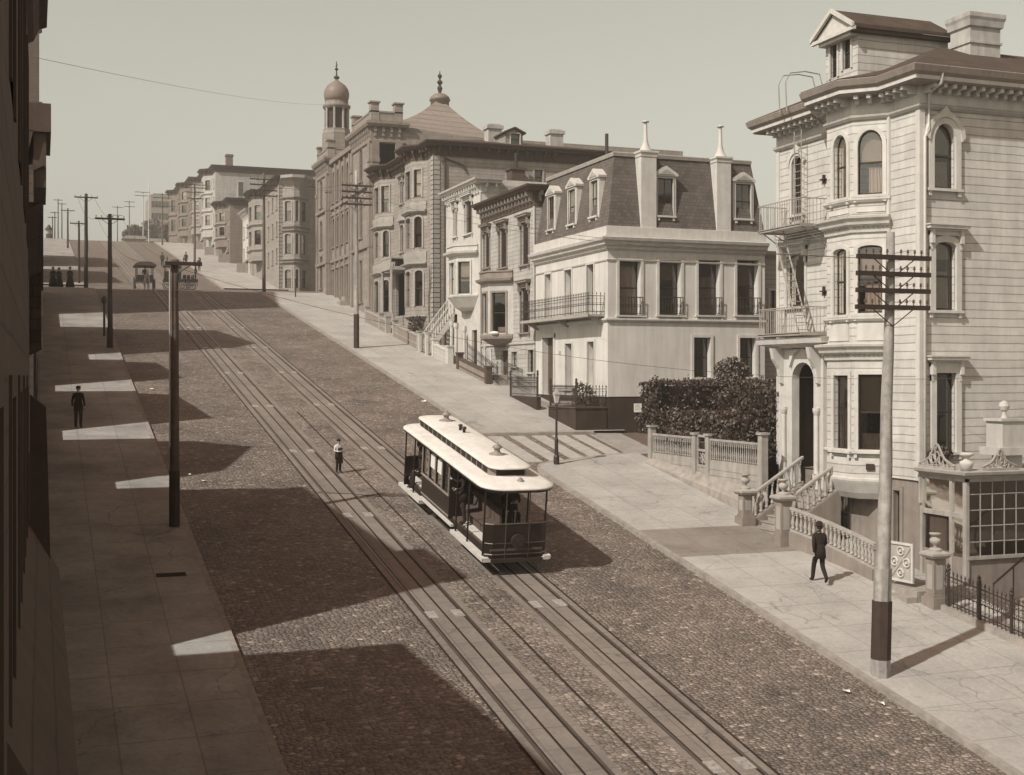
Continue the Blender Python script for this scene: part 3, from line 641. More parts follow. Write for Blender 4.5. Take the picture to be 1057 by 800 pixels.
    m.build('chimney','chimney_plaster',b)
    # porch
    XP=24.9; fp=ST(XP); pd=gr(fp,817,840,374,500,.55); z0=-3.85
    m=MB(); hole=(37.55,38.9,z0,pd[3],.6); wallface(m,fp,36.97,39.75,z0,1.0,[hole],depth=.3); wallface(m,SD(36.97),XP,X,z0,1.0); wallface(m,(0,39.75,1,0,0,1),XP,X,z0,1.0)
    po=m.build('porch','paint_white',b)
    for yc in (37.26,39.3):
        m=MB(); m.cb(XP-.14,XP-.005,yc-.16,yc+.16,z0,z0+.5); m.lathe((XP-.08,yc,z0+.5),[(.10,0),(.085,.1),(.075,2.0),(.10,2.05),(.13,2.15),(.13,2.25)],10); m.build('column','paint_white',po)
    m=MB(); m.sweep([(X,39.95),(XP-.1,39.95),(XP-.1,36.75),(X,36.75)],[(-.6,.98),(.1,.98),(.2,1.06),(.42,1.12),(.46,1.28),(.5,1.32),(-.3,1.36)]); m.poly([(X,39.95,1.3),(XP-.1,39.95,1.3),(XP-.1,36.75,1.3),(X,36.75,1.3)]); m.build('porch_roof','paint_white',po)
    m=MB()
    for yc in (37.2,39.5):
        m.prism((0,yc-.09,1,0,0,1),[(XP,-.3),(XP-.12,-.25),(XP-.2,.25),(XP-.42,.6),(XP-.5,.98),(XP,.98)],0,.18)
    m.prism(fp,[(37.56,.9),(37.56,.3),(37.8,.75),(38.2,.94)],.0,.12); m.prism(fp,[(38.9,.9),(38.9,.3),(38.65,.75),(38.3,.94)],.0,.12)
    m.build('scroll_bracket','paint_white',po)
    m=MB(); m.cb(XP-.1,X+1.3,36.98,39.74,z0-.12,z0); m.cb(X+1.2,X+1.3,37.0,39.7,z0,1.0); 
    m.build('porch_floor','wood_step',po)
    m=MB(); m.cb(X+.02,X+1.2,39.42,39.48,z0,.45); m.cb(X+.02,X+1.2,37.05,39.42,.40,.46); m.cb(X+.25,X+1.0,39.39,39.419,z0+.9,z0+3.4); m.build('vestibule_panel','paint_brown',po)
    m=MB(); m.box(ST(X+1.18),37.7,38.85,-.03,.02,z0+.0,z0+2.9); m.box(ST(X+1.18),37.8,38.2,.02,.04,z0+1.2,z0+2.6).box(ST(X+1.18),38.35,38.75,.02,.04,z0+1.2,z0+2.6); m.build('door','paint_brown',b)
    # balcony at the fire escape
    fe=thing('fire_escape','iron fire escape with two railed landings and a slanting ladder on the white corner house','fire escape',(24.3,38.9,1.5))
    for v in (0,1):
        zf=(FZ(800,345,24.3),FZ(800,236,24.3))[v]; xa,xb=24.3,X-.02; ya,yb=37.45,40.15
        m=MB()
        for k in range(13): m.cb(xa+(xb-xa)*k/12-.03,xa+(xb-xa)*k/12+.03,ya,yb,zf-.03,zf)
        m.cb(xa-.03,xa+.03,ya,yb,zf-.08,zf-.0); m.cb(xa,xb,ya-.03,ya+.03,zf-.081,zf+.001); m.cb(xa,xb,yb-.03,yb+.03,zf-.081,zf+.001)
        for y in (ya+.1,yb-.1): m.tube([(xa+.1,y,zf-.05),(xb,y,zf-.75)],.022,5); m.tube([(xa+.5,y,zf-.05),(xb,y,zf-.4)],.018,5)
        m.build('landing','iron_light',fe)
        rl=thing('railing',None,None); rl.parent=fe; rl.location=(0,0,0)
        for A,B,n in (((xa,ya,zf),(xa,yb,zf),18),((xa,ya,zf),(xb,ya,zf),8),((xa,yb,zf),(xb,yb,zf),8)):
            balrun(rl,A,B,.92,n,'iron_light',.013,False,.035,.035,name='bar')
    m=MB(); z1=FZ(800,345,24.3); z2=FZ(800,236,24.3)
    for x in (24.42,24.82): m.tube([(x,37.7,z1),(x,39.4,z2+.1)],.03,5)
    for k in range(15):
        t=(k+.5)/15; y=37.7+1.7*t; z=z1+(z2-z1)*t; m.cb(24.42,24.82,y-.06,y+.06,z-.012,z+.012)
    m.build('ladder','iron_light',fe)
    m=MB(); yl=FY(828,25.2)-.0
    for y in (yl,yl+.45): m.tube([(25.15,y,z2),(25.15,y,9.3),(24.55,y,9.3),(24.5,y,10.3),(24.7,y,10.65),(25.3,y,10.75),(25.9,y,10.7),(26.0,y,10.35)],.022,6)
    for k in range(16): m.tube([(25.15,yl,z2+.3+k*.25),(25.15,yl+.45,z2+.3+k*.25)],.014,5)
    m.build('roof_ladder','iron_light',fe)
    # awning hooks on wall
    for z in (FZ(846,190,25.4),FZ(846,305,25.4)):
        m=MB(); m.cb(X-.1,X-.0,37.72,37.78,z,z+.3); m.cb(X-.14,X-.02,37.6,37.9,z+.12,z+.16); m.build('wall_bracket','iron',b)
    return b
house_a()
# ---------------------------------------------------------------- stoop, balustrade, pillars in front of the corner house
def pillar(name,label,x,y,zb,h,w=.42,urn=True,mat='paint_tan',top='paint_grey',group=None):
    t=thing(name,label,'pillar',(x,y,zb),group)
    m=MB(); m.cb(x-w*.62,x+w*.62,y-w*.62,y+w*.62,zb-.6,zb+.28); m.cb(x-w*.5,x+w*.5,y-w*.5,y+w*.5,zb+.28,zb+.34); m.cb(x-w*.42,x+w*.42,y-w*.42,y+w*.42,zb+.34,zb+h-.12); m.build('shaft',mat,t)
    m=MB(); m.cb(x-w*.25,x+w*.25,y-w*.435,y-w*.42,zb+.5,zb+h-.3).cb(x-w*.435,x-w*.42,y-w*.25,y+w*.25,zb+.5,zb+h-.3); m.build('panel',top,t)
    m=MB(); m.sweep([(x-w*.42,y-w*.42),(x+w*.42,y-w*.42),(x+w*.42,y+w*.42),(x-w*.42,y+w*.42)],[(-.15,h-.14+zb),(.06,h-.12+zb),(.13,h-.04+zb),(.13,h+.02+zb),(-.15,h+.14+zb)],closed=True)
    m.lathe((x,y,zb+h+.08),[(.2,0),(.2,.04),(.1,.09)],12); m.build('cap',top,t)
    if urn:
        m=MB(); m.lathe((x,y,zb+h+.15),[(.07,0),(.05,.05),(.06,.08),(.13,.14),(.16,.2),(.15,.26),(.11,.29),(.08,.32),(.1,.36),(.17,.40),(.17,.43),(.06,.44)],14); m.build('urn',top,t,True)
    return t
st=thing('stoop_stairs','short wooden stoop with turned balusters leading to the arched porch of the white corner house','stairs',(23,37.2,-5.4))
x0,x1=22.95,24.95
for k in range(8):
    z=-5.35+.1875*(k+1); x=x0+(x1-x0)*k/8
    m=MB(); m.cb(x,x+.27,36.2,38.2,z-.04,z); m.cb(x+.03,x1+.0,36.22,38.18,z-.6,z-.04); m.build('step','wood_step',st)
for y in (36.1,38.3):
    balrun(st,(22.95,y,-4.98),(24.95,y,-3.75),.95,9,'paint_grey',.06)
    m=MB(); m.hexa([(22.95,y-.07,-6.2),(24.95,y-.07,-6.2),(24.95,y+.07,-6.2),(22.95,y+.07,-6.2),(22.95,y-.07,-4.98),(24.95,y-.07,-3.75),(24.95,y+.07,-3.75),(22.95,y+.07,-4.98)]); m.build('stringer','paint_tan',st)
pillar('stoop_pillar','grey pillar with urn on the uphill side of the short stoop, beside the garden','pillar' and 22.73,38.42,g(38.4)+.13,1.15)
pillar('stoop_pillar','grey pillar with urn where the stoop meets the long curved balustrade',22.73,36.02,g(36)+.13,1.55,.46)
bl=thing('balustrade','long sloping balustrade of turned balusters in front of the white corner house','balustrade',(23.2,33.8,g(33.8)))
path=[(22.85,35.75),(23.05,35.1),(23.25,34.2),(23.4,33.1),(23.45,32.1)]
zt=lambda y: g(y)+.13+.18*(y-32)/4
for k,(a,c) in enumerate(zip(path,path[1:])):
    n=max(3,int(math.dist(a,c)/.165)); balrun(bl,(a[0],a[1],zt(a[1])+.34),(c[0],c[1],zt(c[1])+.34),.78,n,'paint_grey',.062)
    m=MB(); beam(m,(a[0],a[1],zt(a[1])-.4),(c[0],c[1],zt(c[1])-.4),.22,.74); m.build('base_wall','paint_tan',bl)
m=MB(); m.cb(23.36,23.6,31.75,32.05,g(32)-.3,g(32)+1.1); m.cb(23.32,23.64,31.71,32.09,g(32)+1.1,g(32)+1.2); m.build('end_post','paint_tan',bl)
# ornate panel gate
def ring(m,c,r,t,n=18,f=None):
    pts=[P(f,c[0]+r*math.cos(2*math.pi*k/n),0,c[1]+r*math.sin(2*math.pi*k/n)) for k in range(n+1)]; m.tube(pts,t,5,caps=False)
gt=thing('panel_gate','square wooden panel gate with rings and a diagonal bar beside the telegraph pole','gate',(23.6,31.0,g(31)+.13))
f=SG((23.62,31.72),(23.75,30.72)); zb=g(31.2)+.38
m=MB(); m.box(f,0,1,-.06,-.02,zb,zb+1.15); m.build('panel','paint_grey',gt)
m=MB(); m.box(f,0,1,-.02,.02,zb,zb+.07).box(f,0,1,-.02,.02,zb+1.08,zb+1.15).box(f,0,.07,-.021,.021,zb+.07,zb+1.08).box(f,.93,1,-.021,.021,zb+.07,zb+1.08); m.tube([P(f,.08,.0,zb+.08),P(f,.92,.0,zb+1.07)],.035,4)
for c in ((.5,.9),(.26,.57),(.74,.57),(.5,.25)): ring(m,(c[0],zb+c[1]),.12,.028,16,f); m.lathe(P(f,c[0],0,zb+c[1]),[(.05,-.03),(.05,.03)],8)
m.build('frame','paint_white',gt)
m=MB(); m.cb(23.4,25.4,30.1,31.75,g(30)-.5,g(31)+.30); m.cb(23.05,23.42,30.1,31.9,g(30)-.5,g(31)+.14)
solo(m,'entrance_step','wood_step','low wooden entrance step between the panel gate and the urn pillar','step',(23.6,31,g(31)))
pillar('gate_pillar','tall grey pillar with urn by the iron fence at the glazed entrance',23.75,29.75,g(29.75)+.13,1.5,.44)
# conservatory
def conservatory():
    X=25.5; Y0=FY(997,X); Y1=32.6; b=thing('conservatory','glazed conservatory with scrolled roof cresting against the side of the white corner house','conservatory',(X,Y0,g(30)))
    fs=ST(X); fd=SD(Y0); zt=FZ(975,490,X)-.05; zs=SZ(1020,575,Y0); zb=g(30)-.8; XR=33.5
    dz=FZ(966,529,X); d0,d1=FY(976,X),FY(957,X)
    m=MB(); wallface(m,fs,Y0,Y1,-9,zs+.1,[(d0,d1,zb+.9,zs+.1)],depth=.1); wallface(m,fd,X,XR,-9,zs); m.build('base_wall','paint_tan',b)
    m=MB()
    for a0,a1 in ((Y0-.06,Y0+.1),(FY(982,X)-.06,FY(982,X)+.06),(Y1-.12,Y1+.0)): m.box(fs,a0,a1,-.06,.05,zb+.5,zt)
    m.box(fs,Y0,Y1,-.05,.04,FZ(966,531,X),FZ(966,526,X)); m.box(fs,Y0,Y1,-.05,.06,zt-.1,zt); m.box(fd,X-.05,XR,-.05,.06,zt-.1,zt); m.box(fd,X,XR,-.05,.08,zs-.05,zs+.05); m.box(fd,X+2.6,X+2.72,-.05,.03,zs,zt); m.box(fd,X+5.2,X+5.32,-.05,.03,zs,zt)
    m.box(fs,Y1-.1,Y1-.02,.05,.12,zt-.9,zt-.1)
    m.build('post','paint_faded',b)
    m=MB()
    for k in range(1,16): 
        x=X+.06+k*.44; m.box(fd,x-.014,x+.014,-.02,.015,zs+.05,zt-.1)
    for k in range(1,5):
        z=zs+(zt-zs)*k/5; m.box(fd,X+.05,XR,-.02,.014,z-.014,z+.014)
    m.build('glazing_bar','paint_grey',b)
    MB().poly([P(fd,X+.05,0,zs),P(fd,XR,0,zs),P(fd,XR,0,zt-.08),P(fd,X+.05,0,zt-.08)]).poly([P(fs,Y0+.05,0,zs),P(fs,FY(982,X),0,zs),P(fs,FY(982,X),0,zt-.08),P(fs,Y0+.05,0,zt-.08)]).poly([P(fs,FY(982,X),0,dz),P(fs,Y1,0,dz),P(fs,Y1,0,zt-.08),P(fs,FY(982,X),0,zt-.08)]).build('pane','glass',b)
    m=MB(); m.box(fs,d0+.05,d1-.03,-.12,-.06,zb+.5,dz-.05); m.build('door','paint_brown',b)
    m=MB(); m.sweep([(X,Y1),(X,Y0),(XR,Y0)],[(-.1,zt),(.08,zt),(.12,zt+.06),(.28,zt+.12),(.3,zt+.2),(-.1,zt+.26)]); m.poly([(X,Y0,zt+.22),(XR,Y0,zt+.22),(XR,Y1,zt+.3),(X,Y1,zt+.3)]); r=m.build('roof','paint_grey',b)
    zr=zt+.24
    def scroll(f,a0,a1,h):
        m=MB(); c=(a0+a1)/2; n=24
        outl=[(a0+(a1-a0)*k/n, zr+.1+h*(.30*math.sin(math.pi*k/n)+.7*math.exp(-((k/n-.5)/.15)**2))) for k in range(n+1)]
        m.tube([P(f,a,.12,z) for a,z in outl],.035,5); m.box(f,a0,a1,.08,.16,zr-.02,zr+.05)
        for k in range(9):
            t=(k+.5)/9; a=a0+(a1-a0)*t; zz=zr+.1+h*(.30*math.sin(math.pi*t)+.7*math.exp(-((t-.5)/.15)**2)); r_=min(.13,(zz-zr)*.42)
            ff=(f[0]+f[4]*.12,f[1]+f[5]*.12)+tuple(f[2:]); ring(m,(a,zr+(zz-zr)*.5),r_,.024,12,ff); 
            if k<8: m.tube([P(f,a,.12,zr),P(f,a+(a1-a0)/18,.12,zr+(zz-zr)*.9)],.02,4)
        return m.build('cresting','paint_faded',b)
    scroll(fs,Y0+.35,Y1-.05,.62); scroll(fd,X+.45,X+1.75,.5); scroll(fd,X+2.2,X+3.4,.45)
    m=MB(); m.lathe((X+.05,Y0+.05,zr),[(.17,0),(.17,.12),(.2,.16),(.2,.26),(.1,.3),(.07,.36),(.1,.4),(.19,.44),(.21,.5),(.17,.52)],14); m.build('urn','paint_white',b,True)
    xx=SX(1036,Y0+.3); m=MB(); m.cb(xx-.5,xx+.7,Y0-.1,Y0+.8,SZ(1036,470,Y0),SZ(1036,462,Y0)); m.cb(xx-.32,xx+.5,Y0+.0,Y0+.7,SZ(1036,462,Y0),SZ(1036,435,Y0)); m.cb(xx-.4,xx+.6,Y0-.05,Y0+.75,SZ(1036,435,Y0),SZ(1036,432,Y0)); m.cb(xx-.2,xx+.5,Y0+.1,Y0+.6,zr,SZ(1036,470,Y0)); m.lathe((xx,Y0+.3,SZ(1036,432,Y0)),[(.1,0),(.07,.1),(.07,.22)],10); m.lathe((xx,Y0+.3,SZ(1036,432,Y0)+.36),[(.02,-.17),(.12,-.12),(.17,0),(.12,.12),(.02,.17)],12); m.build('ball_pedestal','paint_cream',b)
    # potted plant
    p=thing('potted_plant','dark leafy pot plant on the conservatory roof below the side window','plant',(X+.6,Y0+1.9,zr)); leafblob(p,(X+.6,Y0+1.9,zr+.35),(.45,.3,.28),260,.07,'leaf_b'); m=MB(); m.lathe((X+.6,Y0+1.9,zr),[(.1,0),(.14,.2)],10); m.build('pot','paint_brown',p)
def leafblob(par,c,r,n,s,mat='leaf_a',name='foliage',lower=True,fn=None):
    m=MB(); k=0; 
    while k<n:
        x,y,z=[random.uniform(-1,1) for _ in range(3)]; d=x*x+y*y+z*z
        if fn is None and (d>1 or d<.12): continue
        p=Vector((c[0]+x*r[0],c[1]+y*r[1],c[2]+z*r[2])) if fn is None else fn()
        k+=1; q=Vector((random.gauss(0,1),random.gauss(0,1),random.gauss(0,.7))).normalized(); t=q.orthogonal().normalized(); t=Matrix.Rotation(random.uniform(0,6.28),3,q)@t; e=q.cross(t); ss=s*random.uniform(.6,1.4)
        m.poly([p-t*ss,p-e*ss*.5,p+t*ss,p+e*ss*.5],random.choice((0,0,1,2)))
    return m.build(name,[mat,'leaf_b' if mat!='leaf_b' else 'leaf_a','leaf_c'],par,recalc=False)
conservatory()
# iron fence, curb wall and steps at right edge
t=thing('iron_fence','low ornate dark iron fence on a pale stone kerb at the right edge','fence',(24.2,28.6,g(28.6)))
m=MB(); beam(m,(23.75,29.35,g(29.35)-.3),(24.1,26.0,g(26.0)-.3),.3,.62); m.build('stone_base','curb_stone',t)
def ironrun(t,A,B,h,n,r=.014,curl=True,mat='iron'):
    A=Vector(A);B=Vector(B); m=MB(); beam(m,A,B,.03,.03,up=h*.86); beam(m,A,B,.03,.03,up=h*.12); beam(m,A,B,.025,.025,up=h*.45); m.build('rail',mat,t)
    q=MB(); d=(B-A).normalized()
    q.tube([(0,0,0),(0,0,h*.95)],r,5); q.lathe((0,0,h*.95),[(r*.8,0),(r*2.4,.04),(r*.4,.12)],6)
    if curl:
        for s in (-1,1):
            pts=[Vector((0,0,h*.5))+d*s*(.035+.03*math.cos(k*.7))*(1)+Vector((0,0,.07*math.sin(k*.7))) for k in range(8)]; q.tube(pts,r*.7,4)
            pts=[Vector((0,0,h*.72))+d*s*(.03+.03*math.cos(k*.7))+Vector((0,0,.05*math.sin(k*.7))) for k in range(8)]; q.tube(pts,r*.7,4)
    me=bpy.data.meshes.new('picket'); me.from_pydata(q.v,[],q.f); me.materials.append(MATS[mat]); L=parent_loc(t)
    for k in range(n+1):
        p=A.lerp(B,k/n)-L; o=bpy.data.objects.new('picket',me); COL.objects.link(o); o.parent=t; o.location=p
ironrun(t,(23.75,29.3,g(29.3)+.32),(24.08,26.2,g(26.2)+.32),.95,22)
for y,x in ((29.2,23.76),(28.1,23.88),(27.0,24.0)):
    m=MB(); m.tube([(x,y,g(y)+.3),(x,y,g(y)+1.3)],.045,8); m.lathe((x,y,g(y)+1.3),[(.05,0),(.07,.05),(.04,.1),(.06,.15),(.01,.22)],8); m.build('post','iron',t)
t=thing('side_steps','worn steps climbing past the conservatory behind the iron fence','stairs',(26,28,g(28)))
for k in range(9):
    x=25.2+k*.3; z=g(28)+.3+k*.19; m=MB(); m.cb(x,x+.34,26.6,28.9,z-.05,z); m.cb(x+.03,x+3,26.65,28.85,z-.25,z-.05); m.build('step','wood_step',t)
m=MB(); m.tube([(25.1,28.95,g(28)+1.1),(27.9,28.95,g(28)+2.9)],.03,6)
for k in range(5): m.tube([(25.1+k*.7,28.95,g(28)+.2+k*.45),(25.1+k*.7,28.95,g(28)+1.1+k*.45)],.02,5)
m.build('handrail','iron',t)
# ================================================================= MANSARD HOUSE
def house_c():
    X=24.75;Y0=54.2;Y1=63.45;XR=SX(789,Y0); fs=ST(X);fd=SD(Y0); ZT=FZ(627,247,X)
    b=thing('mansard_house','pale stucco house with dark slate mansard roof, two tall capped chimneys and iron balcony','house',(X,Y0,g(54)))
    zbase=FZ(627,409.5,X)
    uw=[gr(fd,a,c,268.5,325) for a,c in ((638.6,661),(679.8,702.5),(720.2,742.5),(760,782))]
    lw=[gr(fd,715.4,732.7,348.4,389.5),gr(fd,762.8,779.3,348.8,389)]
    zfl=FZ(605,326.5,X)
    su=[gr(fs,562.8,568.8,283,327),gr(fs,583,590,278.5,326),gr(fs,605.6,613,273,325)]
    su=[(h[0],h[1],zfl+.15,h[3],0) for h in su]
    sl=[gr(fs,583.7,590.5,354.7,401),gr(fs,606.4,613.3,352.7,402)]; dr=gr(fs,560.5,571.5,348.5,407)
    m=MB(); wallface(m,fs,Y0,Y1,zbase,ZT,su+sl+[dr],depth=.32); wallface(m,fd,X,XR,zbase,ZT,uw+lw,depth=.42)
    wallface(m,(0,Y1,1,0,0,1),X,XR,zbase,ZT); wallface(m,(XR,0,0,1,1,0),Y0,Y1,zbase-3,ZT); m.build('wall','stucco',b)
    m=MB(); wallface(m,ST(X+.03),Y0+.03,Y1,-6,zbase,[(dr[0],dr[1],dr[2],zbase)],depth=.3); wallface(m,SD(Y0+.03),X+.03,XR,-6,zbase); m.build('basement_wall','base_dark',b)
    for i,h in enumerate(uw):
        w=window(b,fd,h,cw=.13,proud=.05,mat='paint_white',depth=.38,bars=1,blind=(.0,.35,.0,.45)[i],curtain=((.05,.95,.9),None,(.1,.9,.7),None)[i],sill=True)
        # small iron guard in front of each tall window
        gm=MB(); gm.box(fd,h[0]-.05,h[1]+.05,.14,.17,h[2]+.8,h[2]+.84); gm.box(fd,h[0]-.05,h[1]+.05,.14,.17,h[2]+.03,h[2]+.06)
        for k in range(9):
            a=h[0]-.03+(h[1]-h[0]+.06)*k/8; gm.box(fd,a-.012,a+.012,.142,.168,h[2]+.03,h[2]+.84)
            if k<8: ring(gm,(a+.07,h[2]+.42),.06,.01,8,(fd[0]+fd[4]*.155,fd[1]+fd[5]*.155)+tuple(fd[2:]))
        gm.build('window_guard','iron',w)
    for h in lw: window(b,fd,h,cw=.14,mat='paint_white',depth=.3,bars=3)
    for h in su: window(b,fs,h,cw=.1,mat='paint_white',depth=.28,bars=2,sill=False)
    for h in sl: window(b,fs,h,cw=.1,mat='paint_white',depth=.28,bars=2,curtain=(.1,.9,.9))
    m=MB(); m.box(fs,dr[0],dr[1],-.3,-.26,dr[2],dr[3]); m.build('door','paint_brown',b)
    m=MB(); m.box(fs,dr[0]-.16,dr[0],-.01,.07,dr[2],dr[3]+.16).box(fs,dr[1],dr[1]+.16,-.01,.07,dr[2],dr[3]+.16).box(fs,dr[0]-.16,dr[1]+.16,-.012,.075,dr[3],dr[3]+.2); m.build('door_frame','paint_white',b)
    m=MB(); m.box(fs,FY(577.5,X)-.12,FY(577.5,X)+.12,.0,.02,FZ(577,366,X),FZ(577,362.5,X)); m.build('number_plate','paint_grey',b)
    pa=[(X,Y1),(X,Y0),(XR,Y0)]
    m=MB(); zc=FZ(627,332,X); m.sweep(pa,[(0,zc),(.05,zc),(.13,zc+.09),(.13,zc+.16),(0,zc+.19)]); m.build('string_course','paint_white',b)
    m=MB(); zt=ZT; m.sweep(pa,[(-.3,zt-.5),(.03,zt-.5),(.06,zt-.45),(.12,zt-.42),(.12,zt-.32),(.28,zt-.24),(.3,zt-.12),(.42,zt-.05),(.46,zt+.08),(.3,zt+.12),(.3,zt+.16),(.12,zt+.18),(.12,zt+.62),(.04,zt+.64),(-.3,zt+.66)]); m.sweep(pa,[(0,zt-1.0),(.05,zt-.98),(.07,zt-.92),(0,zt-.9)]); m.build('cornice','paint_white',b)
    # mansard
    zb=zt+.6; zr=FZ(635,159,X+.6); s=.62
    o=[(X-.0,Y0-.0),(XR,Y0),(XR,Y1),(X,Y1)]; i_=[(X+s,Y0+s),(XR-s*.7,Y0+s),(XR-s*.7,Y1-s*.2),(X+s,Y1-s*.2)]
    m=MB()
    for k in range(4):
        k2=(k+1)%4; m.poly([o[k]+(zb,),o[k2]+(zb,),i_[k2]+(zr,),i_[k]+(zr,)])
    m.poly([p+(zr,) for p in i_]); rf=m.build('mansard_roof','slate',b)
    m=MB(); m.sweep([i_[3],i_[0],i_[1]],[(-.1,zr-.02),(.08,zr-.06),(.12,zr+.1),(.06,zr+.14),(-.1,zr+.14)]); m.build('roof_edge','paint_grey',rf)
    # dormers
    def dorm(f,h,name='dormer'):
        a0,a1,z0,z1=h[:4]; m=MB(); w=.14
        wallface(m,f,a0-w,a1+w,z0-.15,z1+.1,[(a0,a1,z0,z1)],depth=.12,w=.02)
        for a in (a0-w,a1+w):
            m.poly([P(f,a,.02,z0-.15),P(f,a,-.75,z0-.15),P(f,a,-.75,z1+.1),P(f,a,.02,z1+.1)])
        d=m.build(name,'paint_white',b)
        c=(a0+a1)/2; m=MB(); m.prism(f,[(a0-w-.08,z1+.1),(a1+w+.08,z1+.1),(a1+w+.1,z1+.2),(c+.12,z1+.52),(c,z1+.58),(c-.12,z1+.52),(a0-w-.1,z1+.2)],-.95,.1); m.build('pediment','paint_white',d)
        q=MB(); q.prism(f,[(a0-.02,z1+.17),(a1+.02,z1+.17),(c,z1+.42)],.1,.13); q.build('pediment_relief','paint_grey',d)
        window(d,f,(a0,a1,z0,z1),cw=.03,depth=.1,w=.02,bars=2,curtain=(.1,.9,.6),proud=.03)
    fin=SD(Y0+.12); fsn=ST(X+.12)
    for q in ((678.3,694.5,184,222.5),(758.5,774.5,190,225.5)): dorm(fin,gr(fin,*q))
    for q in ((565.6,572,203,236.5),(586.6,593.8,195.5,231),(609.7,617,186.5,223)): dorm(fsn,gr(fsn,*q))
    # chimneys
    for u0,u1,vt,vs in ((660.8,676.5,157,124.5),(739,753.4,163,129.5)):
        x0,x1=SX(u0,Y0),SX(u1,Y0); zc=SZ((u0+u1)/2,vt,Y0); zs=SZ((u0+u1)/2,vs,Y0); xm=(x0+x1)/2; ym=Y0+.3
        m=MB(); m.cb(x0,x1,Y0-.06,Y0+.72,zt+.2,zc); pc=[(x0,Y0-.06),(x1,Y0-.06),(x1,Y0+.72),(x0,Y0+.72)]
        m.sweep(pc,[(-.1,zc-.25),(.03,zc-.22),(.04,zc-.1),(.09,zc-.03),(.09,zc+.05),(-.2,zc+.1)],closed=True); c=m.build('chimney','paint_white',b)
        m=MB(); m.lathe((xm,ym,zc+.05),[(.36,0),(.3,.06),(.17,.3),(.1,.6),(.075,zs-zc-.15),(.075,zs-zc-.1)],14); m.lathe((xm,ym,zs-.03),[(.17,0),(.17,.05),(.03,.1)],12); m.build('chimney_pot','paint_white',c,True)
    # balcony
    fl=(FY(621.5,X-.0),FY(543.5,X-.9)); xa=X-.85; ya=Y0+.35; yb=Y1-.1; z=zfl
    m=MB(); m.cb(xa,X,ya,yb,z-.1,z); m.cb(xa-.04,xa,ya-.04,yb+.04,z-.12,z+.02)
    for y in (ya+.3,(ya+yb)/2,yb-.3): m.prism((0,y-.04,1,0,0,1),[(X,z-.1),(xa+.1,z-.1),(X,z-.5)],0,.08)
    bc=m.build('balcony','paint_grey',b)
    ironrun(bc,(xa+.03,ya,z),(xa+.03,yb,z),.98,44,.013); ironrun(bc,(xa+.03,ya,z),(X,ya,z),.98,4,.013)
    return b
house_c()
t=thing('area_fence','dark ornate iron fence on the basement wall in front of the mansard house','fence',(23.2,58,g(58)))
zt=FZ(593.6,421.5,23.2)
m=MB(); m.hexa([(23.15,54.25,-6),(23.4,54.25,-6),(23.4,57.6,-6),(23.15,57.6,-6),(23.15,54.25,zt),(23.4,54.25,zt),(23.4,57.6,zt),(23.15,57.6,zt)]); m.cb(23.4,24.72,54.25,54.5,-6,zt-.001)
m.cb(23.15,24.7,57.6,57.62,-6,zt+.002)
z2=g(60)+.35; m.cb(23.15,23.38,59.2,63.2,g(59)-1,zt+.45)
m.build('wall','base_dark',t)
m=MB(); m.cb(23.1,24.7,54.2,57.65,zt,zt+.06); m.build('coping','paint_brown',t)
ironrun(t,(23.2,54.3,zt+.06),(23.2,57.5,zt+.06),.95,22,.014); ironrun(t,(23.2,54.3,zt+.06),(24.7,54.3,zt+.06),.95,9,.014); ironrun(t,(23.2,59.2,zt+.45),(23.2,63.1,zt+.45),.95,24,.014)
for y,z in ((54.3,zt),(57.5,zt),(59.2,zt+.4),(63.1,zt+.4)):
    m=MB(); m.tube([(23.2,y,z),(23.2,y,z+1.15)],.05,8); m.lathe((23.2,y,z+1.15),[(.05,0),(.08,.05),(.04,.1),(.07,.17),(.01,.26)],8); m.build('post','iron',t)
t=thing('door_steps','steps up to the doorway of the mansard house','stairs',(23.9,58.5,g(58.4)))
for k in range(4):
    m=MB(); m.cb(23.3+k*.36,24.72,57.7,59.15,g(58)+.1+.17*k-.3,g(58)+.1+.17*(k+1)); m.build('step','curb_stone',t)
p=thing('shrub','small leafy shrub behind the iron fence in front of the mansard house','shrub',(24.2,55.9,zt)); leafblob(p,(24.15,55.8,zt+.65),(.45,.9,.6),420,.07); m=MB(); m.tube([(24.15,55.8,zt-.3),(24.15,55.8,zt+.5)],.03,5); m.build('stem','bark',p)
m=MB(); fd=SD(54.2); h=gr(fd,653.5,661.5,416.5,425.5); m.box(fd,h[0],h[1],.035,.05,h[2],h[3])
for k in range(4): m.box(fd,h[0]+.05,h[1]-.05-.06*(k%2),.05,.052,h[3]-.08-k*.07,h[3]-.06-k*.07,1)
o=solo(m,'poster',['paper','paint_grey'],'small torn white poster on the dark base wall of the mansard house','poster',(27,54.2,-1))
# back wing between the mansard house and the corner house
b=thing('rear_house','pale clapboard house partly hidden between the mansard house and the corner house','house',(33.8,50,g(50)))
fd=SD(55.0); x0=SX(790,54.2)+.1; h=gr(fd,794,800,300,330); m=MB(); zt=SZ(795,262,55.0); wallface(m,fd,x0,46,-7,zt,[h]); wallface(m,ST(x0),55,62,-7,zt); wallface(m,(0,62,1,0,0,1),x0,46,-7,zt); wallface(m,(46,0,0,1,1,0),55,62,-7,zt); m.build('wall','clap_cream',b); window(b,fd,h)
m=MB(); m.sweep([(x0,62),(x0,55),(46,55)],[(-.1,zt-.3),(.1,zt-.2),(.3,zt),(.3,zt+.1),(-.1,zt+.15)]); m.poly([(x0,62,zt+.1),(x0,55,zt+.1),(46,55,zt+.1),(46,62,zt+.1)]); m.build('roof','paint_grey',b)
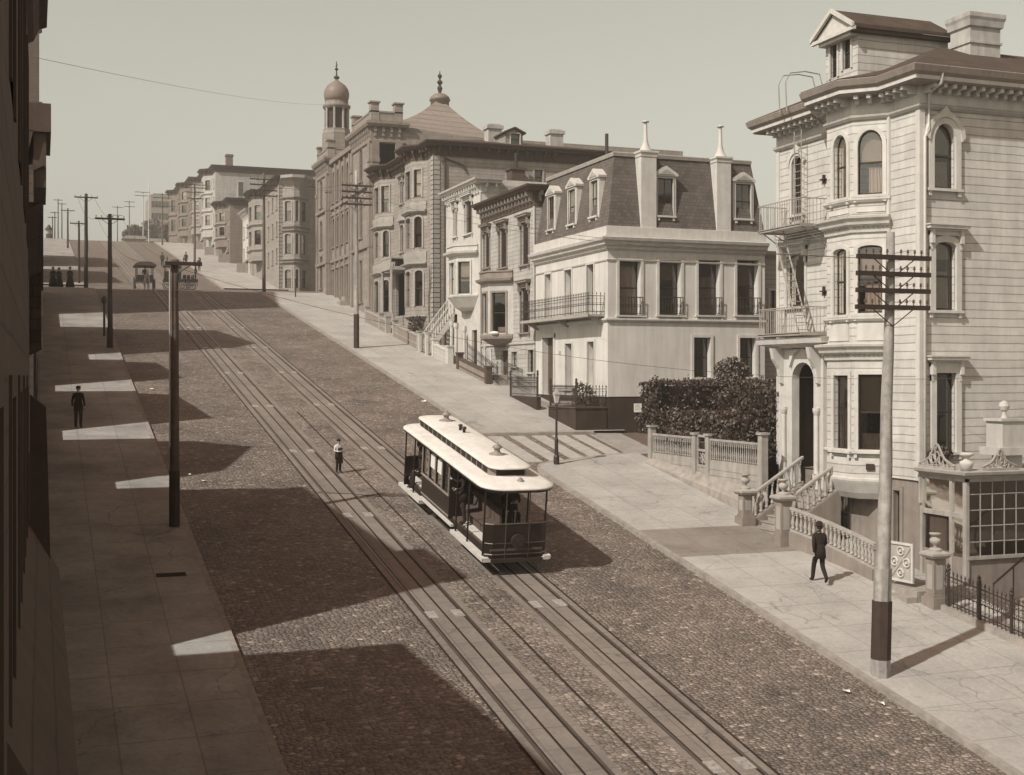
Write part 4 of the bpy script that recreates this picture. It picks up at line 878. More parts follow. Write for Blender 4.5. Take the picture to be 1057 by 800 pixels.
# ================================================================= GARDEN FENCE + HEDGE + ROSE TREE
t=thing('garden_fence','white garden fence of turned balusters with a carved gate below the ivy hedge','fence',(23.9,43.5,g(43.5)))
XF=23.75; zr=FZ(715,451,XF); zl=FZ(715,474,XF)
gy0,gy1=FY(730.5,XF),FY(719.5,XF); ya,yb=FY(787,XF),FY(672.5,XF)
m=MB()
for a,c in ((ya,gy0),(gy1,yb)):
    m.hexa([(XF-.06,a,g(a)-.5),(XF+.06,a,g(a)-.5),(XF+.06,c,g(c)-.5),(XF-.06,c,g(c)-.5),(XF-.06,a,zl),(XF+.06,a,zl),(XF+.06,c,zl),(XF-.06,c,zl)])
    for z in (zl-.28,zl-.5): m.cb(XF-.075,XF-.061,a,c,z,z+.03)
m.build('base_board','paint_faded',t); m=MB(); m.hexa([(XF-.3,ya-.4,g(ya)-.5),(XF-.075,ya-.4,g(ya)-.5),(XF-.075,yb,g(yb)-.5),(XF-.3,yb,g(yb)-.5),(XF-.3,ya-.4,g(ya)+.5),(XF-.075,ya-.4,g(ya)+1.1),(XF-.075,yb,g(yb)+.35),(XF-.3,yb,g(yb)+.16)]); m.build('footing','curb_stone',t)
for a,c in ((ya,gy0-.15),(gy1+.15,yb)): balrun(t,(XF,a,zl),(XF,c,zl),zr-zl,int((c-a)/.14),'paint_faded',.032,True,.12,.07)
for y,hh in ((yb,.35),(gy1+.1,.2),(gy0-.1,.2),(ya,.4)):
    m=MB(); m.cb(XF-.13,XF+.13,y-.13,y+.13,g(y)-.3,zr+hh-.1); m.cb(XF-.18,XF+.18,y-.18,y+.18,zr+hh-.1,zr+hh-.02); m.build('post','paint_faded',t)
m=MB(); zg=FZ(725,499,XF); m.cb(XF-.03,XF+.03,gy0,gy0+.09,zg,zr+.1).cb(XF-.03,XF+.03,gy1-.09,gy1,zg,zr+.1)
for z in (zg,(zg+zr)/2-.25,(zg+zr)/2+.35,zr+.02): m.cb(XF-.031,XF+.029,gy0+.09,gy1-.09,z,z+.09)
m.cb(XF-.01,XF+.01,gy0+.05,gy1-.05,zg+.05,(zg+zr)/2-.2)
f=ST(XF); cc=((gy0+gy1)/2,(zg+zr)/2+.09)
for k in range(8):
    an=math.pi*k/4; m.tube([(XF,cc[0],cc[1]),(XF,cc[0]+.26*math.cos(an),cc[1]+.26*math.sin(an))],.022,4)
ring(m,cc,.17,.02,14,f); m.build('gate','paint_faded',t)
m=MB(); m.poly([(XF,36.8,g(36.8)+.16),(XF,49.4,g(49.4)+.1),(24.9,49.4,g(49.4)+.1),(24.9,36.8,g(36.8)+.16)]); m.poly([(24.9,40.9,-3.2),(24.9,49.3,-3.2),(33.5,49.3,-3.2),(33.5,40.9,-3.2)]); m.poly([(24.9,40.9,-5),(24.9,49.3,-5),(24.9,49.3,-3.2),(24.9,40.9,-3.2)]); struct(m,'garden_soil','soil')
hd=thing('ivy_hedge','dense dark ivy hedge in two banks behind the white garden fence','hedge',(25,45,-3.2))
zlow=-1.55; zhi=-.28
def box_s(x0,x1,y0,y1,z0,z1):
    def fn():
        s=random.random(); x=random.uniform(x0,x1);y=random.uniform(y0,y1);z=random.uniform(z0,z1)
        if s<.3: z=z1+random.gauss(0,.06)+.05*math.sin(y*2.3+x)+.04*math.sin(y*6.1+x*3)+(random.random()<.02)*random.random()*.25
        elif s<.75: x=x0+random.gauss(0,.08)+.12*math.sin(y*1.9+z*3)+.07*math.sin(y*5+z*7)
        elif s<.92: y=y0+random.gauss(0,.09)+.1*math.sin(x*2.2+z*2)
        return Vector((x,y,z))
    return fn
leafblob(hd,None,None,9500,.075,'leaf_a',fn=box_s(24.05,25.9,40.9,48.3,-2.75,zlow))
leafblob(hd,None,None,9500,.075,'leaf_a',fn=box_s(23.95,33.5,47.3,48.9,-2.4,zhi))
leafblob(hd,None,None,4500,.075,'leaf_a',fn=box_s(26.4,28.2,41.3,47.0,-2.6,zhi-.35))
leafblob(hd,None,None,3200,.075,'leaf_a',fn=box_s(24.5,26.3,40.85,42.3,-3.1,-.55))
def hang():
    y=random.uniform(41,46.3); dd=random.random()**1.5*(.9+.4*math.sin(y*1.7)); return Vector((24.0+random.gauss(0,.07)-.12,y,-2.2-dd))
leafblob(hd,None,None,1500,.065,'leaf_a',fn=hang)
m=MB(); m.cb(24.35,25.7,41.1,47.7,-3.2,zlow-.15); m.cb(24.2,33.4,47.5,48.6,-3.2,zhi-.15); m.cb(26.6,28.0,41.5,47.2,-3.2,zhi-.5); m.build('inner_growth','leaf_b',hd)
m=MB(); m.cb(24.25,24.4,40.9,47.95,-4.5,-2.0); m.cb(24.4,33.5,48.05,48.2,-5,-1.0); solo(m,'board_fence','paint_tan','plain brown board fence under the ivy hedge at the alley corner','fence',(24.3,45,-4.4))
t=thing('rose_tree','small flowering bush growing above the hedge beside the mansard house','tree',(31,50,-3)); cx=SX(755,50.0); cz=SZ(755,383,50.0)
def rose():
    while 1:
        x,y,z=[random.uniform(-1,1) for _ in range(3)]
        if x*x+y*y+z*z<1 and random.random()<.3+.6*abs(math.sin(3*x+2*z)): return Vector((cx+x*.85,50+y*.7,cz+z*.66))
leafblob(t,None,None,750,.085,'leaf_a',fn=rose,name='crown')
m=MB()
for k in range(6): m.tube([(cx,50,-3.2),(cx+.1*math.sin(k),50,cz-.8),(cx+.6*math.cos(k*1.1),50+.4*math.sin(k*1.1),cz+.2)],[.05,.035,.012],5)
m.build('trunk','bark',t)
# ================================================================= HOUSES D, E, F
def bay(b,X,uA,uB,uC,floors,zb,zt,wall,trim,mat='paint_white',far=True,base=None,top=None,bands=(),p=None,cw=.1,cornice_h=.35,hole=True):
    """three-sided bay: near angled face between columns uA..uB of the photo, street face uB..uC"""
    y0=FY(uA,X); a=(uB-U0)/FO; k=(CT*a+SN)/(CT-a*SN); p=(X-k*y0)/(k+1); y1=FY(uC,X-p)
    PB=[(X,y1+p),(X-p,y1),(X-p,y0+p),(X,y0)]
    fn=SG(PB[2],PB[3]); ff=SG(PB[1],PB[2]); L=math.dist(PB[2],PB[3]); Lf=y1-y0-p
    nh=[];fh=[]
    for (v0,v1,ua,ub,rise,*r) in floors: 
        h=gr(fn,ua,ub,v0,v1,rise); h=(max(h[0],.14),min(h[1],L-.14),h[2],h[3],rise); nh.append(h)
        fh.append((.16 if Lf<1.2 else .25,Lf-(.16 if Lf<1.2 else .25),h[2],h[3],rise))
    m=MB(); wallface(m,fn,0,L,zb,zt,nh); wallface(m,ff,0,Lf,zb,zt,fh); wallface(m,SG(PB[0],PB[1]),0,L,zb,zt); m.poly([q+(zb,) for q in PB]); m.poly([q+(zt,) for q in PB])
    bo=m.build('bay',wall,b)
    for i,h in enumerate(nh):
        fl=floors[i]; cur=fl[5] if len(fl)>5 else None; bd=fl[6] if len(fl)>6 else .4
        window(bo,fn,h,mat=trim,cw=cw,curtain=cur,blind=bd,sill=False); window(bo,ff,fh[i],mat=trim,cw=cw,sill=False,blind=bd)
    for z0,z1,w in bands:
        q=MB(); q.sweep(PB,[(0,z0),(w*.5,z0+.02),(w,z0+(z1-z0)*.6),(w,z1),(0,z1+.03)]); q.build('band',trim,bo)
    if base: q=MB(); q.sweep(PB,[(-p*.8,zb-base),(-p*.4,zb-base*.7),(0,zb-.05),(.05,zb),(.05,zb+.1),(0,zb+.12)]); q.poly([(X,y0+p,zb-base),(X,y1,zb-base),(X-p*.3,y1-.2,zb-base),(X-p*.3,y0+p+.2,zb-base)]); q.build('base_moulding',trim,bo)
    if top: q=MB(); q.sweep(PB,[(0,zt-.1),(.1,zt-.05),(.3,zt+.05),(.34,zt+.18),(.1,zt+.22),(.1,zt+top),(.16,zt+top),(.16,zt+top+.08),(-.1,zt+top+.08),(-.1,zt+.1)]); bt=q.build('balcony_top',trim,bo)
    return PB,bo,(y0+.15,y1+p-.15)
def cornice(b,path,z0,z1,w,mat,trim=None,br=.55,frieze=True):
    h=z1-z0
    m=MB(); m.sweep(path,[(-.2,z0),(.04,z0),(.05,z0+.06),(.02,z0+.1),(.02,z1-.3),(w*.7,z1-.26),(w*.75,z1-.16),(w*.95,z1-.1),(w,z1),(-.2,z1+.02)])
    c=m.build('cornice',mat,b)
    if br: bracketobjs(c,path[:-1]+[(min(path[-1][0],path[-2][0]+9),path[-1][1])],w*.62,z1-.3-min(.5,h*.55),z1-.27,br,.1,trim or mat)
    return c
def box_walls(m,X,Y0,Y1,XR,zb,zt,fh=(),sh=()):
    wallface(m,ST(X),Y0,Y1,zb,zt,fh); wallface(m,SD(Y0),X,XR,zb,zt,sh); wallface(m,(0,Y1,1,0,0,1),X,XR,zb,zt); wallface(m,(XR,0,0,1,1,0),Y0,Y1,zb,zt)
def house_d():
    X=24.75;Y0=63.6;Y1=72.3;XR=36; fs=ST(X); zb=-4; zt=FZ(553,195,X)+.15; zf=FZ(553,212,X)
    b=thing('clapboard_house','cream clapboard house with heavy dark bracketed cornice beside the mansard house','house',(X,Y0,g(66)))
    tw=[gr(fs,499.3,505.3,239,276),gr(fs,515,523,235,276),gr(fs,537.5,545.8,229,273)]; mw=gr(fs,537.3,546,297,343)
    bw=[gr(fs,528,534,363,378),gr(fs,545,551,361,384)]; dd=gr(fs,516.5,524,362,392)
    PB,bo,hole=bay(b,X,529,503.8,496.5,[(302,343.5,507.5,521.5,0,(.3,.95,.15),.0)],FZ(515,349,24.2),FZ(515,291,24.2),'paint_cream','paint_tan',base=.45,top=.55,bands=((FZ(515,350,24.2),FZ(515,345.5,24.2),.08),))
    m=MB(); box_walls(m,X,Y0,Y1,XR,zb,zt,tw+[mw,dd]+bw+[(hole[0],hole[1],FZ(515,345,24.4),FZ(515,300,24.4))]); m.build('wall','clap_cream',b)
    for h in tw: window(b,fs,h,mat='paint_tan',pair=True,hood='flat',cw=.08)
    window(b,fs,mw,mat='paint_tan',pair=True,hood='flat',cw=.08)
    for h in bw: window(b,fs,h,mat='paint_cream',cw=.07)
    m=MB(); m.box(fs,dd[0],dd[1],-.2,-.15,dd[2],dd[3]); m.build('door','paint_brown',b)
    cornice(b,[(X,Y1),(X,Y0),(XR,Y0)],zf,zt+.05,.72,'paint_brown','paint_tan')
    m=MB(); zz=FZ(545,355,X); m.sweep([(X,Y1),(X,Y0),(XR,Y0)],[(0,zz),(.07,zz+.02),(.07,zz+.12),(0,zz+.14)]); m.box(fs,Y0-.03,Y0+.14,-.01,.035,zz,zf); m.build('belt','paint_cream',b)
    m=MB(); m.poly([(X-.6,Y0-.6,zt+.06),(XR,Y0-.6,zt+.06),(XR,Y1,zt+.06),(X-.6,Y1,zt+.06)]); m.build('roof','tar_roof',b)
    m=MB(); m.tube([(X+.7,Y0-.1,zt-.4),(X+.7,Y0-.1,zb)],.05,6); m.build('downpipe','paint_brown',b)
    for yy in (PB[2][1]+.1,PB[1][1]-.1): m=MB(); m.lathe((X-.9,yy,g(yy)+.1),[(.09,0),(.07,.2),(.06,1.6),(.1,1.8)],10); m.build('post','paint_white',b)
    q=MB(); x=X-.95; y=(PB[1][1]+PB[2][1])/2
    p0=Vector((24.0,PB[2][1]+.15,FZ(516,345,24)+.1)); 
    q.lathe((23.95,67.9,FZ(516,344,24)+.02),[(.02,-.1),(.2,-.08),(.26,0),(.2,.1),(.03,.13)],10,sy=2.0)
    solo(q,'cushion','cloth_white','white bolster airing on the window ledge of the clapboard house bay','cushion',(23.95,67.9,FZ(516,344,24)))
house_d()
def house_e():
    X=24.75;Y0=72.5;Y1=79.4;XR=36; fs=ST(X); zb=-3; zt=FZ(497,184,X); zf=FZ(496,193.5,X)
    b=thing('narrow_house','narrow white house with single bay window, reached by the steep white stair','house',(X,Y0,g(75)))
    tw=[gr(fs,468,471.8,213,244),gr(fs,479.2,487.4,207,241)]
    PB,bo,hole=bay(b,X,493,470.3,462.5,[(270,303,472.3,484.8,0,None,.6)],FZ(480,306,24.1),FZ(480,262,24.1),'paint_white','paint_white',base=.9,top=.5,bands=((FZ(480,306.5,24.1),FZ(480,304,24.1),.07),))
    dd=gr(fs,459.5,471.5,325,353); dd=(max(dd[0],76.0),min(dd[1],78.9),g(77)+.0,dd[3],0); d2=(73.2,74.2,g(74),g(74)+2.2,0)
    m=MB(); box_walls(m,X,Y0,Y1,XR,zb,zt,tw+[dd,d2,(hole[0],hole[1],FZ(480,303,24.3),FZ(480,271,24.3))]); m.build('wall','paint_white',b)
    for i,h in enumerate(tw): window(b,fs,h,mat='paint_white',pair=(i==1),hood='flat',cw=.08)
    m=MB(); m.box(fs,dd[0],dd[1],-.7,-.65,dd[2],dd[3]).box(fs,d2[0],d2[1],-.2,-.15,d2[2],d2[3]); m.build('door','paint_dark',b)
    for yy in (75.6,74.7,73.1): m=MB(); m.lathe((X-.85,yy,g(yy)+.15),[(.16,0),(.16,.3),(.12,.4),(.11,2.0),(.16,2.15),(.16,2.4)],12); m.build('column','paint_white',b)
    cornice(b,[(X,Y1),(X,Y0),(X+1.2,Y0)],zf-.3,zt,.6,'paint_white','paint_white',.5)
    m=MB(); m.box(fs,Y0-.02,Y0+.15,0,.04,zb,zt-.7).box(fs,Y1-.15,Y1,0,.04,zb,zt-.7); m.build('corner_board','paint_white',b)
    m=MB(); m.poly([(X-.3,Y0,zt),(XR,Y0,zt-.6),(XR,Y1,zt-.6),(X-.3,Y1,zt)]); m.build('roof','tar_roof',b)
    m=MB(); wallface(m,SD(Y0-.02),X+1.2,XR,zb,zt-.35); m.build('side_cladding','clap_fine',b)
    # high stair
    s=thing('high_stair','steep white wooden stair with turned railing rising to the narrow white house','stairs',(23,79,g(79)))
    zt_=FZ(467,325,24.6); z0=g(78.5)+.15; xa,xb=22.9,24.7; n=15
    for k in range(n):
        x=xa+(xb-xa)*k/n; z=z0+(zt_-z0)*(k+1)/n; m=MB(); m.cb(x-.02,x+.16,77.7,79.0,z-.04,z); m.build('step','wood_step',s)
    for y in (77.6,79.1):
        m=MB(); m.hexa([(xa,y-.05,z0-.3),(xb,y-.05,zt_-.35),(xb,y+.05,zt_-.35),(xa,y+.05,z0-.3),(xa,y-.05,z0+.2),(xb,y-.05,zt_+.1),(xb,y+.05,zt_+.1),(xa,y+.05,z0+.2)]); m.build('stringer','paint_white',s)
        balrun(s,(xa,y,z0+.15),(xb,y,zt_+.1),.95,11,'paint_white',.05,True,.1,.06)
    m=MB(); m.cb(xa-.12,xa+.06,77.5,77.7,z0-.6,z0+1.2); m.cb(xa-.12,xa+.06,79.0,79.2,z0-.6,z0+1.2); m.cb(xa-.15,xa+.09,77.47,77.73,z0+1.2,z0+1.27).cb(xa-.15,xa+.09,78.97,79.23,z0+1.2,z0+1.27); m.build('newel_post','paint_white',s)
house_e()
def lowwall(name,label,x,y0,y1,h,mat,cap='paint_grey',posts=(),level=False,w=.22):
    t=thing(name,label,'wall',(x,(y0+y1)/2,g((y0+y1)/2)))
    m=MB(); beam(m,(x,y0,g(y0)-.4),(x,y1,g(y1)-.4),w,h+.4); m.build('wall',mat,t)
    m=MB(); beam(m,(x,y0,g(y0)+h),(x,y1,g(y1)+h),w+.1,.08); beam(m,(x-w/2-.01,y0,g(y0)+h*.45),(x-w/2-.01,y1,g(y1)+h*.45),.03,.06); m.build('coping',cap,t)
    for y in posts:
        m=MB(); m.cb(x-w*.8,x+w*.8,y-w*.8,y+w*.8,g(y)-.4,g(y)+h+.3); m.cb(x-w,x+w,y-w,y+w,g(y)+h+.3,g(y)+h+.4); m.build('post',cap,t)
    return t
lowwall('low_wall','low sloping brown wall with dark newel beside the clapboard house steps',23.3,66.9,72.2,.72,'paint_tan','paint_brown',(66.95,72.1))
lowwall('low_wall','low sloping white wall in front of the narrow white house',23.3,74.0,77.3,.85,'paint_cream','paint_white',(74.1,77.2))
t=thing('basement_steps','dark steps down with iron railing under the bay of the clapboard house','stairs',(24,69,g(69)))
for k in range(5): m=MB(); m.cb(23.5,24.6,66.2+k*.3,66.5+k*.3,g(67)-.6,g(66.5)+.1+.15*k); m.build('step','curb_stone',t)
ironrun(t,(23.6,66.2,g(66.2)+.2),(23.6,71.5,g(71.5)+.75),.95,22,.014,False)
ironrun(t,(24.1,63.7,g(63.7)+.5),(24.1,66,g(66)+.5),.9,12,.014,False)
def house_f():
    X=24.75;Y0=82.3;Y1=98.2;XR=38.0; fs=ST(X);fd=SD(Y0); zb=-3; zt=FZ(445,149,X)
    b=thing('double_bay_house','large grey-brown clapboard house with two three-storey bays and quoined corner','house',(X,Y0,g(88)))
    z=lambda v,u=430,x=24.0: FZ(u,v,x)
    fl_r=[(175,203.5,427,434.5,0,None,.9),(223.5,255.5,427.3,435.2,.22,(.2,.9,.4),.55),(279,316,428,436,.2,(.3,.9,.6),.3)]
    fl_l=[(192,219,393.3,401.3,0,(.5,.95,.5),.6),(238,265,395,401.3,.22,(.2,.9,.4),.5),(289,322,395,401.2,.2,None,.3)]
    PR,br,hr=bay(b,X,440,424.5,417.5,fl_r,z(326),zt-.5,'clap_grey','paint_grey',bands=((z(215),z(207),.1),(z(219),z(215.5),.3),(z(270.5),z(259),.1),(z(273),z(270.5),.3)),base=.4,cw=.12)
    zz=lambda v: FZ(398,v,24.0)
    PL_,bl_,hl=bay(b,X,406,391.5,385.5,fl_l,zz(332),zt-.5,'clap_grey','paint_grey',bands=((zz(231),zz(222.5),.1),(zz(234),zz(231),.3),(zz(280),zz(271),.1),(zz(282),zz(280),.3)),base=.4,cw=.12)
    cen=[gr(fs,412.8,416.2,187,210),gr(fs,412.8,416.2,232,260,.15)]; dr=gr(fs,408,417.5,282,326)
    sw=[gr(fd,523,528,176,190),gr(fd,551,559.5,175.5,190),gr(fd,608,618,181,192)]
    H=[(hr[0],hr[1],FZ(430,316,24.2),FZ(430,176,24.2)),(hl[0],hl[1],zz(322),zz(193)),dr]+cen
    m=MB(); box_walls(m,X,Y0,Y1,XR,zb,zt,H,sw); m.build('wall','clap_grey',b)
    for h in cen: window(b,fs,h,mat='paint_grey',hood='flat' if h[4]==0 else None)
    for h in sw: window(b,fd,h,mat='paint_grey')
    m=MB(); m.box(fs,dr[0],dr[1],-.9,-.85,dr[2],dr[3]); m.build('door','paint_dark',b)
    m=MB(); yc=(dr[0]+dr[1])/2
    m.cb(X-1.15,X-.02,dr[0]-.1,dr[1]+.1,dr[3]+.15,dr[3]+.4); m.cb(X-1.15,X-.02,dr[0]-.1,dr[1]+.1,dr[3]+.95,dr[3]+1.05); m.cb(X-1.12,X-1.04,dr[0]-.1,dr[1]+.1,dr[3]+.4,dr[3]+.95)
    for y in (dr[0],dr[1]): m.lathe((X-1.0,y,dr[2]+.1),[(.12,0),(.1,.2),(.09,dr[3]-dr[2]-.3),(.14,dr[3]-dr[2]+.05)],10)
    m.build('portico','paint_grey',b)
    # pediment above the central window
    m=MB(); h=cen[1]; m.prism(fs,[(h[0]-.3,h[3]+.25),(h[1]+.3,h[3]+.25),((h[0]+h[1])/2,h[3]+.75)],0,.25); m.build('pediment','paint_grey',b)
    # quoins
    m=MB(); k=0; zq=g(82)+.1
    while zq<zt-.9:
        l=.62; m.box(fs,Y0-.05,Y0+l,.0,.05,zq,zq+.27); m.box(fd,X-.048,X+.42,.0,.05,zq+.001,zq+.269); zq+=.33
    m.build('quoin','paint_grey',b)
    m=MB(); zq=g(90)
    while zq<zt-.9: m.box(fs,PR[0][1]+.1,PR[0][1]+.5,0,.05,zq,zq+.25); zq+=.33
    m.build('quoin','paint_grey',b)
    EP=[(X,Y1)]+PL_+PR+[(X,Y0),(XR,Y0)]
    cornice(b,EP,zt-.85,zt+.1,.75,'paint_brown','paint_brown',.7)
    # low hipped roof
    m=MB(); e=.7; z0=zt+.1; z1=zt+1.9
    o=[(X-e,Y0-e),(XR+e,Y0-e),(XR+e,Y1),(X-e,Y1)]; rid=[(X+6,Y0+7.5),(XR-4,Y0+7.5)]
    m.poly([o[0]+(z0,),o[1]+(z0,),rid[1]+(z1,),rid[0]+(z1,)]); m.poly([o[1]+(z0,),o[2]+(z0,),rid[1]+(z1,)]); m.poly([o[2]+(z0,),o[3]+(z0,),rid[0]+(z1,),rid[1]+(z1,)]); m.poly([o[3]+(z0,),o[0]+(z0,),rid[0]+(z1,)])
    for PBB in (PR,PL_):
        ob=[(PBB[0][0]-.7,PBB[0][1]+.3),(PBB[1][0]-.7,PBB[1][1]+.3),(PBB[2][0]-.7,PBB[2][1]-.3),(PBB[3][0]-.7,PBB[3][1]-.3)]
        for k in range(3): m.poly([ob[k]+(z0,),ob[k+1]+(z0,),(X+1.5,(PBB[0][1]+PBB[3][1])/2,z0+.7)])
    rf=m.build('roof','shingle',b)
    YC=Y0+4
    for u0,u1,v0 in ((503.5,517.5,128),(567.5,581,133.5)):
        x0,x1=SX(u0,YC),SX(u1,YC); zc=SZ(u0,v0,YC); m=MB(); m.cb(x0,x1,YC,YC+.9,zt,zc-.3); m.cb(x0-.1,x1+.1,YC-.1,YC+1.0,zc-.3,zc-.05); m.cb(x0+.05,x1-.05,YC+.05,YC+.85,zc-.05,zc+.05); m.build('chimney','chimney_plaster',rf)
    YD=Y0+2; fD=SD(YD); h=gr(fD,526.5,536,138,150); m=MB(); a0,a1=SX(521.5,YD),SX(539,YD); z_=SZ(530,138,YD)
    wallface(m,fD,a0,a1,zt,z_,[h]); m.poly([P(fD,a0,0,z_),P(fD,a1,0,z_),P(fD,(a0+a1)/2,0,SZ(530,133,YD))]); m.cb(a0,a0+.03,YD,YD+3,zt,z_); m.cb(a1-.03,a1,YD,YD+3,zt,z_); dm=m.build('dormer','clap_grey',rf)
    m=MB(); zz_=SZ(530,132.5,YD); am=(a0+a1)/2; m.hexa([(a0-.2,YD-.2,z_),(am,YD-.2,zz_),(am,YD+3,zz_),(a0-.2,YD+3,z_),(a0-.2,YD-.2,z_+.1),(am,YD-.2,zz_+.1),(am,YD+3,zz_+.1),(a0-.2,YD+3,z_+.1)]); m.hexa([(am,YD-.2,zz_),(a1+.2,YD-.2,z_),(a1+.2,YD+3,z_),(am,YD+3,zz_),(am,YD-.2,zz_+.1),(a1+.2,YD-.2,z_+.1),(a1+.2,YD+3,z_+.1),(am,YD+3,zz_+.1)]); m.build('dormer_roof','shingle',dm)
    window(dm,fD,h,cw=.05,sill=False,simple=True)
    # stove pipe and oriel on the side wall
    m=MB(); x0,x1=SX(529,81),SX(543,81); m.cb(x0,x1,81.3,Y0-.01,SZ(535,190,81),SZ(535,174.5,81)); m.cb(x0-.1,x1+.1,81.2,Y0-.01,SZ(535,174.5,81),SZ(535,172,81)); m.build('side_oriel','paint_brown',b)
    m=MB(); xm=SX(532,81.6); m.tube([(xm,81.6,SZ(532,174,81.6)),(xm,81.6,SZ(532,158,81.6))],.12,8); m.build('flue','iron',b)
    xm=SX(596,YC); m=MB(); m.tube([(xm,81.2,SZ(596,172,81.2)),(xm,81.2,SZ(596,136,81.2))],.13,8); m.build('flue','iron',b)
    m=MB(); m.tube([(SX(460,82),Y0-.1,SZ(460,163,82)),(SX(479,82),Y0-.1,SZ(479,170,82)),(SX(481,82),Y0-.1,SZ(481,176,82))],.06,6); m.tube([(X+.75,Y0-.1,zt-.8),(X+.75,Y0-.1,0)],.06,6); m.build('downpipe','paint_brown',b)
house_f()
lowwall('low_wall','low sloping grey wall in front of the uphill bay of the double bay house',23.15,88.2,94.5,.95,'paint_tan','paint_grey',(88.3,90.2,94.4))
lowwall('low_wall','low sloping grey wall between the high white stair and the double bay house gate',23.15,80.0,86.3,.95,'paint_tan','paint_grey',(80.1,86.3))
t=thing('porch_steps','stone steps with urn plants at the dark entrance of the double bay house','stairs',(24,87.5,g(87)))
for k in range(6): m=MB(); m.cb(23.3+k*.22,24.7,86.6,88.0,g(87)-.6,g(87)+.15+.17*k); m.build('step','curb_stone',t)
p=thing('shrub','bushy shrubs in the front area of the double bay house','shrub',(24,84.5,g(84))); leafblob(p,(24.0,84.0,g(84)+1.3),(.4,1.5,.6),350,.09); m=MB(); m.tube([(24,84,g(84)),(24,84,g(84)+1.2)],.04,5); m.build('stem','bark',p)
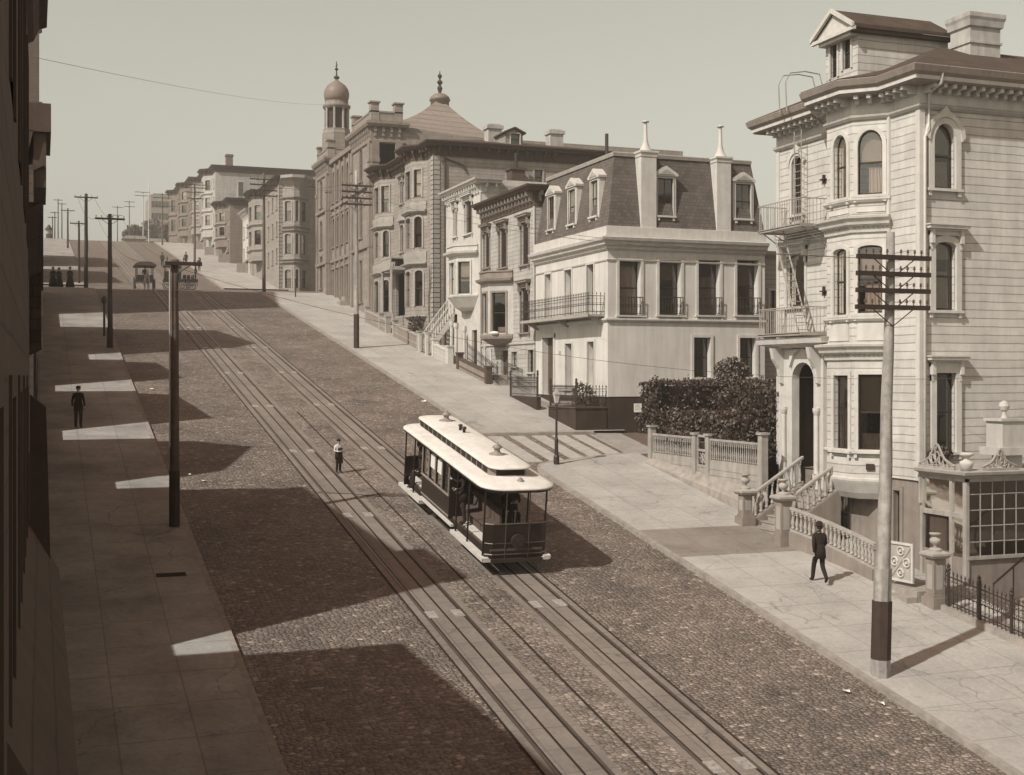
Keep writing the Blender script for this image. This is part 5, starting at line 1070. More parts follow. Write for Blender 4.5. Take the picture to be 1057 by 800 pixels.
# ================================================================= TEMPLE WITH TWO TOWERS
def house_g():
    X=24.75;Y0=98.3;Y1=119.3;XR=52; fs=ST(X);fd=SD(Y0); zb=0; zw=FZ(363,152,X)
    b=thing('domed_hall','tall domed hall with square corner towers and wide gable, uphill of the double bay house','hall',(X,Y0,g(108)))
    T1=FY(366.5,X); T2=FY(350,X)+0.6; zt1=FZ(386,126,X); zt2=FZ(338,165,X)
    nave0,nave1=T1,114.4
    H=[]; zf=lambda v,u:FZ(u,v,X)
    ys=[nave0+ (nave1-nave0)*(k+.5)/5 for k in range(5)]
    lev=[(g(108)+.6,g(108)+3.4,0),(11.6,14.2,.5),(15.6,zw-1.0,.7)]
    for y in ys:
        for z0,z1,r in lev: H.append((y-.42,y+.42,z0,z1,r))
    tw=[]
    for y in ((Y0+T1)/2-.1,):
        tw+= [(y-.4,y+.4,g(102)+.8,g(102)+4.2,0),(y-.4,y+.4,11.2,14.4,.4),(y-.4,y+.4,15.8,18.6,.4)]
    tl=[(116.8,117.7,g(116)+.6,g(116)+3.6,0),(116.8,117.7,11.8,14.4,.45),(116.8,117.7,15.6,18.2,.45)]
    m=MB(); wallface(m,fs,nave0,nave1,zb,zw,H,depth=.15); wallface(m,fd,X,XR,zb,zw); wallface(m,(XR,0,0,1,1,0),Y0,Y1,zb,zw); wallface(m,(0,Y1,1,0,0,1),X,XR,zb,zw); m.poly([(X,Y0,zw),(XR,Y0,zw),(XR,Y1,zw),(X,Y1,zw)]); m.build('wall','stone_tan',b)
    for h in H: window(b,fs,h,mat='paint_tan',cw=.14,proud=.05,depth=.08,simple=True,hood=None)
    # right tower
    def tower(y0,y1,xr,zt,wins,name):
        e=.35; F=ST(X-e); m=MB(); wallface(m,F,y0,y1,zb,zt,wins,depth=.3); wallface(m,SD(y0),X-e,xr,zb,zt); wallface(m,(0,y1,1,0,0,1),X-e,xr,zb,zt); wallface(m,(xr,0,0,1,1,0),y0,y1,zb,zt); m.poly([(X-e,y0,zt),(xr,y0,zt),(xr,y1,zt),(X-e,y1,zt)]); t=m.build(name,'stone_tan',b)
        for h in wins: window(t,F,h,mat='paint_tan',cw=.16,proud=.05,depth=.08,simple=True)
        pc=[(X-e,y1),(X-e,y0),(xr,y0),(xr,y1)]; q=MB(); q.sweep(pc,[(0,zt-1.7),(.12,zt-1.6),(.12,zt-1.45),(.02,zt-1.4),(.02,zt-.5),(.35,zt-.4),(.45,zt-.2),(.45,zt),(0,zt+.05)],closed=True); tc=q.build('tower_cornice','paint_tan',t); bracketobjs(tc,pc[:3],.25,zt-1.15,zt-.45,.62,.2,'paint_tan')
        q=MB()
        for px,py in pc:
            sx=.33 if px<X else -.33; sy=.33 if py==y0 else -.33
            q.cb(min(px,px+sx*2),max(px,px+sx*2),min(py,py+sy*2),max(py,py+sy*2),zt,zt+1.5); 
            q.cb(min(px,px+sx*2)-.1,max(px,px+sx*2)+.1,min(py,py+sy*2)-.1,max(py,py+sy*2)+.1,zt+1.5,zt+1.62)
        q.sweep(pc,[(-.3,zt),(-.05,zt),(-.05,zt+.75),(0,zt+.75),(0,zt+.88),(-.35,zt+.88)],closed=True); q.build('parapet','stone_tan',t)
        q=MB()
        for f_,a0,a1 in ((F,y0,y1),(SD(y0),X-e,xr)):
            for a in (a0+.05,a1-.65): q.box(f_,a,a+.6,0,.14,zb,zt-1.6); q.box(f_,a-.04,a+.64,0,.2,zt-3.2,zt-2.9)
            for zz in (10.2,15.0): q.box(f_,a0,a1,.0,.18,zz,zz+.28)
        q.build('pilaster','paint_tan',t); return t
    xr1=SX(415.5,Y0); xr2=X+2.9
    tower(Y0,T1,xr1,zt1,tw,'tower')
    t2=tower(nave1,Y1,xr2,zt2,tl,'tower')
    m=MB()
    for k in range(6):
        y=nave0+(nave1-nave0)*k/5; m.box(fs,y-.18,y+.18,0,.16,zb,zw)
    for zz in (10.2,15.0): m.box(fs,nave0,nave1,0,.17,zz,zz+.28); m.box(fs,nave0,nave1,0,.12,zz-.6,zz-.45)
    m.box(fs,nave0,nave1,-.2,.3,zw-.3,zw+.1)
    m.build('pilaster','paint_tan',b)
    # lantern + onion dome over the far tower
    cx,cy=X+1.15,117.6; d=cy*CT+cx*SN
    zz=lambda v: (V0-v)/FO*d
    r=lambda px: px/FO*d
    m=MB(); m.lathe((cx,cy,0),[(r(15),zt2),(r(15),zz(138)),(r(14),zz(137)),(r(14),zz(134))],8,rot=math.pi/8); l=m.build('lantern','stone_tan',b)
    m=MB(); m.lathe((cx,cy,0),[(r(10.2),zz(135)),(r(10.2),zz(111))],8,rot=math.pi/8); m.build('lantern_core','base_dark',l)
    for k in range(8):
        m=MB(); an=math.pi/8+k*math.pi/4; x,y=cx+r(12)*math.cos(an),cy+r(12)*math.sin(an); m.lathe((x,y,0),[(.16,zz(135)),(.16,zz(134)),(.11,zz(133)),(.11,zz(113)),(.17,zz(112))],8); m.build('column','paint_grey',l)
    m=MB(); m.lathe((cx,cy,0),[(r(13),zz(113)),(r(14.5),zz(111)),(r(14.5),zz(109.5)),(r(12.5),zz(108.5)),(r(12),zz(106)),(r(12.3),zz(105))],16); m.build('lantern_cornice','paint_tan',l)
    m=MB(); m.lathe((cx,cy,0),[(r(11.2),zz(106)),(r(12.8),zz(101)),(r(13.1),zz(97)),(r(12.2),zz(93)),(r(9.8),zz(89)),(r(6),zz(86)),(r(2.4),zz(83.6)),(r(.9),zz(81.5))],24); m.build('dome','dome_metal',l,True)
    m=MB(); m.lathe((cx,cy,0),[(.1,zz(82.5)),(.28,zz(80.5)),(.28,zz(79.5)),(.08,zz(78)),(.06,zz(73)),(.2,zz(71.5)),(.06,zz(70)),(.04,zz(63.5))],8); m.cb(cx-.04,cx+.04,cy-.35,cy+.35,zz(68),zz(67.5)); m.build('finial','iron',l)
    # gable / pyramid roof
    YG=Y0+1.5; zp=SZ(453.5,103,YG+7); xa,xb=SX(417.5,YG),SX(503,YG); za=SZ(417.5,119.5,YG); zb2=SZ(503,134,YG); xp=SX(453.5,YG+7)
    xl=X+1; xr=xp+(xp-xl); m=MB()
    # slope lines of the photo continued down to the eaves
    xp=SX(453.5,YG); zp=SZ(453.5,102,YG); sl=(zp-za)/(xp-xa); sr_=(zp-zb2)/(xb-xp)
    YA=YG+7.5; xp=SX(453.5,YA); zp=SZ(453.5,101.5,YA)
    el=(SX(398,YG),SZ(398,127.5,YG)); er=(SX(528,YG),SZ(528,149.5,YG)); ze=min(el[1],er[1]); yb=YG+15
    m=MB(); cs=[(el[0],YG,el[1]),(er[0],YG,er[1]),(er[0],yb,er[1]),(el[0],yb,el[1])]; n=7; ap=Vector((xp,YA,zp))
    for k in range(4):                                 # slightly flared hips
        A=Vector(cs[k]);B=Vector(cs[(k+1)%4]); pr=None
        for q in range(n+1):
            t=q/n; drop=Vector((0,0,-.45*math.sin(math.pi*t))); a=A.lerp(ap,t)+drop; b_=B.lerp(ap,t)+drop
            if pr: m.poly([pr[0],pr[1],b_,a])
            pr=(a,b_)
    m.build('hipped_roof','gableroof',b)
    m=MB(); 
    for k in range(4): A=cs[k];B=cs[(k+1)%4]; m.poly([A,B,(B[0],B[1],zw-4),(A[0],A[1],zw-4)])
    m.build('upper_wall','stone_tan',b)
    d2=YA*CT+xp*SN; m=MB(); q=lambda v:(V0-v)/FO*d2; rr=lambda p:p/FO*d2
    m.lathe((xp,YA,0),[(rr(9.5),q(114)),(rr(9.5),q(104.5)),(rr(11),q(104)),(rr(9.8),q(100.5)),(rr(6),q(97.5)),(rr(1),q(96))],20); m.build('cupola','dome_metal',b,True)
    m=MB(); m.lathe((xp,YA,0),[(.12,q(96)),(.25,q(91)),(.1,q(88)),(.28,q(85)),(.06,q(82)),(.22,q(78.5)),(.05,q(76)),(.04,q(73.5))],8); m.build('finial','iron',b)
    m=MB(); yy=105.8; m.cb(24.0,24.75,yy,yy+1.2,g(105)-.5,g(106)+.9); m.cb(23.6,24.0,yy,yy+1.2,g(105)-.5,g(106)+.5); m.build('entrance_step','curb_stone',b)
house_g()
# ================================================================= HOUSES BEYOND THE CROSS STREET
def far_house(name,label,X,Y0,Y1,XR,zt,wall,trim,floors,bays=(),chim=(),sidewin=(),cor='paint_brown',cw_=.7,roof=None,quoin=False,steps=False):
    zb=g(Y0)-2; b=thing('house' if not name else name,label,'house',(X,Y0,g(Y0)),'houses beyond the cross street')
    fs=ST(X);fd=SD(Y0); fz=[]; gb=g((Y0+Y1)/2)
    nfl=floors; hh=(zt-1.0-gb-1.0)/nfl; H=[]; path=[(X,Y1)]
    spans=[]; ycur=Y1
    for (yc,wd,p) in bays: spans.append((yc-wd/2,yc+wd/2,p))
    holes=[]
    ylist=[]; n=max(2,int((Y1-Y0)/2.6))
    for k in range(n):
        y=Y0+(Y1-Y0)*(k+.5)/n
        if all(not(a-.6<y<c+.6) for a,c,p in spans): ylist.append(y)
    for f in range(nfl):
        z0=gb+1.0+f*hh+hh*.22; z1=z0+hh*.55
        for y in ylist: H.append((y-.42,y+.42,z0,z1,.12))
    m=MB(); box_walls(m,X,Y0,Y1,XR,zb,zt,H,sidewin); m.build('wall',wall,b)
    for h in H: window(b,fs,h,mat=trim,simple=True,blind=random.choice((0,.4,.5)))
    for h in sidewin: window(b,fd,h,mat=trim,simple=True,blind=.0)
    for a,c,p in sorted(spans,reverse=True):
        PB=[(X,c),(X-p,c-p),(X-p,a+p),(X,a)]; path+=PB; zb_=gb+hh*.9
        m=MB(); L=p*math.sqrt(2); Lf=c-a-2*p; nh=[];fh=[]
        for f in range(1,nfl) if nfl>2 else range(nfl):
            z0=gb+1.0+f*hh+hh*.2; z1=z0+hh*.58; nh.append((L*.2,L*.8,z0,z1,.1)); fh.append((Lf*.2,Lf*.8,z0,z1,.1))
        fn=SG(PB[2],PB[3]); ff=SG(PB[1],PB[2]); wallface(m,fn,0,L,zb_,zt,nh); wallface(m,ff,0,Lf,zb_,zt,fh); wallface(m,SG(PB[0],PB[1]),0,L,zb_,zt); m.poly([q+(zb_,) for q in PB]); bo=m.build('bay',wall,b)
        for h in nh: window(bo,fn,h,mat=trim,simple=True,sill=False,cw=.09,blind=.5); 
        for h in fh: window(bo,ff,h,mat=trim,simple=True,sill=False,cw=.09)
        q=MB()
        for f in range(1,nfl):
            z=gb+1.0+f*hh; q.sweep(PB,[(0,z-.15),(.1,z-.12),(.25,z),(.25,z+.12),(0,z+.15)])
        q.build('band',trim,bo)
    path+=[(X,Y0),(XR,Y0)]
    cornice(b,path,zt-.9,zt+.1,cw_,cor,cor,.8)
    m=MB(); m.poly([(X-.6,Y0-.5,zt+.12),(XR,Y0-.5,zt+.12),(XR,Y1,zt+.12),(X-.6,Y1,zt+.12)]); m.build('roof','tar_roof',b)
    if quoin:
        m=MB(); z=zb+2
        while z<zt-1: m.box(fs,Y0-.06,Y0+.7,0,.06,z,z+.3); m.box(fd,X-.058,X+.6,0,.06,z+.001,z+.299); z+=.42
        m.build('quoin',trim,b)
    for (x,y,z,w) in chim:
        m=MB(); m.cb(x,x+w,y,y+w,zt,z); m.cb(x-.1,x+w+.1,y-.1,y+w+.1,z-.3,z-.1); m.build('chimney','chimney_brick',b)
    if steps:
        for yy in steps:
            s=MB()
            for k in range(8): s.cb(23.3+(X-23.3)*k/8,X,yy-.8,yy+.8,g(yy)-.5,g(yy)+.15+.2*(k+1))
            s.cb(23.3,X,yy-.95,yy-.8,g(yy)-.5,g(yy)+1.2); s.build('front_steps','curb_stone',b)
    return b
X=24.75
zH=FZ(288,183,X); 
b=far_house('corner_block','grey clapboard corner house with quoins beyond the cross street, next to the domed hall',X,141.5,161.5,40,zH,'clap_grey','paint_grey',3,bays=((155.2,5.5,1.1),),quoin=True)
# side bay with lit and shaded faces
fd=SD(141.5); x0,x1=SX(291,141.5),SX(317,141.5); p=1.1
PB=[(x0,141.5),(x0+p,141.5-p),(x1-p,141.5-p),(x1,141.5)]; fl=[SG(PB[0],PB[1]),SG(PB[1],PB[2]),SG(PB[2],PB[3])]; m=MB(); hs=[]
for i,f in enumerate(fl):
    L=math.dist(PB[i],PB[i+1]); hh=[(L*.22,L*.78,SZ(303,v1,140.5),SZ(303,v0,140.5),.15) for v0,v1 in ((207,228),(241,262),(278,297))]; wallface(m,f,0,L,g(141)-1,zH-.3,hh); hs.append((f,hh))
bo=m.build('bay','clap_grey',b)
for f,hh in hs:
    for h in hh: window(bo,f,h,mat='paint_grey',cw=.12,simple=True,blind=.5,sill=False)
for v in (203,233,237,267,270): q=MB(); q.sweep(PB,[(0,SZ(303,v+1.5,140.5)),(.25,SZ(303,v+1,140.5)),(.3,SZ(303,v,140.5)),(0,SZ(303,v-.5,140.5))]); q.build('band','paint_grey',bo)
q=MB(); q.sweep([(X,141.5)]+PB+[(40,141.5)],[(0,zH-.9),(.3,zH-.5),(.9,zH-.2),(.9,zH+.12),(0,zH+.16)]); q.build('cornice','paint_grey',bo)
far_house('low_house','low white house squeezed between two taller houses beyond the cross street',X,163.2,169.0,34,FZ(250,222,X),'paint_white','paint_white',2,bays=(),cor='paint_white',steps=(165,))
far_house('tall_house','brown clapboard house with dark side wall beyond the low white house',X,181.0,193.0,38,FZ(237,205,X),'clap_brown','paint_grey',3,bays=((187,5,1.1),),steps=(183,))
far_house('tall_house','tall pale clapboard house with a tall brick chimney rising above its neighbours',X,197.0,209.0,60,FZ(222,171,X),'clap_cream','paint_white',4,bays=((203,5,1.2),),chim=((SX(233,200),200,SZ(235,159,200),SX(240,200)-SX(233,200)),),sidewin=(gr(SD(197.0),245.5,251,188,203),),steps=(199,))
far_house('tall_house','shaded bay-fronted house near the hilltop, left of the tall pale house',X,211,226,38,FZ(209,181,X),'clap_grey','paint_grey',4,bays=((218,5,1.2),),steps=(213,))
far_house('tall_house','dark bay-fronted house second from the hilltop on the right',X,229,246,38,FZ(195,187,X),'clap_brown','paint_tan',4,bays=((238,5,1.2),))
far_house('tall_house','dark narrow house at the very hilltop on the right',X,249,268,38,FZ(184,194,X),'clap_brown','paint_tan',3,bays=((258,5,1.2),))
far_house('filler_house','pale flat-roofed house set back beyond the grey corner house',41,143,165,60,23.2,'clap_cream','paint_white',3)
# misty block beyond the crest, trees
bb=thing('hilltop_block','tall hazy brick block far beyond the hilltop','building',(30,400,18)); 
YB=400; x0,x1=SX(155,YB),SX(180,YB); z1=SZ(165,201,YB); f=SD(YB); H=[]
for r_ in range(6):
    for k in range(7):
        a=x0+(x1-x0)*(k+.3)/7; H.append((a,a+.9,z1-4-r_*3.6,z1-2-r_*3.6))
m=MB(); wallface(m,f,x0,x1,10,z1,H); wallface(m,ST(x0),YB,YB+20,10,z1); wallface(m,(x1,0,0,1,1,0),YB,YB+20,10,z1); wallface(m,(0,YB+20,1,0,0,1),x0,x1,10,z1); m.poly([(x0,YB,z1),(x1,YB,z1),(x1,YB+20,z1),(x0,YB+20,z1)]); m.build('wall','stone_tan',bb)
for h in H: MB().poly([P(f,h[0],-.2,h[2]),P(f,h[1],-.2,h[2]),P(f,h[1],-.2,h[3]),P(f,h[0],-.2,h[3])]).build('window','base_dark',bb)
def fartree(label,u,v0,v1,Y,wpx,hpx,n=900):
    x=SX(u,Y); zc=SZ(u,(v0+v1)/2,Y); d=Y*CT+x*SN; rx=wpx/2/FO*d; rz=(v1-v0)/2/FO*d
    t=thing('tree',label,'tree',(x,Y,zc-rz-1),'trees on the hilltop')
    def fn():
        while 1:
            a,b_,c=[random.uniform(-1,1) for _ in range(3)]
            if a*a+b_*b_+c*c<1+.25*math.sin(a*7)*math.cos(c*6): return Vector((x+a*rx,Y+b_*rx*.6,zc+c*rz))
    leafblob(t,None,None,n,.38,'leaf_a',name='crown',fn=fn); m=MB(); m.tube([(x,Y,zc-rz-5),(x,Y,zc)],[.5,.2],6)
    m.build('trunk','bark',t)
fartree('round dark tree beyond the hilltop, in front of the hazy block',156,226,252,300,30,26)
fartree('small dark tree at the left end of the hilltop clump',137,232,254,290,22,20)
fartree('dark tree behind the hilltop, rightmost of the clump',171,230,256,280,16,24)
# long low hilltop sheds
for lab,u0,u1,v0 in (('low shed roof on the hilltop beyond the car line',127,150,243),('second low shed on the hilltop nearer the houses',150,170,246)):
    Y=262; x0,x1=SX(u0,Y),SX(u1,Y); z=SZ(u0,v0,Y); t=thing('shed',lab,'shed',(x0,Y,22)); m=MB(); m.cb(x0,x1,Y,Y+4,20,z-.6); m.build('wall','paint_tan',t); m=MB(); m.prism(SD(Y),[(x0-.3,z-.6),(x1+.3,z-.6),(x1-.2,z),(x0+.5,z)],-4,.3); m.build('roof','paint_grey',t)
# ================================================================= LEFT SIDE OF THE STREET (shade side)
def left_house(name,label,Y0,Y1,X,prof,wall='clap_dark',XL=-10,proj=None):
    """prof: roofline (y,z) from near to far, continued back as a ridge"""
    zb=g(Y0)-1.5; b=thing(name,label,'house',(X,Y0,g(Y0)))
    f=LF(X); zmin=min(p[1] for p in prof); gb=g((Y0+Y1)/2); n=max(1,int((Y1-Y0)/2.4)); H=[]
    for k in range(n):
        y=Y0+(Y1-Y0)*(k+.5)/n; z=gb+1.2
        while z+2.2<zmin and z<gb+14: H.append((y-.45,y+.45,z,z+1.9,0)); z+=3.4
    m=MB(); wallface(m,f,Y0,Y1,zb,zmin,H); 
    m.poly([(X,y,z) for y,z in [(Y0,zmin)]+prof+[(Y1,zmin)]]); m.poly([(XL,y,z) for y,z in [(Y0,zb)]+prof+[(Y1,zb)]])
    for y,z in ((Y0,prof[0][1]),(Y1,prof[-1][1])): m.poly([(X,y,zb),(XL,y,zb),(XL,y,z),(X,y,z)])
    m.build('wall',wall,b)
    for h in H: window(b,f,h,mat='paint_brown',simple=True,proud=.015,sill=False,blind=random.choice((0,.4)))
    m=MB()
    for (y0,z0),(y1,z1) in zip(prof,prof[1:]):
        m.hexa([(XL,y0,z0),(X+.0,y0,z0),(X+.0,y1,z1),(XL,y1,z1),(XL,y0,z0+.12),(X+.22,y0,z0+.12),(X+.22,y1,z1+.12),(XL,y1,z1+.12)])
    m.build('roof','shingle',b)
    return b
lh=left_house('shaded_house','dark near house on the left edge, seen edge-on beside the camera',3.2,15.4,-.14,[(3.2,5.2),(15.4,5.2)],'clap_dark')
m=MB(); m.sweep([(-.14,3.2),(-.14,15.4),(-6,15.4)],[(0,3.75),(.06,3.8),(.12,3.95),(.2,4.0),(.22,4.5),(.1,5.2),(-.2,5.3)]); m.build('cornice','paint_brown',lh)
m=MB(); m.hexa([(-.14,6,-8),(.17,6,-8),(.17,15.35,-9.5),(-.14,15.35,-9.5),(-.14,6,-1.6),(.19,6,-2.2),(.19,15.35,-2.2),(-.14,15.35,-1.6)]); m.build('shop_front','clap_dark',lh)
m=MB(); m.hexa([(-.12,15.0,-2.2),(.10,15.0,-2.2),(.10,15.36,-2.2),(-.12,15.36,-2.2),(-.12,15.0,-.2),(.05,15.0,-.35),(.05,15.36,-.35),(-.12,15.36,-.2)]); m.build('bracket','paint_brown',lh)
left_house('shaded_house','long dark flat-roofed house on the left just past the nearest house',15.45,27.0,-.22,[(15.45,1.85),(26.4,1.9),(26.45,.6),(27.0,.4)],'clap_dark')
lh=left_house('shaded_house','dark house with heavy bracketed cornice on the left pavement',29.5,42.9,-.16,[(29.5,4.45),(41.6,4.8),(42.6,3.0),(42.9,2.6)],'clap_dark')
m=MB(); m.box(LF(-.16),29.6,32.6,0,.26,4.1,5.3); m.box(LF(-.16),29.5,32.7,-.3,.36,5.3,5.92); m.sweep([(-.16,29.5),(-.16,41.6)],[(-.1,4.9),(-.3,4.92),(-.42,5.1),(-.42,5.3),(0,5.32)]); m.build('cornice','paint_brown',lh)

m=MB(); m.cb(-2.4,-1.5,29.8,30.7,5.0,6.4); m.build('chimney','chimney_brick',lh)
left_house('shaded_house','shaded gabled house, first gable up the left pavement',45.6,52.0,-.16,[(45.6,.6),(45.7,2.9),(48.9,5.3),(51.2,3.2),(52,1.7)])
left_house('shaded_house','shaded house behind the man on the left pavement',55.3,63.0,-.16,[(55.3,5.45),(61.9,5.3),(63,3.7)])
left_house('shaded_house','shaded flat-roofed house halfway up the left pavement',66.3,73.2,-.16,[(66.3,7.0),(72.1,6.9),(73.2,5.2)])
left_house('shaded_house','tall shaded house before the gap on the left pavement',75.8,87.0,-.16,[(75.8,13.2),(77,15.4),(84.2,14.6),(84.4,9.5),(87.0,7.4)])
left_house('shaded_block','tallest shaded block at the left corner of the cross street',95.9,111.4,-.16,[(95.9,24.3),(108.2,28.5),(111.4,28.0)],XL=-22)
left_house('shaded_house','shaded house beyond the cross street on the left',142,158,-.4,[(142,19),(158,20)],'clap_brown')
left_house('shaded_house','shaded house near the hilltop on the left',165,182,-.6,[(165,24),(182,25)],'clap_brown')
for y0,y1,hw,lb in ((27.05,29.45,3.6,'added dark sheet blocking sun in the nearest gap of the left row'),(42.95,45.55,3.1,'added dark sheet blocking sun between the corniced house and the first gable'),(52.05,55.25,1.3,'low added sun blocker in the gap behind the man on the left'),(63.05,66.25,1.1,'low added sun blocker in the third gap of the left row'),(73.25,75.75,3.2,'tall added sun blocker in the fourth gap of the left row'),(87.05,95.85,1.7,'long added sun blocker before the tallest shaded block')):
    m=MB(); beam(m,(-.3,y0,g(y0)-.5),(-.3,y1,g(y1)-.5),.12,hw+.5); solo(m,'gap_sun_blocker','clap_dark',lb,'wall',(-.3,(y0+y1)/2,g((y0+y1)/2)))  # unseen sheets added in the gaps to keep sun off the left pavement
# hilltop watch booth
bx=1.25; t=thing('signal_booth','small glazed signal booth with a conical roof at the left side of the hilltop','booth',(bx,236,23))
dd=236*CT; q=lambda v:(V0-v)/FO*dd; m=MB(); m.lathe((bx,236,0),[(.55,22.5),(.5,q(241))],6); m.build('base','paint_brown',t); m=MB(); m.lathe((bx,236,0),[(.42,q(241)),(.45,q(237))],6); m.build('glazing','paint_grey',t); m=MB(); m.lathe((bx,236,0),[(.75,q(237)),(.7,q(236.5)),(.35,q(234)),(.2,q(232.5)),(.05,q(231.5))],8); m.build('roof','paint_dark',t)
# ================================================================= POLES
def pole(label,x,y,h,r0=.15,r1=.10,arms=(),mat='pole_dark',lean=(0,0),base=None,ins=True,braces=True,name='telegraph_pole',zb=None,grp='telegraph poles along the kerbs'):
    zb=g(y)+.1 if zb is None else zb; t=thing(name,label,'pole',(x,y,zb),grp)
    tp=Vector((x+lean[0],y+lean[1],zb+h)); bs=Vector((x,y,zb-.5)); at=lambda z: bs.lerp(tp,(z-bs.z)/(tp.z-bs.z)); 
    m=MB(); n=8
    pts=[bs.lerp(tp,k/n)+Vector((random.gauss(0,.008),random.gauss(0,.008),0)) for k in range(n+1)]; m.tube(pts,[r0+(r1-r0)*k/n for k in range(n+1)],12); m.build('shaft',mat,t,True)
    if base:
        for z0,z1,mt,w in base:
            m=MB(); m.tube([at(zb+z0),at(zb+z1)],[w,w],8 if mt!='pole_grey' else 8); m.build('base_casing',mt,t)
    im=None
    for a in arms:
        dz,l0,l1=a[:3]; n_=a[3] if len(a)>3 else 6; c=at(zb+h-dz); w=.055
        am=thing('crossarm',None,None,(0,0,0)) if False else None
        m=MB(); yo=c.y-r1-.05; m.cb(c.x-l0,c.x+l1,yo-.05,yo+.05,c.z-.055,c.z+.055)
        ao=m.build('crossarm','pole_dark',t)
        if braces:
            m=MB()
            for s,l in ((-1,l0),(1,l1)):
                e=min(.6,l*.6); m.tube([(c.x,yo,c.z-e*.75),(c.x+s*e,yo,c.z-.03)],.014,4)
            m.build('brace','iron',ao)
        if ins:
            if im is None:
                q=MB(); q.tube([(0,0,-.02),(0,0,.07)],.013,5); q.lathe((0,0,.06),[(.03,0),(.034,.02),(.022,.045),(.027,.06),(.012,.085)],8); im=bpy.data.meshes.new('insulator'); im.from_pydata(q.v,[],q.f); im.materials.append(MATS['insulator'])
            L=parent_loc(ao)
            for k in range(n_):
                xx=c.x-l0+.06+(l0+l1-.12)*k/(n_-1)
                if abs(xx-c.x)<.1: continue
                o=bpy.data.objects.new('insulator',im); COL.objects.link(o); o.parent=ao; o.location=Vector((xx,yo,c.z+.055))-L
    return t
ph=FZ(923,238,19.15)-(g(25.6)+.13)
hp_=(-FZ(912,703,18.95)+0)
pole('tall pale eight-sided pole with dark band and four crossarms, nearest on the right kerb',18.9,25.7,ph,.205,.10,[(.62+.40*k*1.0+ .0,1.05,1.05,11) for k in range(4)],mat='pole_grey',lean=(.32,0),base=[(-.2,.42,'pole_grey',.235),(.42,1.82,'pole_tar',.238),(1.82,2.6,'pole_grey',.215)])
def aft(v,Y,X): return (V0-v)/FO*(Y*CT+X*SN)
pole('pole with dark base and four crossarms, second on the right kerb',19.05,80.6,aft(176,80.7,19.05)-g(80.7)-.1,.17,.10,[(1.0,1.0,.98,8),(1.4,1.0,.98,8),(1.8,1.0,.98,8),(2.2,1.0,.98,8)],mat='pole_grey',base=[(-.1,2.2,'pole_tar',.185)])
pole('pole with four crossarms on the right corner before the cross street',19.05,117.0,aft(179,117.5,19.05)-g(117.5)-.1,.17,.10,[(.6,1.3,1.2,8),(1.1,1.3,1.2,8),(1.6,1.3,1.2,8),(2.1,1.3,1.2,8)],mat='pole_wood')
pole('pole crowded with crossarms beyond the cross street on the right',19.05,173.0,11.0,.16,.1,[(.2,1.3,1.4,6),(.6,1.3,1.4,6),(1.2,1.3,1.2,6),(2.0,1.0,1.2,6)],mat='pole_wood',ins=False)
for lab,u,X_,Y_,tv,arms in (('slender pole with three crossarms, right of the hilltop',167,19.05,221,200,[(.2,1.5,1.5),(.8,1.5,1.5),(2.2,1.5,1.5)]),('plain white mast on the hilltop',153,19.05,250,190,[]),('tall hilltop pole with three crossarms beside the white mast',147,19.05,264,198,[(.2,1.6,1.3),(.9,1.6,1.3)]),('far hilltop pole with two crossarms, third from the left clump',133,17.4,280,208,[(.2,1.1,1.1),(1.2,1.1,1.1)]),('farthest hilltop pole standing in line with the car tracks',120.5,15,280,213,[(.3,1.1,1.1),(2,1,1)])):
    pole(lab,X_,Y_,aft(tv,Y_,X_)-g(Y_),.11 if 'mast' in lab else .14,.08,[a+(6,) for a in arms],mat='paint_white' if 'mast' in lab else 'pole_wood',ins=False,braces=False)
# left side
pole('dark pole with a bracketed side arm, nearest on the left kerb in the shade',3.9,41.0,aft(268,41.0,3.88)-g(41)-.1,.155,.125,[(.13,.3,.82,3)],mat='pole_wood',base=[(-.1,1.75,'pole_tar',.165)])
m=MB(); zt=aft(268,41,3.9); m.tube([(3.74,40.85,g(41)+2.6),(3.74,40.85,zt-.3)],.022,6); solo(m,'wall_conduit','paint_white','thin white pipe fixed to the nearest left pole','pipe',(3.74,40.85,g(41)+2.6))
m=MB(); pts=[(3.9+.33*math.sin(t*.35),40.83,zt-1.0+.42*(1-math.cos(t*.35))) for t in range(0,5)]; m.tube(pts,.02,5)
solo(m,'iron_hook','iron','curved iron brace below the side arm of the nearest left pole','bracket',(3.9,40.8,zt-1))
pole('dark pole with one crossarm and insulators, second on the left kerb',3.85,79.9,aft(221,79.9,3.85)-g(79.9)-.1,.16,.11,[(.3,.85,.85,6)],base=[(-.1,1.2,'pole_dark',.185)])
pole('tall dark pole with one crossarm on the left corner of the cross street',3.75,120.0,aft(200,120,3.75)-g(120)-.1,.19,.13,[(.35,1.0,1.0,5)])
pole('shorter dark pole beyond the cross street on the left',3.75,143.0,aft(228,143,3.75)-g(143)-.1,.13,.1,[(.3,.9,.9,4)])
pole('dark pole near the hilltop on the left kerb',3.75,203.6,aft(215,203.6,3.75)-g(203.6)-.1,.15,.1,[(.35,1,1,4)],ins=False)
for lab,X_,Y_,tv in (('hilltop pole on the left, fourth from the left edge',3.4,238,210),('tallest hilltop pole in the left clump',2.8,240,206),('small hilltop pole second from the left edge',2.2,236,219),('smallest hilltop pole beside the signal booth',1.8,234,224)):
    pole(lab,X_,Y_,aft(tv,Y_,X_)-g(Y_),.11,.07,[(.2,.75,.75,4)],ins=False,braces=False)
m=MB(); m.tube([(3.75,85,g(85)),(3.75,85,g(85)+2.2)],.07,8); m.lathe((3.75,85,g(85)+2.2),[(.1,0),(.16,.12),(.18,.3),(.12,.4),(.03,.5)],8)
solo(m,'hitching_post','iron','slim dark iron post just uphill of the second left pole','post',(3.75,85,g(85)))
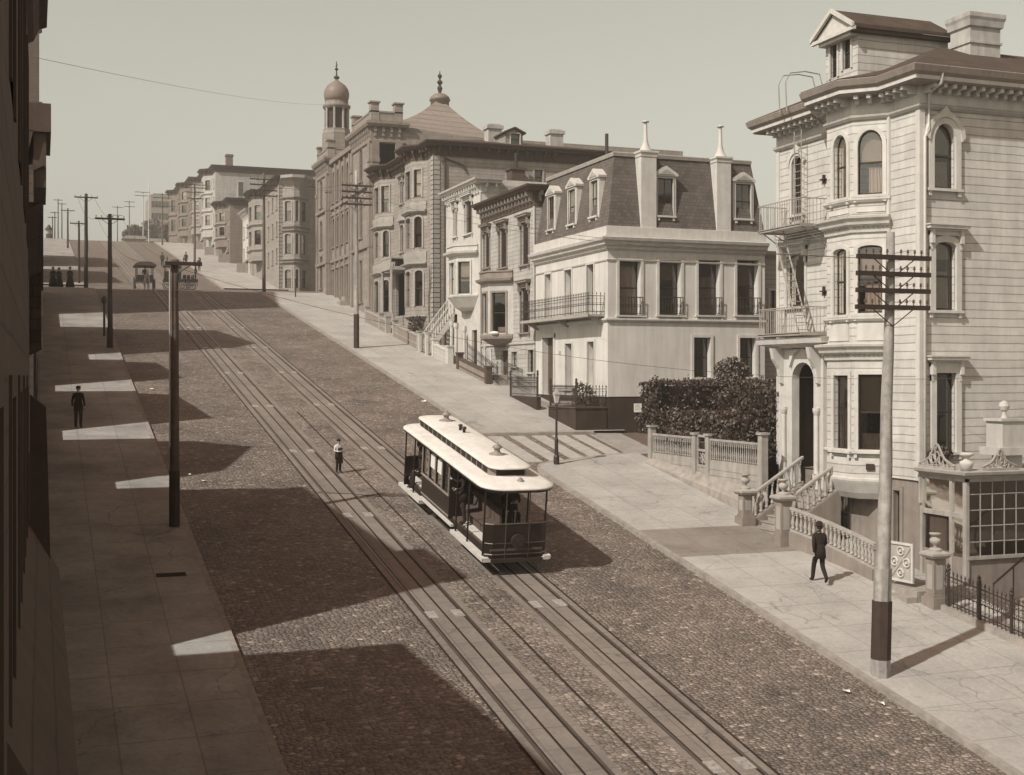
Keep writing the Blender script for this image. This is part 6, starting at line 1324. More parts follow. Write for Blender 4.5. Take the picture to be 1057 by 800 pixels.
# gas lamp
t=thing('gas_lamp','slim dark gas lamp post with small pale lantern at the rounded alley corner','street lamp',(19.55,47.8,g(47.8)+.13)); L0=(19.55,47.8,g(47.8)+.13); hL=(481-404)/FO*(47.8*CT+19.55*SN)
m=MB(); m.lathe(L0,[(.12,0),(.12,.3),(.08,.38),(.075,1.0),(.05,1.1),(.04,hL-.65),(.06,hL-.62),(.03,hL-.55)],10); m.tube([(19.3,47.8,L0[2]+hL-.8),(19.8,47.8,L0[2]+hL-.8)],.018,5); m.build('post','iron',t)
m=MB(); z=L0[2]+hL; m.lathe((19.55,47.8,0),[(.08,z-.55),(.15,z-.2)],4,rot=math.pi/4); la=m.build('lantern','paint_white',t); m=MB(); m.lathe((19.55,47.8,0),[(.18,z-.2),(.08,z-.06),(.05,z),(.01,z+.08)],4,rot=math.pi/4); m.build('lantern_roof','paint_grey',la)
m=MB(); m.tube([(21.0,112,g(112)),(21.0,112,g(112)+1.6)],.06,6); m.lathe((21.0,112,g(112)+1.6),[(.06,0),(.1,.1),(.03,.25)],8); solo(m,'hitching_post','iron','short iron post at the corner before the cross street','post',(21,112,g(112)))
# a few sagging wires
def wire(label,A,B,sag,r=.012):
    A=Vector(A);B=Vector(B); n=18; m=MB(); m.tube([A.lerp(B,k/n)-Vector((0,0,sag*4*(k/n)*(1-k/n))) for k in range(n+1)],r,4); solo(m,'overhead_wire','wire',label,'wire',tuple(A),'overhead wires')
zA=g(25.6)+ph; zB=aft(176,80.7,19.05); zC=aft(179,117.5,19.05)
for k,(dx,nm) in enumerate(((-.95,'outer street side'),(.95,'outer house side'))):
    wire('thin wire between the nearest and second right poles, %s'%nm,(19.2+dx,25.5,zA-.55),(19.05+dx,80.5,zB-1.0),.9,.008)
    wire('thin wire between the second right pole and the corner pole, %s'%nm,(19.05+dx,80.5,zB-1.0),(19.05+dx,116.9,zC-.6),.6,.01)
for dx,nm in ((-.7,'on the house side'),(.7,'on the street side')):
    wire('thin wire between the two nearest left poles, %s'%nm,(3.9+dx,41,aft(268,41,3.9)-.1),(3.85+dx,79.9,aft(221,79.9,3.85)-.25),.7,.008)
    wire('thin wire between the second left pole and the corner pole, %s'%nm,(3.85+dx,79.9,aft(221,79.9,3.85)-.25),(3.75+dx,120,aft(200,120,3.75)-.3),.7,.012)
wire('long wire crossing the sky from the left roofs to the domed hall',(-.1,29,aft(60,29,0)),(26,112,aft(106,112,26)),.5,.0045)
wire('wire crossing the street towards the corner house',(28,31,.0),(3.9,41,3.4),1.2,.006)
# ================================================================= PEOPLE
def person(label,loc,rz=0,h=1.75,pose='stand',coat='cloth_black',legs='cloth_black',hat='bowler',woman=False,group=None,tilt=None,apron=False,shirt=False):
    s=h/1.75; t=thing('person',label,'person',(0,0,0),group)
    J=dict(pel=(0,0,.95,.155,.11),spi=(0,0,1.12,.14,.105),che=(0,-.01,1.33,.175,.12),nec=(0,0,1.49,.055,.055),hb=(0,.015,1.565,.06,.065),hm=(0,.02,1.64,.078,.092),ht=(0,.01,1.715,.06,.07),nose=(0,.115,1.63,.012,.012))
    for sd,x in (('L',-1),('R',1)):
        J['sh'+sd]=(x*.175,0,1.42,.065,.065); J['el'+sd]=(x*.24,-.04,1.14,.05,.05); J['wr'+sd]=(x*.25,.05,.90,.03,.034); J['ha'+sd]=(x*.25,.08,.83,.026,.04)
        J['hi'+sd]=(x*.085,0,.88,.095,.10); J['kn'+sd]=(x*.10,.03,.50,.074,.078); J['an'+sd]=(x*.10,-.02,.09,.056,.06); J['to'+sd]=(x*.12,.15,.04,.04,.03)
    def setj(k,x,y,z): J[k]=(x,y,z)+J[k][3:]
    if pose=='walk':
        setj('knL',-.09,.17,.54); setj('anL',-.09,.26,.10); setj('toL',-.10,.43,.07); setj('knR',.09,-.02,.50); setj('anR',.09,-.30,.17); setj('toR',.10,-.18,.05)
        setj('elL',-.25,-.14,1.16); setj('wrL',-.22,-.10,.93); setj('haL',-.21,-.07,.86); setj('elR',.24,.06,1.15); setj('wrR',.20,.22,1.02); setj('haR',.18,.28,1.0)
    if pose=='hands_front':
        setj('elL',-.25,.0,1.15); setj('wrL',-.09,.2,1.15); setj('haL',-.03,.24,1.17); setj('elR',.25,.0,1.15); setj('wrR',.10,.2,1.12); setj('haR',.04,.24,1.13)
    if pose=='reach':
        setj('elR',.33,.14,1.30); setj('wrR',.38,.36,1.40); setj('haR',.39,.43,1.43); setj('elL',-.25,.05,1.15); setj('wrL',-.22,.25,1.12); setj('haL',-.21,.31,1.14)
    if pose=='sit':
        for sd,x in (('L',-1),('R',1)): setj('hi'+sd,x*.09,.02,.92); setj('kn'+sd,x*.12,.44,.92); setj('an'+sd,x*.12,.46,.50); setj('to'+sd,x*.13,.62,.46); setj('wr'+sd,x*.16,.28,1.02); setj('ha'+sd,x*.13,.36,1.0); setj('el'+sd,x*.25,.06,1.12)
    B=[('pel','spi'),('spi','che'),('che','nec'),('nec','hb'),('hb','hm'),('hm','ht'),('hm','nose')]
    for sd in 'LR': B+=[('che','sh'+sd),('sh'+sd,'el'+sd),('el'+sd,'wr'+sd),('wr'+sd,'ha'+sd),('pel','hi'+sd),('hi'+sd,'kn'+sd),('kn'+sd,'an'+sd),('an'+sd,'to'+sd)]
    ks=list(J); ix={k:i for i,k in enumerate(ks)}
    me=bpy.data.meshes.new('sk'); me.from_pydata([tuple(c*s for c in J[k][:3]) for k in ks],[(ix[a],ix[b_]) for a,b_ in B],[]); o=bpy.data.objects.new('sk',me); COL.objects.link(o)
    md=o.modifiers.new('s','SKIN'); sv=me.skin_vertices[0].data
    for k in ks: sv[ix[k]].radius=(J[k][3]*s,J[k][4]*s)
    for i in range(len(ks)): sv[i].use_root=(i==0)
    sb=o.modifiers.new('u','SUBSURF'); sb.levels=1; sb.render_levels=1
    dg=bpy.context.evaluated_depsgraph_get(); em=bpy.data.meshes.new_from_object(o.evaluated_get(dg)); bpy.data.objects.remove(o)
    mats=['skin',coat,legs,'cloth_black','hair']; V=[tuple(v.co) for v in em.vertices]; Fc=[tuple(p.vertices) for p in em.polygons]; mi=[]
    seg=[(Vector(J[a][:3])*s,Vector(J[b_][:3])*s,a,b_) for a,b_ in B]
    for p in em.polygons:
        c=p.center; best=None
        for A,Bq,a,b_ in seg:
            d=Bq-A; u=max(0,min(1,(c-A).dot(d)/d.length_squared)); q=(c-(A+d*u)).length/(J[a][3]*(1-u)+J[b_][3]*u)
            if best is None or q<best[0]: best=(q,a,b_,u)
        a,b_=best[1],best[2]
        if a in('nec','hb','hm'): m_=0
        elif b_[:2]=='ha': m_=0
        elif a[:2] in('hi','kn') or b_[:2]=='hi': m_=2
        elif a[:2]=='an': m_=3
        else: m_=1
        mi.append(m_)
    mb=MB(); mb.v=[tuple(v) for v in V]; mb.f=Fc; mb.m=mi
    for sd,x in (('L',-1),('R',1)):                      # five fingers rooted in the palm
        ha=Vector(J['ha'+sd][:3])*s; d=(ha-Vector(J['wr'+sd][:3])*s).normalized(); side=d.cross(Vector((x,0,0))).normalized() if abs(d.x)<.9 else Vector((0,0,1))
        inn=side.cross(d)
        for k,(off,ln) in enumerate(((-.028,.062),(-.01,.075),(.009,.07),(.026,.055))):
            p0=ha+side*off*s; mb.tube([p0,p0+d*ln*.5*s,p0+d*ln*.85*s+inn*x*-.02*s,p0+d*ln*s+inn*x*-.035*s],[.0095*s,.009*s,.008*s,.006*s],5,0)
        p0=ha-d*.03*s-side*.03*s; mb.tube([p0,p0-side*.025*s+d*.02*s,p0-side*.03*s+d*.05*s],[.011*s,.010*s,.007*s],5,0)
    for x in (-1,1):
        mb.lathe((x*.03*s,.100*s,1.645*s),[(.001,-.008),(.009,0),(.001,.008)],6,3)          # eyes
        mb.lathe((x*.083*s,.02*s,1.63*s),[(.006,-.03),(.014,0),(.006,.03)],6,0)             # ears
    mb.cb(-.022*s,.022*s,.098*s,.104*s,1.588*s,1.594*s,3)
    body=mb.build('body',mats,t,True)
    hc=(0,.0,1.66*s)
    if woman:
        m=MB(); m.lathe((0,0,0),[(.40*s,0.02),(.36*s,.3*s),(.27*s,.7*s),(.15*s,1.08*s),(.14*s,1.14*s)],16); m.build('skirt',legs,t,True)
        m=MB(); m.lathe((0,.01*s,1.70*s),[(.17*s,0),(.17*s,.02*s),(.09*s,.03*s),(.10*s,.12*s),(.02*s,.15*s)],12); m.build('hat','cloth_black',t,True)
    else:
        if pose!='sit':
            m=MB(); m.lathe((0,-.005*s,0),[(.20*s,.74*s),(.19*s,.95*s),(.165*s,1.10*s),(.15*s,1.15*s)],14,sy=.78); m.build('coat_tail' if not shirt else 'waistband',coat if not shirt else legs,t,True)
        if hat=='bowler': m=MB(); m.lathe((0,.005*s,1.70*s),[(.135*s,-.01*s),(.14*s,0),(.10*s,.012*s),(.098*s,.05*s),(.085*s,.10*s),(.05*s,.13*s),(.01*s,.135*s)],14,sy=1.1); m.build('hat','cloth_black',t,True)
        if hat=='cap': m=MB(); m.lathe((0,.01*s,1.69*s),[(.098*s,-.02*s),(.10*s,.03*s),(.10*s,.07*s),(.02*s,.09*s)],12,sy=1.1); m.cb(-.07*s,.07*s,.09*s,.16*s,1.685*s,1.70*s); m.build('cap','cloth_white' if coat=='x' else 'cloth_dark',t,True)
        if hat=='white': m=MB(); m.lathe((0,.01*s,1.69*s),[(.15*s,-.02*s),(.15*s,.0),(.10*s,.01*s),(.10*s,.09*s),(.02*s,.11*s)],12,sy=1.1); m.build('hat','cloth_white',t,True)
    m=MB(); m.lathe((0,-.022*s,1.665*s),[(.07*s,-.07*s),(.086*s,-.03*s),(.088*s,.02*s),(.06*s,.06*s),(.01*s,.075*s)],12,sy=1.02); m.build('hair','hair',t,True)
    if apron: m=MB(); m.prism((0,.15*s,1,0,0,1),[(-.13*s,1.30*s),(.13*s,1.30*s),(.17*s,.5*s),(-.17*s,.5*s)],0,.012); m.build('apron',legs,t)
    t.location=loc; t.rotation_euler=(tilt or 0,0,rz); return t
def gp(x,y,h=.13): return (x,y,g(y)+h)
person('man in a dark suit and bowler walking uphill on the right pavement',gp(21.55,32.2),R(-8),1.76,'walk','cloth_black','cloth_black')
person('man in a dark coat and cap standing in the shade on the left pavement',gp(1.45,56.3),R(190),1.74,'stand','cloth_black','cloth_dark',hat='cap')
person('boy in white shirt, dark trousers and cap standing between the car tracks',gp(10.6,47.8,.01),R(200),1.28,'hands_front','cloth_white','cloth_black',hat='cap',shirt=True,apron=True)
person('woman in a long black dress, leftmost of three on the far left pavement',gp(.95,117.4),R(170),1.66,woman=True,group='women on the far pavement')
person('woman in a long black dress, middle of three on the far left pavement',gp(1.45,117.8),R(200),1.62,woman=True,group='women on the far pavement')
person('woman in a long black dress nearest the kerb, on the far left pavement',gp(2.35,117.6),R(190),1.7,woman=True,group='women on the far pavement')
for lab,u,v,hh in (('dark figure walking far up the right pavement, under the slender pole',167,275,1.75),('dark figure on the far right pavement, left of a front stair',191.5,274,1.72),('dark figure on the far right pavement nearest the grey corner house',205,280,1.7)):
    Y=min(range(118,226),key=lambda y: abs((V0-FO*(g(y)+.13)/((y*CT)+ (y*(CT*(u-U0)/FO+SN)/(CT-SN*(u-U0)/FO))*SN))-v)); x=Y*(CT*(u-U0)/FO+SN)/(CT-SN*(u-U0)/FO)
    person(lab,gp(x,Y),R(180),hh)
# ================================================================= CABLE CAR
def cable_car():
    t=thing('cable_car','open-ended cable car with pale clerestory roof and dark body in mid street','cable car',(0,0,0))
    B=lambda m,x0,x1,y0,y1,z0,z1,mi=0: m.cb(x0,x1,y0,y1,z0,z1,mi)
    m=MB(); B(m,-.72,.72,-4.55,4.4,.42,.72); m.build('underframe','car_dark',t)
    for y in (-2.9,-1.5,1.7,3.1):
        for x in (-.55,.55):
            m=MB(); f=(x,y,0,1,1,0); pts=[(.30*math.cos(2*math.pi*k/18),.32+.30*math.sin(2*math.pi*k/18)) for k in range(18)]; m.prism(f,pts,-.04,.04); w=m.build('wheel','iron',t)
            m=MB(); m.tube([(x-.07,y,.32),(x+.07,y,.32)],.07,8); m.build('hub','iron_light',w)
    m=MB(); B(m,-.80,.80,-4.6,4.45,.72,.78)
    m.build('floor','car_wood',t)
    for s in (-1,1):
        for y0,y1 in ((-4.65,-1.55),(2.0,4.6)):
            m=MB()
            for k in range(3):
                x=s*(.85+k*.07); B(m,min(x,x+s*.06),max(x,x+s*.06),y0,y1,.50,.54)
            B(m,min(s*.8,s*1.04),max(s*.8,s*1.04),y0,y0+.06,.42,.50); B(m,min(s*.8,s*1.04),max(s*.8,s*1.04),y1-.06,y1,.42,.50); B(m,min(s*1.05,s*1.07),max(s*1.05,s*1.07),y0,y1,.44,.55)
            m.build('running_board','car_step',t)
            m=MB()
            for k in range(3): x=s*(.50+k*.095); B(m,min(x,x+s*.08),max(x,x+s*.08),y0+.1,y1-.1,.785,.81)
            m.build('platform_boards','car_step',t)
        m=MB(); B(m,min(s*.96,s*1.05),max(s*.96,s*1.05),-1.55,2.0,.62,.70); m.build('side_sill','car_step',t)
    # closed cabin
    y0,y1=-.95,2.15; m=MB()
    for s in (-1,1):
        f=(s*.95,0,0,1,s,0); n=4; H=[(y0+.12+(y1-y0-.12)*k/n,y0+(y1-y0)*(k+1)/n-.0,1.50,2.38) for k in range(n)]
        wallface(m,f,y0,y1,.72,2.58,H,depth=.06)
    for y in (y0,y1): wallface(m,(0,y,1,0,0,(-1 if y==y0 else 1)),-.95,.95,.72,2.58,[(-.75,-.3,1.5,2.3),(.3,.75,1.5,2.3),(-.27,.27,.8,2.3)],depth=.05)
    cab=m.build('cabin','car_dark',t)
    for s in (-1,1):
        f=(s*.95,0,0,1,s,0)
        for k in range(4):
            a0=y0+.12+(y1-y0-.12)*k/4; a1=y0+(y1-y0)*(k+1)/4
            MB().poly([P(f,a0,-.04,1.5),P(f,a1,-.04,1.5),P(f,a1,-.04,2.38),P(f,a0,-.04,2.38)]).build('window_pane','glass',cab)
            if k in (1,2) : MB().box(f,a0+.1,a1-.1,-.035,-.025,1.88,2.3).build('window_card','paper',cab)
        m=MB()
        for k in range(5): a=y0+.06+(y1-y0-.12)*k/4; m.box(f,a-.03,a+.03,0,.03,1.46,2.45)
        m.box(f,y0,y1,0,.045,1.43,1.48); m.box(f,y0,y1,0,.02,.78,.82); m.build('window_trim','car_trim',cab)
    # seats: outward facing benches in the open part, and rear
    for ya,yb in ((-3.5,-1.05),(2.3,3.7)):
        for s in (-1,1):
            m=MB(); B(m,min(s*.12,s*.6),max(s*.12,s*.6),ya,yb,1.12,1.18); B(m,min(s*.1,s*.16),max(s*.1,s*.16),ya,yb,1.18,1.65); B(m,min(s*.2,s*.5),max(s*.2,s*.5),ya,yb,.78,1.12)
            for k in range(6): y=ya+(yb-ya)*k/5; B(m,min(s*.098,s*.17),max(s*.098,s*.17),y-.02,y+.02,1.18,1.68)
            m.build('bench','car_wood',t)
    # dash panels
    for s,y in ((-1,-4.58),(1,4.42)):
        m=MB(); pts=[(-.95,y-s*.12),(-.75,y),(.75,y),(.95,y-s*.12)]
        for a,c in zip(pts,pts[1:]): m.hexa([(a[0],a[1],.5),(c[0],c[1],.5),(c[0],c[1]-s*.04,.5),(a[0],a[1]-s*.04,.5),(a[0],a[1],1.5),(c[0],c[1],1.5),(c[0],c[1]-s*.04,1.5),(a[0],a[1]-s*.04,1.5)])
        d=m.build('dash','car_dark',t)
        m=MB(); m.tube([(a,b_,1.52) for a,b_ in pts],.022,6); m.tube([(a,b_+s*.02,.95) for a,b_ in pts],.012,5); m.tube([(a,b_+s*.02,.62) for a,b_ in pts],.02,5)
        for x in (-.36,.36): m.tube([(x,y+s*.02,.5),(x,y+s*.02,1.52)],.014,5)
        m.build('dash_rail','brass',d)
        m=MB(); f=(0,y,1,0,0,s)
        for r_,w0,w1 in ((.19,.0,.14),(.21,.12,.16)):
            m.prism(f,[(r_*math.cos(2*math.pi*k/18),1.02+r_*math.sin(2*math.pi*k/18)) for k in range(18)],w0,w1)
        hl=m.build('headlight','iron',d)
        m=MB(); m.prism(f,[(.15*math.cos(2*math.pi*k/16),1.02+.15*math.sin(2*math.pi*k/16)) for k in range(16)],.16,.17); m.build('lens','glass',hl)
        m=MB(); B(m,-.8,.8,min(y,y+s*.12),max(y,y+s*.12),.40,.50); m.build('bumper','iron',t)
        for x in (-.36,.36): m=MB(); m.tube([(x,y-s*.03,1.52),(x,y-s*.03,2.6)],.018,6); m.build('pole','brass',t)
    for y in (-4.35,-2.9,-1.75,3.1,4.25):
        for x in (-.95,.95): m=MB(); m.tube([(x,y,.54),(x,y,2.6)],.028,6); m.build('post','car_dark',t)
    m=MB()
    for x in (-.15,.12): m.tube([(x,-3.95,.78),(x,-4.05,1.75)],.02,6); m.tube([(x-.05,-4.05,1.75),(x+.05,-4.05,1.75)],.02,5)
    m.tube([(.35,-3.9,.78),(.35,-3.95,1.6)],.022,6); m.build('grip_lever','iron_light',t)
    # roof with rounded ends, slight camber
    def rr(w,ya,yb,r,n=6):
        P_=[]
        for cx,cy,a0 in ((w-r,yb-r,0),(-w+r,yb-r,90),(-w+r,ya+r,180),(w-r,ya+r,270)):
            for k in range(n+1): an=R(a0+90*k/n); P_.append((cx+r*math.cos(an),cy+r*math.sin(an)))
        return P_
    def slab(w,ya,yb,r,z,th,camber,steps=6):
        m=MB(); n=4; rings=[]; base=rr(w,ya,yb,r); cy=(ya+yb)/2; 
        def ringat(k,zz): 
            sc=k; return [((x*sc),(cy+(y-cy)*(1-(1-sc)*w/((yb-ya)/2))),zz) for x,y in base]
        rings.append(ringat(.985,z)); rings.append(ringat(1,z+th*.4)); rings.append(ringat(.985,z+th))
        for k in range(1,steps): q=1-k/steps; rings.append(ringat(max(.02,.985*q),z+th+camber*(1-q*q)))
        i=len(m.v); L=len(base)
        for r_ in rings: m.v+=r_
        for a in range(len(rings)-1):
            for b_ in range(L): m.f.append((a*L+b_,a*L+(b_+1)%L,(a+1)*L+(b_+1)%L,(a+1)*L+b_)); m.m.append(0)
        m.f.append(tuple(range(L-1,-1,-1))); m.m.append(0); m.f.append(tuple((len(rings)-1)*L+b_ for b_ in range(L))); m.m.append(0); return m
    roof=slab(1.16,-4.95,4.65,.75,2.58,.07,.12).build('roof','car_roof',t,True)
    m=MB(); m.plan(rr(1.13,-4.92,4.62,.73),2.52,2.585); m.build('roof_rim','car_dark',t)
    m=MB(); cw=.60; m.plan(rr(cw,-3.75,3.95,.28),2.62,2.98); cl=m.build('clerestory','car_trim',roof)
    m=MB()
    for s in (-1,1):
        for k in range(14): y=-3.4+k*.52; m.cb(min(s*cw,s*(cw+.012)),max(s*cw,s*(cw+.012)),y,y+.42,2.76,2.93)
    m.cb(-.44,.44,-3.765,-3.74,2.76,2.95); m.cb(-.44,.44,3.94,3.965,2.76,2.95); m.build('clerestory_light','slot',cl)
    slab(.68,-3.98,4.15,.42,2.98,.05,.09).build('upper_roof','car_roof',roof,True)
    for y in (-2.5,2.75):
        m=MB(); m.lathe((0,y,3.08),[(.26,0),(.24,.05),(.13,.09),(.09,.13),(.09,.2),(.15,.24),(.15,.28),(.05,.33),(.03,.4)],14); m.build('roof_vent','car_trim',roof,True)
    for y in (.75,1.15): m=MB(); m.lathe((.0,y,3.1),[(.05,0),(.05,.14),(.08,.15),(.08,.19),(.02,.22)],10); m.build('roof_cap','iron',roof,True)
    m=MB(); m.lathe((.1,-4.35,2.70),[(.13,0),(.13,.03),(.08,.07),(.05,.12),(.01,.14)],12); m.build('roof_cap','car_trim',roof,True)
    m=MB(); m.cb(-.62,.62,-4.96,-4.90,2.53,2.57); m.build('roof_rim','car_dark',t)
    sl=math.atan(.1638); t.location=(12.97,39.45,g(39.45)+.02); t.rotation_euler=(sl,0,0); M=Matrix.Translation(t.location)@Matrix.Rotation(sl,4,'X')
    def on(x,y,z): return tuple(M@Vector((x,y,z)))
    person('conductor in dark uniform and pale cap standing in the open side of the cable car',on(-.78,-2.05,.82),R(75),1.72,'reach','cloth_black','cloth_dark',hat='white')
    person('gripman in dark coat and hat standing at the front of the cable car',on(.18,-3.72,.79),R(180),1.72,'hands_front','cloth_black','cloth_black')
    person('passenger in a dark suit seated on the rear left bench of the cable car',on(-.52,3.1,.26),R(90),1.72,'sit','cloth_dark','cloth_black')
    person('passenger standing on the rear platform of the cable car holding a post',on(-.35,4.0,.82),R(120),1.7,'hands_front','cloth_dark','cloth_dark')
    person('passenger in dark clothes seated on the front right bench of the cable car',on(.52,-2.2,.26),R(-90),1.7,'sit','cloth_dark','cloth_black')
cable_car()
# ================================================================= WAGONS AT THE CROSSING
def wheel(par,c,r,ax='x',mat='iron'):
    m=MB(); n=16; pts=[]
    for k in range(n+1):
        an=2*math.pi*k/n; pts.append((c[0],c[1]+r*math.cos(an),c[2]+r*math.sin(an)) if ax=='x' else (c[0]+r*math.cos(an),c[1],c[2]+r*math.sin(an)))
    m.tube(pts,.035,5,caps=False)
    for k in range(0,n,2): m.tube([c,pts[k]],.018,4)
    m.build('wheel',mat,par)
def horse(label,loc,rz,mat,s=1.0):
    J=dict(a=(0,0,1.12,.27,.27),b=(0,.45,1.15,.28,.26),c=(0,.85,1.22,.23,.24),d=(0,1.15,1.55,.13,.17),e=(0,1.35,1.82,.10,.14),f=(0,1.55,1.72,.09,.11),h=(0,1.80,1.50,.06,.07),i=(0,-.38,1.18,.26,.26),j=(0,-.62,1.2,.07,.07),k=(0,-.8,.9,.06,.05),l=(0,-.82,.55,.03,.03))
    E=[('a','b'),('b','c'),('c','d'),('d','e'),('e','f'),('f','h'),('a','i'),('i','j'),('j','k'),('k','l')]
    for n,x in (('L',-.17),('R',.17)):
        J['f1'+n]=(x,.80,.98,.12,.14); J['f2'+n]=(x,.82,.55,.055,.06); J['f3'+n]=(x,.80,.12,.04,.04); J['f4'+n]=(x,.86,.04,.06,.06); E+=[('c','f1'+n),('f1'+n,'f2'+n),('f2'+n,'f3'+n),('f3'+n,'f4'+n)]
        J['g1'+n]=(x,-.28,.88,.13,.16); J['g2'+n]=(x,-.55,.56,.06,.07); J['g3'+n]=(x,-.48,.14,.04,.045); J['g4'+n]=(x,-.42,.04,.06,.06); E+=[('i','g1'+n),('g1'+n,'g2'+n),('g2'+n,'g3'+n),('g3'+n,'g4'+n)]
        J['e1'+n]=(x*.35,1.36,1.98,.02,.03); E.append(('e','e1'+n))
    ks=list(J); me=bpy.data.meshes.new('hs'); me.from_pydata([tuple(q*s for q in J[k][:3]) for k in ks],[(ks.index(p),ks.index(q)) for p,q in E],[]); o=bpy.data.objects.new('hs',me); COL.objects.link(o); o.modifiers.new('s','SKIN'); sv=me.skin_vertices[0].data
    for i,k in enumerate(ks): sv[i].radius=(J[k][3]*s,J[k][4]*s); sv[i].use_root=(i==0)
    u=o.modifiers.new('u','SUBSURF'); u.levels=1; u.render_levels=1
    dg=bpy.context.evaluated_depsgraph_get(); em=bpy.data.meshes.new_from_object(o.evaluated_get(dg)); bpy.data.objects.remove(o); em.materials.append(MATS[mat])
    for p in em.polygons: p.use_smooth=True
    ob=bpy.data.objects.new('horse',em); COL.objects.link(ob); ob.location=loc; ob.rotation_euler=(0,0,rz); tag(ob,label,'horse')
xw=SX(148.5,122); yw=122.0; zw=g(yw)+.02
t=thing('covered_carriage','dark covered carriage with arched hood at the cross street on the left track','carriage',(xw,yw,zw))
for x,y,r in ((xw-.85,yw-.9,.45),(xw+.85,yw-.9,.45),(xw-.85,yw+.9,.6),(xw+.85,yw+.9,.6)): wheel(t,(x,y,zw+r),r)
m=MB(); m.cb(xw-.7,xw+.7,yw-1.3,yw+1.4,zw+.7,zw+1.25); m.build('body','car_dark',t)
m=MB(); f=SD(yw-1.2); m.prism(f,[(xw-.95,zw+2.1)]+[(xw+.98*math.cos(math.pi*k/10)*-1,zw+2.1+.38*math.sin(math.pi*k/10)) for k in range(11)]+[(xw+.95,zw+2.1)],-2.7,.2); m.build('hood','canvas',t)
m=MB()
for x in (-.7,.7):
    for y in (-1.2,0,1.3): m.tube([(xw+x,yw+y,zw+1.2),(xw+x,yw+y,zw+2.15)],.03,5)
m.build('hood_post','car_dark',t)
m=MB(); m.tube([(xw-.25,yw-1.3,zw+.7),(xw-.25,yw-3.6,zw+.9)],.03,5); m.tube([(xw+.25,yw-1.3,zw+.7),(xw+.25,yw-3.6,zw+.9)],.03,5); m.build('shaft','car_wood',t)
horse('white-grey horse harnessed in front of the covered carriage',(xw,yw-2.6,g(yw-2.6)+.02),R(180),'horse_white',.92)
person('driver in dark clothes seated in the covered carriage',(xw,yw-.7,zw+.35),R(180),1.7,'sit','cloth_dark','cloth_dark')
yd=125.5; x0=SX(167,yd); x1=SX(203,yd); zd=g(yd)+.02
t=thing('dray_wagon','long low dark wagon with a canopied cab crossing the street beside the covered carriage','wagon',(x0,yd,zd))
for x,r in ((x0+.6,.5),(x0+2.0,.5),(x1-.5,.45)): 
    for y in (yd-.7,yd+.7): wheel(t,(x,y,zd+r),r,'y')
m=MB(); m.cb(x0+.1,x1,yd-.7,yd+.7,zd+.75,zd+1.0); m.build('bed','car_dark',t); xm=SX(187,yd)
m=MB(); m.cb(x0+.2,xm-.1,yd-.65,yd+.65,zd+1.0,zd+1.7); m.build('body','car_dark',t); m=MB(); m.prism(SD(yd-.8),[(x0,zd+2.15),(x0+.1,zd+2.3),(xm-.2,zd+2.3),(xm,zd+2.15)],-1.6,0); m.build('canopy','canvas',t)
m=MB()
for x in (x0+.25,xm-.15):
    for y in (yd-.6,yd+.6): m.tube([(x,y,zd+1.6),(x,y,zd+2.2)],.03,5)
m.build('canopy_post','car_dark',t)
for k in range(3): m=MB(); xx=xm+.25+k*.38; m.lathe((xx,yd-.1,zd+1.0),[(.14,0),(.17,.2),(.14,.42)],10); solo(m,'barrel','car_wood','small barrel on the bed of the dray wagon, %s'%('next to the cab','middle one','outermost')[k],'barrel',(xx,yd-.1,zd+1.0))
person('dark figure standing at the tail of the dray wagon',(x1-.15,yd,zd+1.0),R(90),1.6)
person('driver seated under the wagon canopy',(x0+.9,yd-.2,zd+.75),R(90),1.6,'sit')
# street litter
for k,(x,y) in enumerate(((5.1,48.0),(5.5,47.0),(18.2,62.3),(18.0,24.4),(17.6,25.2),(5.2,66.0),(5.6,72.0))):
    m=MB(); z=g(y)+.02; w=.06+.035*(k%3); pts=[(x+w*math.cos(a+random.uniform(-.3,.3)),y+w*1.2*math.sin(a)) for a in (0,1.1,2.2,3.1,4.2,5.2)]
    m.poly([(p[0],p[1],g(p[1])+.03+random.uniform(0,.07)) for p in pts]); solo(m,'scrap_paper','paper',('pale scrap of paper in the shaded gutter below the nearest left pole','second pale scrap nearer the camera, below the nearest left pole','pale scrap by the right kerb above the cable car','pale scrap by the right kerb opposite the tall pale pole','smaller scrap uphill of the tall pale pole','pale scrap in the left gutter past the man','pale scrap farthest up the left gutter')[k],'litter',(x,y,z))
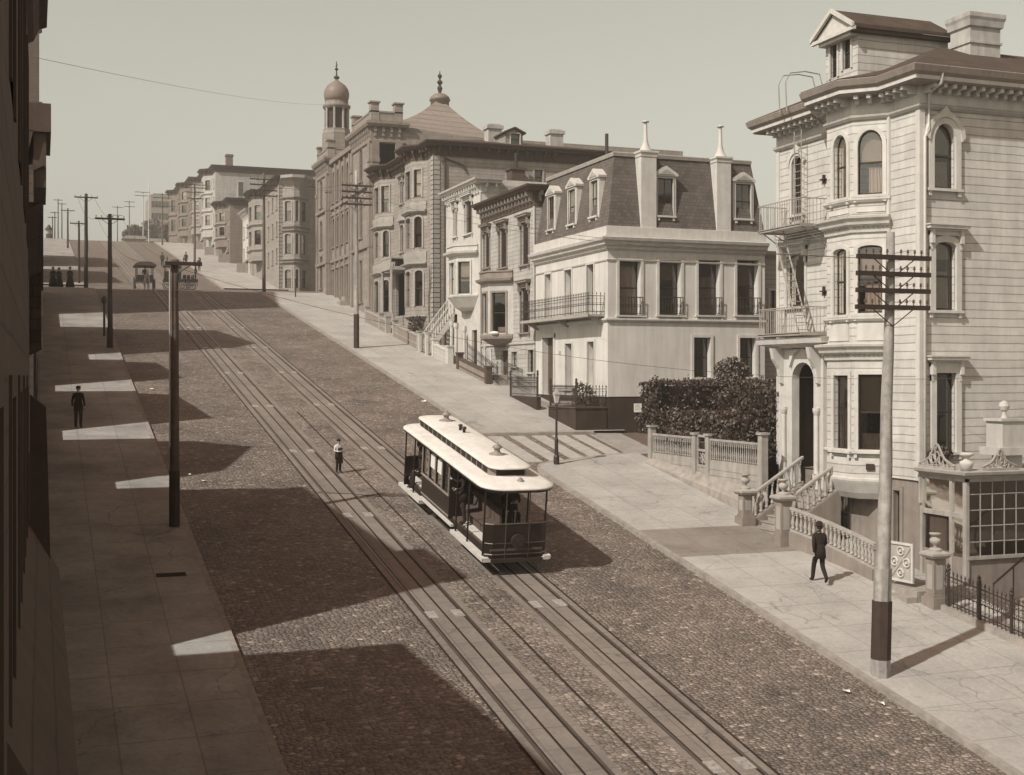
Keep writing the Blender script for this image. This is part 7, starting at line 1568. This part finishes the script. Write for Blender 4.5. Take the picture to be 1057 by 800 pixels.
# ================================================================= LIGHT, AIR, CAMERA
w=bpy.data.worlds.new('World'); SC.world=w; w.use_nodes=True; nt=w.node_tree; N=nt.nodes; Lk=nt.links; bg=N['Background']
sky=N.new('ShaderNodeTexSky'); sky.sky_type='NISHITA'; sky.sun_disc=False; D=Vector((.661,.312,-.682)).normalized()
sky.sun_elevation=math.asin(-D.z); sky.sun_rotation=math.atan2(-D.x,-D.y)%(2*math.pi); sky.air_density=1.3; sky.dust_density=3.0; sky.ozone_density=1
bw=N.new('ShaderNodeRGBToBW'); Lk.new(sky.outputs[0],bw.inputs[0])
tc=N.new('ShaderNodeTexCoord'); sx=N.new('ShaderNodeSeparateXYZ'); Lk.new(tc.outputs['Generated'],sx.inputs[0]); cr=N.new('ShaderNodeValToRGB'); Lk.new(sx.outputs['Z'],cr.inputs[0])
cr.color_ramp.elements[0].position=.28; cr.color_ramp.elements[0].color=(1.04,1.05,.91,1); cr.color_ramp.elements[1].position=.7; cr.color_ramp.elements[1].color=(.58,.28,.19,1)
mx=N.new('ShaderNodeMix'); mx.data_type='RGBA'; mx.blend_type='MULTIPLY'; mx.inputs[0].default_value=1; Lk.new(bw.outputs[0],mx.inputs[6]); Lk.new(cr.outputs[0],mx.inputs[7]); Lk.new(mx.outputs[2],bg.inputs['Color']); bg.inputs['Strength'].default_value=SKY if 'SKY' in globals() else .14
sl=bpy.data.lights.new('sun','SUN'); sl.energy=4.1; sl.angle=R(.8); sl.color=(1,.98,.92); so=bpy.data.objects.new('sun',sl); so.rotation_euler=D.to_track_quat('-Z','Y').to_euler(); so.location=(-30,-10,60); COL.objects.link(so)
HAZE=.0012
if HAZE:
    m=MB(); m.cb(-950,950,-650,1600,-32,62)
    hz=m.build('haze','paper',None); hz.data.materials.clear(); hm=bpy.data.materials.new('haze_air'); hm.use_nodes=True; n=hm.node_tree; 
    for q in list(n.nodes): n.nodes.remove(q)
    oo=n.nodes.new('ShaderNodeOutputMaterial'); pv=n.nodes.new('ShaderNodeVolumePrincipled'); pv.inputs['Density'].default_value=HAZE; pv.inputs['Color'].default_value=(.9,.88,.80,1); pv.inputs['Anisotropy'].default_value=.2; n.links.new(pv.outputs[0],oo.inputs['Volume']); hz.data.materials.append(hm); hz['kind']='stuff'
cd=bpy.data.cameras.new('camera'); cd.sensor_width=36; cd.lens=FO/1057*36; cd.shift_y=-12/1057; cd.clip_start=.1; cd.clip_end=4000
co=bpy.data.objects.new('camera',cd); co.location=(0,0,0); co.rotation_euler=(R(90),0,-TH); COL.objects.link(co); SC.camera=co
SC.render.resolution_x=1024; SC.render.resolution_y=775
SC.view_settings.view_transform='Standard'; SC.view_settings.look='None'; SC.view_settings.exposure=.3; SC.view_settings.gamma=1
SC.cycles.volume_bounces=0
SC.cycles.transparent_max_bounces=16
